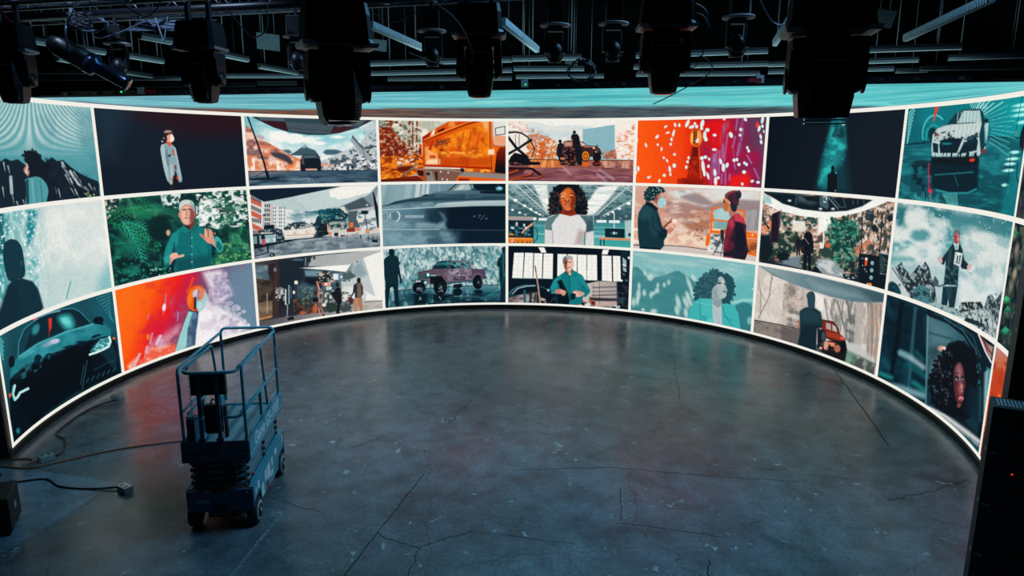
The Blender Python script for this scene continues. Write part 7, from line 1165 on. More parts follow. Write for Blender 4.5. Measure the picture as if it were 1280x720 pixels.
# ------------------------------------------------------------------ the LED canopy overhead
canopy = thing('led_canopy', 'flat overhead video panel showing a teal cloudy sky', 'video panel', (0, 0, 0))
ZC = ROWZ[0] + .004
LA, LB = Vector((-6.91, -.35)), Vector((6.6, -3.37))          # front edge of the canopy
def edge_y(x): return LA.y + (x - LA.x) * (LB.y - LA.y) / (LB.x - LA.x)
def canopy_pic():
    W, H = 520, 150; X = np.zeros((H, W)); Y = np.zeros((H, W))
    xs = np.sin(np.linspace(-1.63, 2.045, W)) ; th = np.linspace(-1.63, 2.045, W)
    for j in range(W):
        xo, yo = math.sin(th[j]) * (R - .004), math.cos(th[j]) * (R - .004)
        # matching point on the front edge
        k = j / (W - 1); xi, yi = -7.79 + k * (7.1 + 7.79 - .16), 0; yi = edge_y(xi)
        for_ = (np.linspace(0, 1, H)) ** 1.4
        X[:, j] = xi + (xo - xi) * for_; Y[:, j] = yi + (yo - yi) * for_
    px, py = project(np.stack([X, Y, X * 0 + ZC], -1))
    n1 = vnoise(W, H, 26, 30, 5, 4); n2 = vnoise(W, H, 9, 16, 6, 3); n3 = vnoise(W, H, 60, 60, 7, 3)
    C = lerp('4f9fb4', '52c2c4', np.clip(px / 1280, 0, 1))
    C = lerp('6a9cb4', '58c4c6', np.clip((px - 60) / 700, 0, 1))
    k = np.clip((n1 - .5) * 4, 0, 1)[..., None]; C = C * (1 - .55 * k) + rgb('b4e0dc') * .55 * k
    k = np.clip((n2 - .5) * 4, 0, 1)[..., None]; C = C * (1 - .45 * k) + rgb('2f8a98') * .45 * k
    bl = np.interp(px, [100, 150, 240, 330, 420, 640, 800, 960, 1060, 1110, 1150], [126, 130, 134, 136, 135, 132, 132, 132, 131, 133, 160])
    d = py - bl + (n1 - .5) * 7
    S = lerp('2c3a46', '5c6468', np.clip((n3 - .3) * 2, 0, 1))
    warm = np.clip(1.2 - np.abs(px - 330) / 330, 0, 1) * np.clip((n3 - .3) * 3.4, 0, 1)
    S = S * (1 - warm[..., None]) + rgb('8c4a30') * warm[..., None]
    gl = np.clip((n1 - .55) * 5, 0, 1)[..., None]; S = S * (1 - .5 * gl) + rgb('4f9a9c') * .5 * gl
    k = np.clip(d / 3, 0, 1)[..., None]; C = C * (1 - k) + S * k
    gl = np.exp(-((d + 3) / 2.2) ** 2)[..., None]; C = C * (1 - .5 * gl) + rgb('8ee0dc') * .5 * gl
    V = np.stack([X, Y, X * 0 + ZC], -1).reshape(-1, 3)
    grid_mesh('screen', V, C, W, H, canopy, 'teal sky with a dark shoreline band')
    return X, Y
CX, CY = canopy_pic()
ring = [(CX[0, j], CY[0, j]) for j in range(0, 520, 8)] + [(CX[-1, j] * 1.012, CY[-1, j] * 1.012) for j in range(519, -1, -8)]
MB().prism(ring, 2, ZC + .004, ZC + .035).build('panel_housing', M_black, canopy)
rb = MB(); ed = Vector((7.0 - LA.x + .6, edge_y(7.0) - edge_y(LA.x - .6), 0)).normalized()
nb = Vector((-ed.y, ed.x, 0))
P0 = Vector((LA.x - .5, edge_y(LA.x - .5) + .05, 0)); Ln = 14.0
for a0, a1 in ((.1, 3.3), (3.5, 6.8), (7.0, 10.4), (10.6, Ln - .2)):
    A = P0 + ed * a0; B = P0 + ed * a1
    rb.loft([[(A.x, A.y, ZC + .036), (A.x + nb.x * .2, A.y + nb.y * .2, ZC + .036), (A.x + nb.x * .2, A.y + nb.y * .2, ZC + .10), (A.x, A.y, ZC + .10)], [(B.x, B.y, ZC + .036), (B.x + nb.x * .2, B.y + nb.y * .2, ZC + .036), (B.x + nb.x * .2, B.y + nb.y * .2, ZC + .10), (B.x, B.y, ZC + .10)]])
rb.build('support_beam', M_fix, canopy)
rr = random.Random(8)
for i in range(30):
    s_ = .3 + i * .46 + rr.uniform(-.08, .08); p = P0 + ed * s_ - nb * .04; big = i % 7 == 3
    w = .05 if big else .03
    MB().box(p.x - w, p.y - .03, ZC + .036, p.x + w, p.y + .01, ZC + (.14 if big else .075)).build('bracket', M_batten if big else M_steel, canopy, 'pale bracket' if big else None)
for s_ in (1.35, 2.9, 4.7, 8.1, 10.2):
    p = P0 + ed * s_ - nb * .06; MB().box(p.x - .012, p.y - .01, ZC + .06, p.x + .012, p.y + .01, ZC + .084).build('status_light', M_green, canopy, 'small green status light')
for s_ in (1.9, 11.2):
    p = P0 + ed * s_ - nb * .06; MB().box(p.x - .09, p.y - .03, ZC + .05, p.x + .09, p.y + .01, ZC + .10).build('shackle', M_red, canopy, 'red shackle')
# ------------------------------------------------------------------ scissor lift
def text_obj(name, body, size, m, parent, loc, rot, ext=.001, shear=0, sx=1):
    cu = bpy.data.curves.new(name, 'FONT'); cu.body = body; cu.size = size; cu.extrude = ext; cu.align_x = 'CENTER'; cu.align_y = 'CENTER'; cu.shear = shear; cu.offset = .006
    tmp = bpy.data.objects.new(name, cu); COL.objects.link(tmp); dg = bpy.context.evaluated_depsgraph_get(); me = bpy.data.meshes.new_from_object(tmp.evaluated_get(dg))
    bpy.data.objects.remove(tmp); me.materials.clear(); me.materials.append(m)
    o = bpy.data.objects.new(name, me); COL.objects.link(o); o.parent = parent; o.location = loc; o.rotation_euler = rot; o.scale = (sx, 1, 1); return o
def scissor_lift():
    t = thing('scissor_lift', 'blue electric scissor lift with folded platform and guard rails on the floor', 'scissor lift', (-3.33, -4.34, 0), math.radians(6))
    L = 1.72; hw = .40
    # chassis: end plates, side covers, tray
    ch = MB().prism([(-hw, .5), (-hw, .30), (-hw + .03, .26), (-.10, .26), (-.07, .21), (.07, .21), (.10, .26), (hw - .03, .27), (hw, .30), (hw, .54), (.16, .54), (.10, .50), (-.12, .50), (-.18, .54), (-hw, .54)], 1, 0, .05)
    ch.box(-hw + .03, .05, .30, hw - .03, L, .36).box(-hw, L - .05, .24, hw, L, .56)
    ch.build('chassis', M_lift_d, t, 'dark blue steel chassis end')
    for s in (-1, 1):
        pr = [(.04, .54), (.04, .34), (.12, .36), (.34, .38), (.38, .20), (1.30, .17), (1.36, .34), (L - .05, .36), (L, .40), (L, .60), (.3, .58)]
        c = MB().prism(pr, 0, s * (hw - .03), s * hw).build('side_cover', M_lift, t, 'bright blue side cover')
        MB().prism([(.04, .535), (.3, .575), (L, .598), (L, .612), (.3, .59), (.04, .55)], 0, s * (hw - .06), s * (hw + .004)).build('cover_flange', M_lift, c)
        for k, (y, z, w, h) in enumerate(((.14, .45, .05, .07), (.26, .47, .07, .10), (.45, .30, .12, .16), (.62, .42, .10, .14), (.78, .40, .16, .20), (.98, .44, .08, .12), (1.20, .49, .12, .08), (.70, .24, .10, .10), (1.62, .50, .06, .12), (.95, .30, .14, .08))):
            MB().box(s * hw - .001, y - w / 2, z - h / 2, s * (hw + .002) + .0005, y + w / 2, z + h / 2).build('decal', M_decal if k != 7 else M_red, c, 'small pale warning sticker' if k != 7 else 'small red sticker')
        # wheels
        for y, nm in ((.17, 'front'), (1.48, 'rear')):
            w = MB().tube([(s * (hw - .10), y, .165), (s * (hw - .085), y, .165), (s * (hw + .005), y, .165), (s * (hw + .02), y, .165)], [.145, .165, .165, .15], 28).build('wheel', M_tyre, t, 'black solid tyre')
            MB().tube([(s * (hw + .018), y, .165), (s * (hw + .026), y, .165)], [.128, .12], 28).build('rim', M_rim, w, 'pale grey rim'); MB().tube([(s * (hw + .02), y, .165), (s * (hw + .034), y, .165)], [.09, .09], 24).build('hub', M_lift_b, w)
            MB().tube([(s * (hw + .02), y, .165), (s * (hw + .045), y, .165)], [.03, .024], 12).build('hub_nut', M_rim, w)
    MB().box(-.29, -.006, .37, -.13, 0, .43).build('number_plate', M_arm, t, 'grey rating plate')
    MB().box(-.06, -.03, .24, .07, 0, .33, .01).box(-.09, -.02, .33, -.07, .0, .38).box(.08, -.02, .33, .10, 0, .38).build('tow_bracket', M_lift_b, t)
    MB().box(-.2, .1, .12, .2, 1.6, .3, .02).build('drive_unit', M_lift_b, t)
    MB().cyl((.33, -.004, .50), (.33, .01, .50), .012).build('bolt', M_rim, t)
    MB().ball((.33, .30, .60), .025).build('beacon', M_red, t, 'small red indicator'); 
    # folded scissor stack
    for k in range(4):
        z = .575 + k * .088
        for s in (-1, 1):
            a = MB().box(s * .30 - .02, .06, z, s * .30 + .02, L - .08, z + .07).build('scissor_arm', M_arm, t)
            b = MB().box(s * .235 - .02, .10, z + .008, s * .235 + .02, L - .1, z + .078).build('scissor_arm', M_arm, t)
            for yp in (.10, L / 2, L - .15): MB().cyl((s * .26, yp, z + .035), (s * .35, yp, z + .035), .03, 14).build('pivot_pin', M_lift_b, a)
        MB().cyl((-.3, .07, z + .035), (.3, .07, z + .035), .028, 14).build('cross_tube', M_lift_d, t)
        for xe in (-.30, .06): MB().box(xe, .03, z + .01, xe + .14, .09, z + .065).build('scissor_end', M_lift_b, t)
    # platform
    pf = MB().box(-hw, 0, .93, hw, L, .965).box(-hw, -.02, .93, hw, .02, 1.03).build('platform', M_lift_d, t)
    MB().box(-hw + .02, .02, 1.0, hw - .02, L - .01, 1.012).build('deck', M_deck, t, 'grey-blue ribbed deck plate')
    dk = MB()
    for i in range(4): x = -.26 + i * .18; dk.box(x - .035, .03, 1.012, x + .035, L - .02, 1.015)
    dk.build('deck_strip', M_deck2, t, 'dark non-slip strip')
    MB().box(-hw + .01, .0, 1.03, hw - .01, .018, 1.19).build('toe_board', M_lift_d, t)
    MB().box(-hw + .01, L - .018, 1.0, hw - .01, L, 1.04).build('toe_board', M_lift, t)
    for s in (-1, 1):
        sd = MB().prism([(.0, .93), (L, .97), (L, 1.05), (L, 1.19), (.02, 1.19), (0, 1.17)], 0, s * (hw - .012), s * (hw + .008)).build('side_panel', M_lift, t, 'bright blue side panel')
        ob = text_obj('lettering', 'Genie GS-1930', .21, M_decal, sd, (s * (hw + .010), .86, 1.09), (math.pi / 2, 0, s * math.pi / 2), .0008, .25, 1.0)
        MB().box(s * (hw + .006) - .003, 0.01, .985, s * (hw + .006) + .003, L, .992).build('pin_stripe', M_decal, sd)
    # guard rails (one welded piece per side, end and inner slide-out deck)
    def rail(name, pts, r=.019, lab=None): return MB().tube(spline(pts, 5) if len(pts) > 2 else pts, r, 10).build(name, M_lift, t, lab)
    def bent(pts, rad=.09, n=5):
        P = [Vector(p) for p in pts]; out = [P[0]]
        for a, b, c in zip(P, P[1:], P[2:]):
            u = (a - b).normalized(); v = (c - b).normalized(); s_, e_ = b + u * rad, b + v * rad
            out += [s_ * (1 - k / n) ** 2 + b * 2 * (k / n) * (1 - k / n) + e_ * (k / n) ** 2 for k in range(n + 1)]
        return out + [P[-1]]
    H = 2.12; xo = hw - .03; xi = hw - .085
    for s in (-1, 1):
        MB().tube(bent([(s * xo, .03, 1.0), (s * xo, .03, H), (s * xo, L - .02, H), (s * xo, L - .02, 1.1)], .07), .019, 10).build('side_rail', M_lift, t)
        MB().tube([(s * xo, .03, 1.56), (s * xo, L - .02, 1.56)], .015, 8).build('mid_rail', M_lift, t)
        MB().tube(bent([(s * xi, .10, 2.10), (s * xi, 1.12, 2.10), (s * xi, 1.32, 1.0)], .06), .017, 10).build('inner_rail', M_lift, t)
        MB().tube([(s * xi, .08, 1.53), (s * xi, 1.2, 1.53)], .014, 8).build('inner_rail', M_lift, t)
        MB().box(s * (xo - .004) - .018, .75, 1.0, s * (xo - .004) + .018, .79, 1.56).build('rail_post', M_lift, t)
        MB().box(s * xo - .006, .2, 1.2, s * xo + .006, L - .1, 1.235).build('rail_channel', M_lift, t)
        MB().box(s * xi - .03, .12, 2.06, s * xi + .01, .22, 2.10).build('rail_clamp', M_lift_b, t)
    MB().tube(bent([(-xo, L - .02, 1.9), (-xo, L - .02, H + .06), (xo, L - .02, H + .06), (xo, L - .02, 1.9)], .09), .019, 10).build('end_rail', M_lift, t)
    MB().tube(bent([(-xi - .01, .24, 2.10), (-xi - .01, .0, 2.07), (xi, .0, 2.07), (xi, .24, 2.10)], .12), .02, 10).build('end_rail', M_lift, t)
    MB().tube(bent([(-xi, .3, 1.52), (-xi, .0, 1.50), (-.12, .0, 1.50)], .07), .016, 10).build('mid_rail', M_lift, t); MB().tube(bent([(.08, .0, 1.50), (xi + .02, .0, 1.50), (xi + .02, .3, 1.56)], .1), .016, 10).build('mid_rail', M_lift, t)
    for x in (-.14, .07):
        MB().box(x - .022, -.012, 1.02, x + .022, .014, 2.07).build('rail_post', M_lift_d, t); MB().box(x - .04, -.022, .97, x + .04, .0, 1.24).build('post_foot', M_lift_d, t)
    for s in (-.37, .37): MB().tube([(s, .035, 1.0), (s, .035, 1.2)], .03, 10).build('rail_socket', M_lift_d, t)
    # manual box, control box, coiled cable
    MB().box(-.24, .02, 1.78, .17, .10, 2.05, .01).build('document_box', M_lift_b, t, 'black box hung on the end rail')
    MB().box(-.12, .05, 1.27, .08, .15, 1.64, .02).build('control_box', M_lift_b, t, 'black upright control box'); MB().box(.10, .08, 1.20, .13, .16, 1.62, .01).build('battery_box', M_lift_b, t)
    MB().box(-.36, .1, 1.03, -.26, .28, 1.45, .02).build('outlet_case', M_lift_d, t)
    MB().tube([(-.3 + .012 * math.cos(i * .9), .18 + .012 * math.sin(i * .9), 1.98 - i * .0075) for i in range(80)], .004, 5).tube(spline([(-.3, .18, 1.38), (-.28, .2, 1.18), (-.2, .2, 1.1), (-.14, .2, 1.2), (-.13, .2, 1.4)]), .006, 6).build('coiled_cable', M_lift_b, t)
    MB().tube(spline([(-.05, .12, 1.64), (-.02, .12, 1.7), (.04, .12, 1.64)]), .01, 6).build('handle', M_rim, t)
    return t
scissor_lift()
# ------------------------------------------------------------------ moving lights
def head_ring(w, d, z, c=.22):
    a, b = w / 2, d / 2; k = c * min(w, d)
    return [(-a + k, -b, z), (a - k, -b, z), (a, -b + k, z), (a, b - k, z), (a - k, b, z), (-a + k, b, z), (-a, b - k, z), (-a, -b + k, z)]
def moving_head(label, loc, rz, group, tilt=0, yoke=.375, hl=.54, s=1.0, hw=.27):
    t = thing('moving_head_light', label, 'stage light', loc, rz, group); t.scale = (s, s, s)
    b = MB().loft([head_ring(.40, .30, .30, .1), head_ring(.43, .34, .22, .1), head_ring(.46, .36, .06, .12), head_ring(.50, .38, .02, .12), head_ring(.44, .34, .0, .12)]).build('base', M_fix, t)
    for q in (-1, 1): MB().loft([[(q * .19, -.20, .03), (q * .26, -.20, .03), (q * .25, -.18, .002), (q * .15, -.18, .002)], [(q * .19, .12, .03), (q * .26, .12, .03), (q * .25, .12, .002), (q * .15, .12, .002)]]).build('handle', M_fix2, b, 'pale grey carrying edge')
    MB().box(-.1, -.185, .10, .1, -.178, .18).build('display', M_lens, b)
    MB().cyl((0, 0, 0), (0, 0, -.03), .12, 24).build('pan_bearing', M_fix, t)
    y = MB().box(-.21, -.13, -.09, .21, .13, -.02, .015)
    for q in (-1, 1):
        y.loft([[(q * .145, -d / 2, z), (q * x_, -d * .42, z), (q * x_, d * .42, z), (q * .145, d / 2, z)] for z, d, x_ in ((-.05, .26, .21), (-.16, .25, .215), (-yoke * .75, .22, .215), (-yoke * .95, .16, .20), (-yoke, .10, .18))])
    y.build('yoke', M_fix, t)
    for q in (-1, 1): MB().cyl((q * .212, 0, -yoke * .78), (q * .222, 0, -yoke * .78), .075, 20).build('side_cap', M_fix, t)
    h = MB().loft([head_ring(hw * .62, hw * .7, .21), head_ring(hw * .9, hw * 1.0, .17), head_ring(hw, hw * 1.1, .08), head_ring(hw, hw * 1.12, -.08), head_ring(hw * .9, hw * 1.0, -.2), head_ring(hw * .78, hw * .86, -(hl - .27)), head_ring(hw * .68, hw * .76, -(hl - .262))]).build('head', M_fix, t)
    h.location = (0, 0, -.27); h.rotation_euler = (tilt, 0, 0)
    MB().cyl((0, 0, -(hl - .27)), (0, 0, -(hl - .255)), hw * .3, 24).build('lens', M_lens, h)
    MB().box(-.09, -hw * .56 - .004, .115, .09, -hw * .54, .13).build('vent_line', M_fix2, h, 'pale slot')
    for i in range(6): MB().box(-hw * .36, -hw * .5 - .004, -.12 - i * .022, hw * .36, -hw * .40, -.128 - i * .022).build('vent_slot', M_lens, h)
    for q in (-1, 1): MB().box(q * .12 - .02, -.03, .30, q * .12 + .02, .03, .50).build('clamp', M_steel, t)
    return t
GM = 'large black moving heads hanging from the middle truss'
mids = [((-4.971, -4.636, 5.68), 'black moving head light leftmost of the rig, cut by the picture edge', .15), ((-2.892, -4.791, 5.68), 'black moving head light over the picture of the person in denim', -.1), ((-.004, -5.669, 5.68), 'black moving head light nearest the centre, above the orange tailgate picture', .0), ((1.575, -6.118, 5.68), 'black moving head light above the confetti picture', -.05)]
base_head = None
for loc, lab, rz in mids:
    if base_head is None: base_head = moving_head(lab, loc, rz, GM, s=.93)
    else: copy_tree(base_head, loc, rz, lab)
moving_head('biggest near moving head light at left, tipped towards its right side', (-.741, -7.927, 5.28), .45, 'large near moving heads', tilt=-.12, yoke=.36, hl=.50, hw=.29, s=.84)
moving_head('biggest near moving head light at right, over the dark figure picture', (1.908, -8.462, 5.28), -.25, 'large near moving heads', tilt=.05, yoke=.33, hl=.46, hw=.31, s=.86)
def globe_light(label, loc, group):
    t = thing('globe_moving_light', label, 'stage light', loc, 0, group)
    b = MB().box(-.09, -.08, .02, .09, .08, .26, .01).build('base', M_fix, t)
    MB().tube([(0, 0, .0), (0, 0, .012), (0, 0, .02)], [.175, .175, .17], 28).build('disc', M_disc, t, 'pale round disc'); 
    MB().cyl((0, 0, 0), (0, 0, -.05), .09, 20).build('pan_bearing', M_fix, t)
    y = MB()
    for q in (-1, 1): y.loft([[(q * .095, -.05, z), (q * .122, -.045, z), (q * .122, .045, z), (q * .095, .05, z)] for z in (-.02, -.15, -.30)])
    y.box(-.12, -.05, -.06, .12, .05, -.02).build('yoke', M_fix, t)
    h = MB().ball((0, 0, -.285), .118, 24, 14, (.82, 1, 1)).build('head', M_fix, t); MB().cyl((0, 0, -.33), (0, 0, -.405), .085, 24, r2=.075).build('lens', M_lens, h)
    MB().tube([(.119 * math.sin(a) * .86, -.02, -.285 + .119 * math.cos(a)) for a in np.linspace(math.pi * .62, math.pi * 1.38, 20)], .006, 6).build('rim_glint', M_fix2, h, 'pale arc standing for a glint on the rim')  # highlight along the globe modelled as a pale arc
    MB().box(-.02, -.02, .26, .02, .02, .36).build('clamp', M_steel, t)
    return t
GG = 'small globe moving lights on the far truss'
gl = [((-5.166, -2.209, 6.1), 'small globe light with pale disc, leftmost of the far row'), ((-2.481, -2.877, 6.1), 'small globe light with pale disc, half hidden by the big left moving head'), ((-.688, -3.336, 6.1), 'small globe light just left of the centre moving head'), ((.792, -3.748, 6.1), 'small globe light just right of the centre moving head'), ((1.454, -3.862, 6.1), 'small globe light between a twin and the confetti-side moving head'), ((2.751, -4.273, 6.1), 'small globe light rightmost of the far row')]
g0 = None
for loc, lab in gl:
    if g0 is None: g0 = globe_light(lab, loc, GG)
    else: copy_tree(g0, loc, 0, lab)
def box_truss(label, A, B, h=.29, r=.024, hang=True):
    A, B = Vector(A), Vector(B); d = (B - A); L = d.length; t = thing('box_truss', label, 'truss', A, math.atan2(d.y, d.x))
    for dy in (-h / 2, h / 2):
        for dz in (0, h): MB().tube([(0, dy, dz), (L, dy, dz)], r, 10).build('chord', M_alu, t)
    lace = MB(); n = int(L / .32)
    for i in range(n):
        x0, x1 = L * i / n, L * (i + 1) / n; up = i % 2
        for dy in (-h / 2, h / 2): lace.tube([(x0, dy, 0 if up else h), (x1, dy, h if up else 0)], r * .45, 6)
        lace.tube([(x0, -h / 2 if up else h / 2, 0), (x1, h / 2 if up else -h / 2, 0)], r * .4, 6); lace.tube([(x0, -h / 2 if up else h / 2, h), (x1, h / 2 if up else -h / 2, h)], r * .4, 6)
    lace.build('lacing', M_alu, t)
    if hang:
        for k in (.12, .5, .88): MB().tube([(L * k, 0, h), (L * k, 0, 9.99 - A.z)], .008, 6).build('hanging_rod', M_steel, t)
    return t
box_truss('long silver box truss over the far row of globe lights', (-6.86, -1.61, 6.49), (7.44, -5.31, 6.49))
box_truss('silver box truss carrying the middle row of moving heads', (-5.57, -4.33, 6.17), (4.23, -6.83, 6.17), .25)
box_truss('silver box truss nearest the camera carrying two big lights', (-3.17, -7.18, 5.75), (5.23, -9.13, 5.75), .25)
MB_ = MB(); MB_.tube([(-6.3, -2.4, 6.42), (-.6, -3.75, 6.42)], .05, 10)
tag(MB_.build('conduit_pipe', M_fix), 'thick black pipe running under the far truss at left', 'pipe')
# spotlight with lens tube hanging diagonally at left
def profile_spot():
    t = thing('profile_spotlight', 'blue-sheened tubular spotlight hanging at a slant at far left', 'stage light', (-4.42, -4.3, 5.62), 0)
    D = Vector((.78, .12, -.46)).normalized(); O = Vector((-.30, -.05, .22))
    MB().tube([O, O + D * .1, O + D * .42], [.07, .11, .11], 18).build('lamp_housing', M_fix, t)
    MB().tube([O + D * .42, O + D * .50, O + D * .52, O + D * .84, O + D * .86], [.12, .12, .075, .075, .09], 18).build('lens_tube', mat('blue_sheen_black', (.03, .06, .12), .25, .6), t, 'black lens tube with blue sheen in its colour')  # blue light on the black barrel is put into its base colour
    MB().tube([O + D * .862, O + D * .87], [.08, .08], 18).build('lens', M_lens, t)
    a = O + D * .3
    MB().tube(spline([a + Vector((0, -.14, 0)), a + Vector((0, -.15, .25)), a + Vector((0, 0, .34)), a + Vector((0, .15, .25)), a + Vector((0, .14, 0))]), .012, 6).build('yoke', M_steel, t)
    MB().box(a.x - .02, a.y - .02, a.z + .33, a.x + .02, a.y + .02, a.z + .6).build('clamp', M_fix2, t)
profile_spot()
# ------------------------------------------------------------------ strip battens below the hall ceiling
BARS = [((-8.127, .495), (-7.731, 1.961)), ((-9.338, 3.001), (-9.269, 3.713)), ((-7.541, 2.446), (-7.293, 3.384)), ((-9.732, 4.343), (-9.164, 6.538)), ((-12.907, 7.271), (-8.514, 7.172)), ((-11.771, 5.603), (-10.197, 5.571)), ((-11.352, 9.498), (-7.384, 9.121)), ((-5.548, 2.164), (-5.33, 3.067)), ((-5.952, -.074), (-5.736, .554)), ((-5.526, 4.262), (-5.071, 5.653)), ((-8.104, 6.514), (-5.086, 6.448)), ((-7.14, 8.584), (-5.964, 8.555)), ((-2.882, 3.744), (.286, 2.967)), ((-3.304, 5.807), (.285, 4.992)), ((-3.102, 7.274), (.284, 6.972)), ((.30, 2.831), (1.714, 2.542)), ((.323, 4.644), (1.976, 4.611)), ((.389, 6.537), (2.665, 6.279)), ((2.782, 2.27), (5.165, 1.521)), ((3.08, 4.257), (5.92, 3.58)), ((3.419, 5.86), (6.45, 5.597)), ((5.864, 1.738), (8.476, .932)), ((5.975, 3.73), (8.785, 2.815)), ((6.522, 5.224), (9.169, 4.468)), ((9.489, 4.982), (10.163, 4.791)), ((9.777, 4.456), (11.924, 4.085)), ((9.233, 2.541), (10.497, 2.139))]
HOT = [((-1.87, -1.143), (-1.392, 1.297), 'slanting pale strip light hanging above the orange tailgate picture'), ((.146, -1.445), (.758, 1.481), 'slanting pale strip light just right of the centre moving head'), ((6.932, .003), (6.223, -3.149), 'long slanting pale strip light at upper right'), ((4.95, .587), (4.351, -1.564), 'short slanting pale strip light beside the right near moving head')]
def batten(a, b, label, group, bright=False, z=6.5):
    A, B = Vector((*a, z)), Vector((*b, z)); d = B - A; L = d.length; t = thing('strip_batten', label, 'ceiling light', A, math.atan2(d.y, d.x), group)
    h = MB().prism([(-.035, 0), (.035, 0), (.05, .045), (.05, .10), (-.05, .10), (-.05, .045)], 0, 0, L).build('housing', M_steel if not bright else M_batten, t)
    MB().box(0, -.028, -.012, L, .028, .004).build('diffuser', M_batten, t, 'pale grey underside')
    if bright:
        MB().box(.01, -.05, -.004, L - .01, -.035, .04).build('louvre', M_louvre, t, 'pale notched louvre')
    for k in ((.15, .85) if L > .9 else (.5,)): MB().tube([(L * k, 0, .1), (L * k, 0, 9.99 - z)], .011, 6).build('hanging_rod', M_steel, t)
for a, b in BARS: batten(a, b, 'unlit grey strip batten hanging level on rods over the video canopy', 'level strip battens above the canopy')
for a, b, lab in HOT: batten(a, b, lab, 'slanting strip lights', True)
for x, y, w, lab in ((-5.1, 3.73, .5, 'small dim grey panel high above the mountain stage picture'), (-2.75, 4.2, .36, 'small dim grey panel beside the big left moving head'), (1.87, 6.84, .34, 'small dim grey panel above the vehicle crew picture'), (6.9, .79, .42, 'square dim grey panel right of the right near moving head')):
    t = thing('acoustic_panel', lab, 'panel', (x, y, 7.0)); o = MB().box(-w / 2, -.02, -w * .35, w / 2, .02, w * .35, .005).build('board', M_panelg, t); o.rotation_euler = (.3, .12, 0)
    for q in (-.3, .3): MB().tube([(w * q, 0, w * .2), (w * q, 0, 2.99)], .006, 6).build('hanging_rod', M_steel, t)
# ------------------------------------------------------------------ cables in the rig
def cable(label, pts, r=.008, m=M_cable, group=None, name='cable', n=7):
    return tag(MB().tube(spline(pts, n), r, 6).build(name, m), label, 'cable', group)
def loopy(c, w, h, seed, turns=2.2):
    q = random.Random(seed); return [(c[0] + math.sin(a) * w * q.uniform(.7, 1.1), c[1] + q.uniform(-.05, .05), c[2] + math.cos(a) * h * q.uniform(.7, 1.1)) for a in np.linspace(0, 6.28 * turns, int(9 * turns))]
M_cab_l = mat('pale_cable', (.10, .14, .20), .35)
GC = 'slack cables in the lighting rig'
cable('pale looped cable hanging left of the leftmost globe light', loopy((-5.3, -2.5, 6.32), .2, .1, 1), .009, M_cab_l, GC)
cable('pale cable swag hanging from the far truss at left', [(-5.55, -2.2, 6.4), (-5.4, -2.3, 6.18), (-5.1, -2.35, 6.22), (-4.85, -2.4, 6.3), (-4.6, -2.5, 6.36)], .009, M_cab_l, GC)
cable('pale short cable tail hanging beside the left moving head', [(-4.55, -2.33, 6.45), (-4.45, -2.4, 6.2), (-4.42, -2.42, 6.12), (-4.35, -2.38, 6.45)], .009, M_cab_l, GC)
cable('black coiled cable bundle hanging right of the centre globe lights', loopy((1.12, -3.6, 5.62), .17, .13, 3, 3.2), .008, M_cable, GC)
cable('long thin black cable drooping to the top of the confetti picture', [(1.75, -4.4, 6.4), (1.9, -4.3, 5.9), (2.05, -4.2, 5.62), (2.35, -4.1, 5.75), (2.6, -3.9, 5.6), (2.4, -3.2, 5.42), (2.2, -2.6, 5.3)], .007, M_cable, GC)
cable('black cable loop beside the confetti-side moving head', loopy((2.2, -4.6, 5.85), .16, .34, 5, 1.2), .007, M_cable, GC)
cable('black cable loop beside the big left moving head', [(-.35, -7.2, 5.75), (-.1, -7.0, 5.6), (.0, -6.9, 5.35), (-.2, -7.0, 5.3), (-.42, -7.3, 5.35)], .006, M_cable, GC)
cable('pale cable swag left of the denim-side moving head', [(-3.6, -4.93, 6.13), (-3.35, -5.0, 5.98), (-3.2, -5.05, 6.02), (-3.12, -5.06, 6.13)], .007, M_cab_l, GC)
cable('pale cable swag right of the denim-side moving head', [(-2.65, -4.6, 6.1), (-2.45, -4.6, 5.86), (-2.25, -4.7, 5.9), (-2.2, -4.75, 6.15)], .007, M_cab_l, GC)
cable('cable swag left of the middle globe light', [(-1.5, -3.3, 6.4), (-1.2, -3.3, 6.22), (-.9, -3.4, 6.3), (-.75, -3.4, 6.42)], .007, M_cab_l, GC)
cable('cable swag below the rightmost globe light', [(2.9, -4.3, 6.4), (3.2, -4.2, 6.05), (3.5, -4.4, 6.2), (3.6, -4.5, 6.45)], .007, M_cab_l, GC)
cable('tangled pale cable on the left end of the far truss', [(-4.7 + math.sin(k * 2.4) * .5 + k * .02, -2.12, 6.37 + math.sin(k * 5.3) * .07) for k in range(26)], .008, M_cab_l, GC, n=4)
cable('tangled pale cable right of the left moving head', [(-4.2 + math.sin(k * 2.1) * .15, -4.62, 6.0 + math.sin(k * 4.7) * .08) for k in range(18)] + [(-4.2, -4.68, 6.14)], .007, M_cab_l, GC, n=4)
cable('pale cable arch at the far left of the rig', [(-5.3, -4.2, 5.9), (-5.32, -4.2, 6.15), (-5.15, -4.2, 6.28), (-4.95, -4.2, 6.2)], .008, M_cab_l, GC)
tag(MB().tube(spline([(-5.06, -4.72, 6.5), (-5.0, -4.76, 6.28), (-4.88, -4.8, 6.05), (-4.8, -4.8, 5.95)]), .014, 6).build('sling', M_red), 'red sling hanging at the far left of the rig', 'strap')
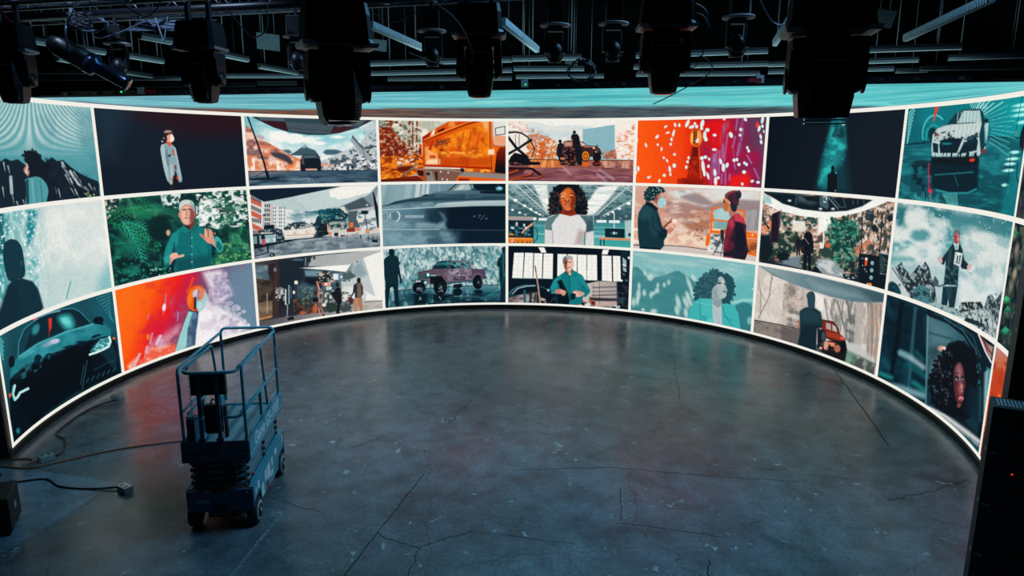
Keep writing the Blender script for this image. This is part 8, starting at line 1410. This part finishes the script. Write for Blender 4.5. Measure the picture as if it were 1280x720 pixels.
# ------------------------------------------------------------------ things on the floor
def outlet(label, x, y, rz):
    t = thing('outlet_box', label, 'power outlet', (x, y, 0), rz, 'metal outlet boxes on floor cables')
    b = MB().box(-.10, -.06, 0, .10, .06, .09, .008).build('box', M_outlet, t)
    MB().box(-.09, -.065, .01, .09, -.06, .08).build('cover_plate', M_rim, b)
    for px_ in (-.045, .045):
        for pz in (.035, .07): MB().box(px_ - .014, -.05 + pz * .9, .088, px_ + .014, -.022 + pz * .9, .0935, .002).build('socket', M_lift_b, b)
    MB().cyl((.10, 0, .04), (.15, 0, .035), .014, 10).build('cable_gland', M_cable, b)
    return t
outlet('metal outlet box nearest the lift, at the end of a black cable', -5.10, -3.36, 2.6); outlet('metal outlet box by the lower left corner of the video wall', -6.84, -2.40, .9); outlet('metal outlet box farthest back, close under the video wall', -7.22, .20, 2.9)
ZF = .013
cable('black floor cable curving to the outlet box nearest the lift', [(-8.2, -3.0, ZF), (-7.4, -3.05, ZF), (-6.971, -3.199, ZF), (-6.754, -3.103, ZF), (-6.425, -3.029, ZF), (-6.091, -3.241, ZF), (-5.654, -3.309, ZF), (-5.23, -3.30, .035)], .013, name='floor_cable')
cable('black floor cable snaking along the base of the video wall', [(-7.18, .08, .035), (-7.40, -.16, ZF), (-7.45, -.6, ZF), (-7.4, -1.1, ZF), (-7.32, -1.45, ZF), (-7.05, -1.65, ZF), (-6.83, -1.98, ZF), (-6.76, -2.2, ZF), (-6.77, -2.33, .035)], .013, name='floor_cable')
cable('orange extension cord running behind the scissor lift', [(-8.4, -2.5, ZF), (-7.6, -2.66, ZF), (-7.388, -2.63, ZF), (-6.921, -2.68, ZF), (-6.612, -2.493, ZF), (-5.993, -2.041, ZF), (-5.138, -1.705, ZF), (-4.3, -1.55, ZF), (-3.7, -1.6, ZF)], .012, M_orange, name='extension_cord')
cable('orange cord curling up to the end of the video wall', [(-7.06, -2.60, ZF), (-7.02, -2.46, ZF), (-7.15, -2.36, ZF), (-7.45, -2.40, ZF), (-7.9, -2.52, ZF)], .011, M_orange, name='extension_cord')
cable('tangled heap of black cable on the floor at the left edge', loopy((-7.35, -3.0, .03), .28, .0, 21, 1) and [(-7.35 + math.sin(a) * (.16 + .03 * math.sin(a * 3.1)) * 1.5, -3.05 + math.cos(a) * .2, .014 + .004 * a) for a in np.linspace(0, 26, 70)], .012, name='floor_cable', n=2)
t = thing('road_case', 'low black case standing on the floor at the left picture edge', 'case', (-6.3, -4.38, 0), .45)
MB().box(-.55, -.28, .05, .35, .28, .50, .015).build('body', M_black, t)
for q in ((-.5, -.24), (.3, -.24), (-.5, .24), (.3, .24)): MB().cyl((q[0], q[1] - .02, .03), (q[0], q[1] + .02, .03), .03, 12).build('castor', M_tyre, t)
MB().box(-.55, -.284, .30, .35, -.279, .32).build('edge_trim', M_fix, t); MB().box(.351, -.05, .25, .356, .05, .33).build('latch', M_fix2, t)
# dark equipment towers at right
t = thing('equipment_rack', 'black waist-high equipment tower at the right picture edge with red light', 'equipment rack', (4.95, -5.9, 0), -.52)
MB().box(0, 0, .08, .95, .34, 2.28, .012).build('cabinet', M_black, t)
for z in (.7, 1.25, 1.8):
    MB().box(-.004, .05, z, 0, .11, z + .02).build('latch', M_fix2, t); MB().box(.02, -.004, z, .09, 0, z + .02).build('handle', M_fix2, t)
vt = MB()
for i in range(9): vt.box(.04 + i * .03, .04, 2.281, .055 + i * .03, .26, 2.287)
vt.build('top_vent', M_fix2, t, 'pale slotted top vent'); MB().box(.22, -.006, 1.62, .236, 0, 1.63).build('status_light', M_redled, t, 'tiny red status light')
for q in ((.06, .05), (.88, .05), (.06, .28), (.88, .28)): MB().cyl((q[0], q[1], .0), (q[0], q[1], .085), .035, 12).build('castor', M_tyre, t)
t = thing('masking_tower', 'taller black tower behind the equipment rack at the right picture edge', 'tower', (5.38, -5.5, 0), -.52)
MB().box(0, 0, 0, .62, .4, 5.0, .01).build('body', M_black, t)
for z in (2.9, 3.5): MB().box(-.004, .05, z, 0, .12, z + .02).build('latch', M_fix2, t)
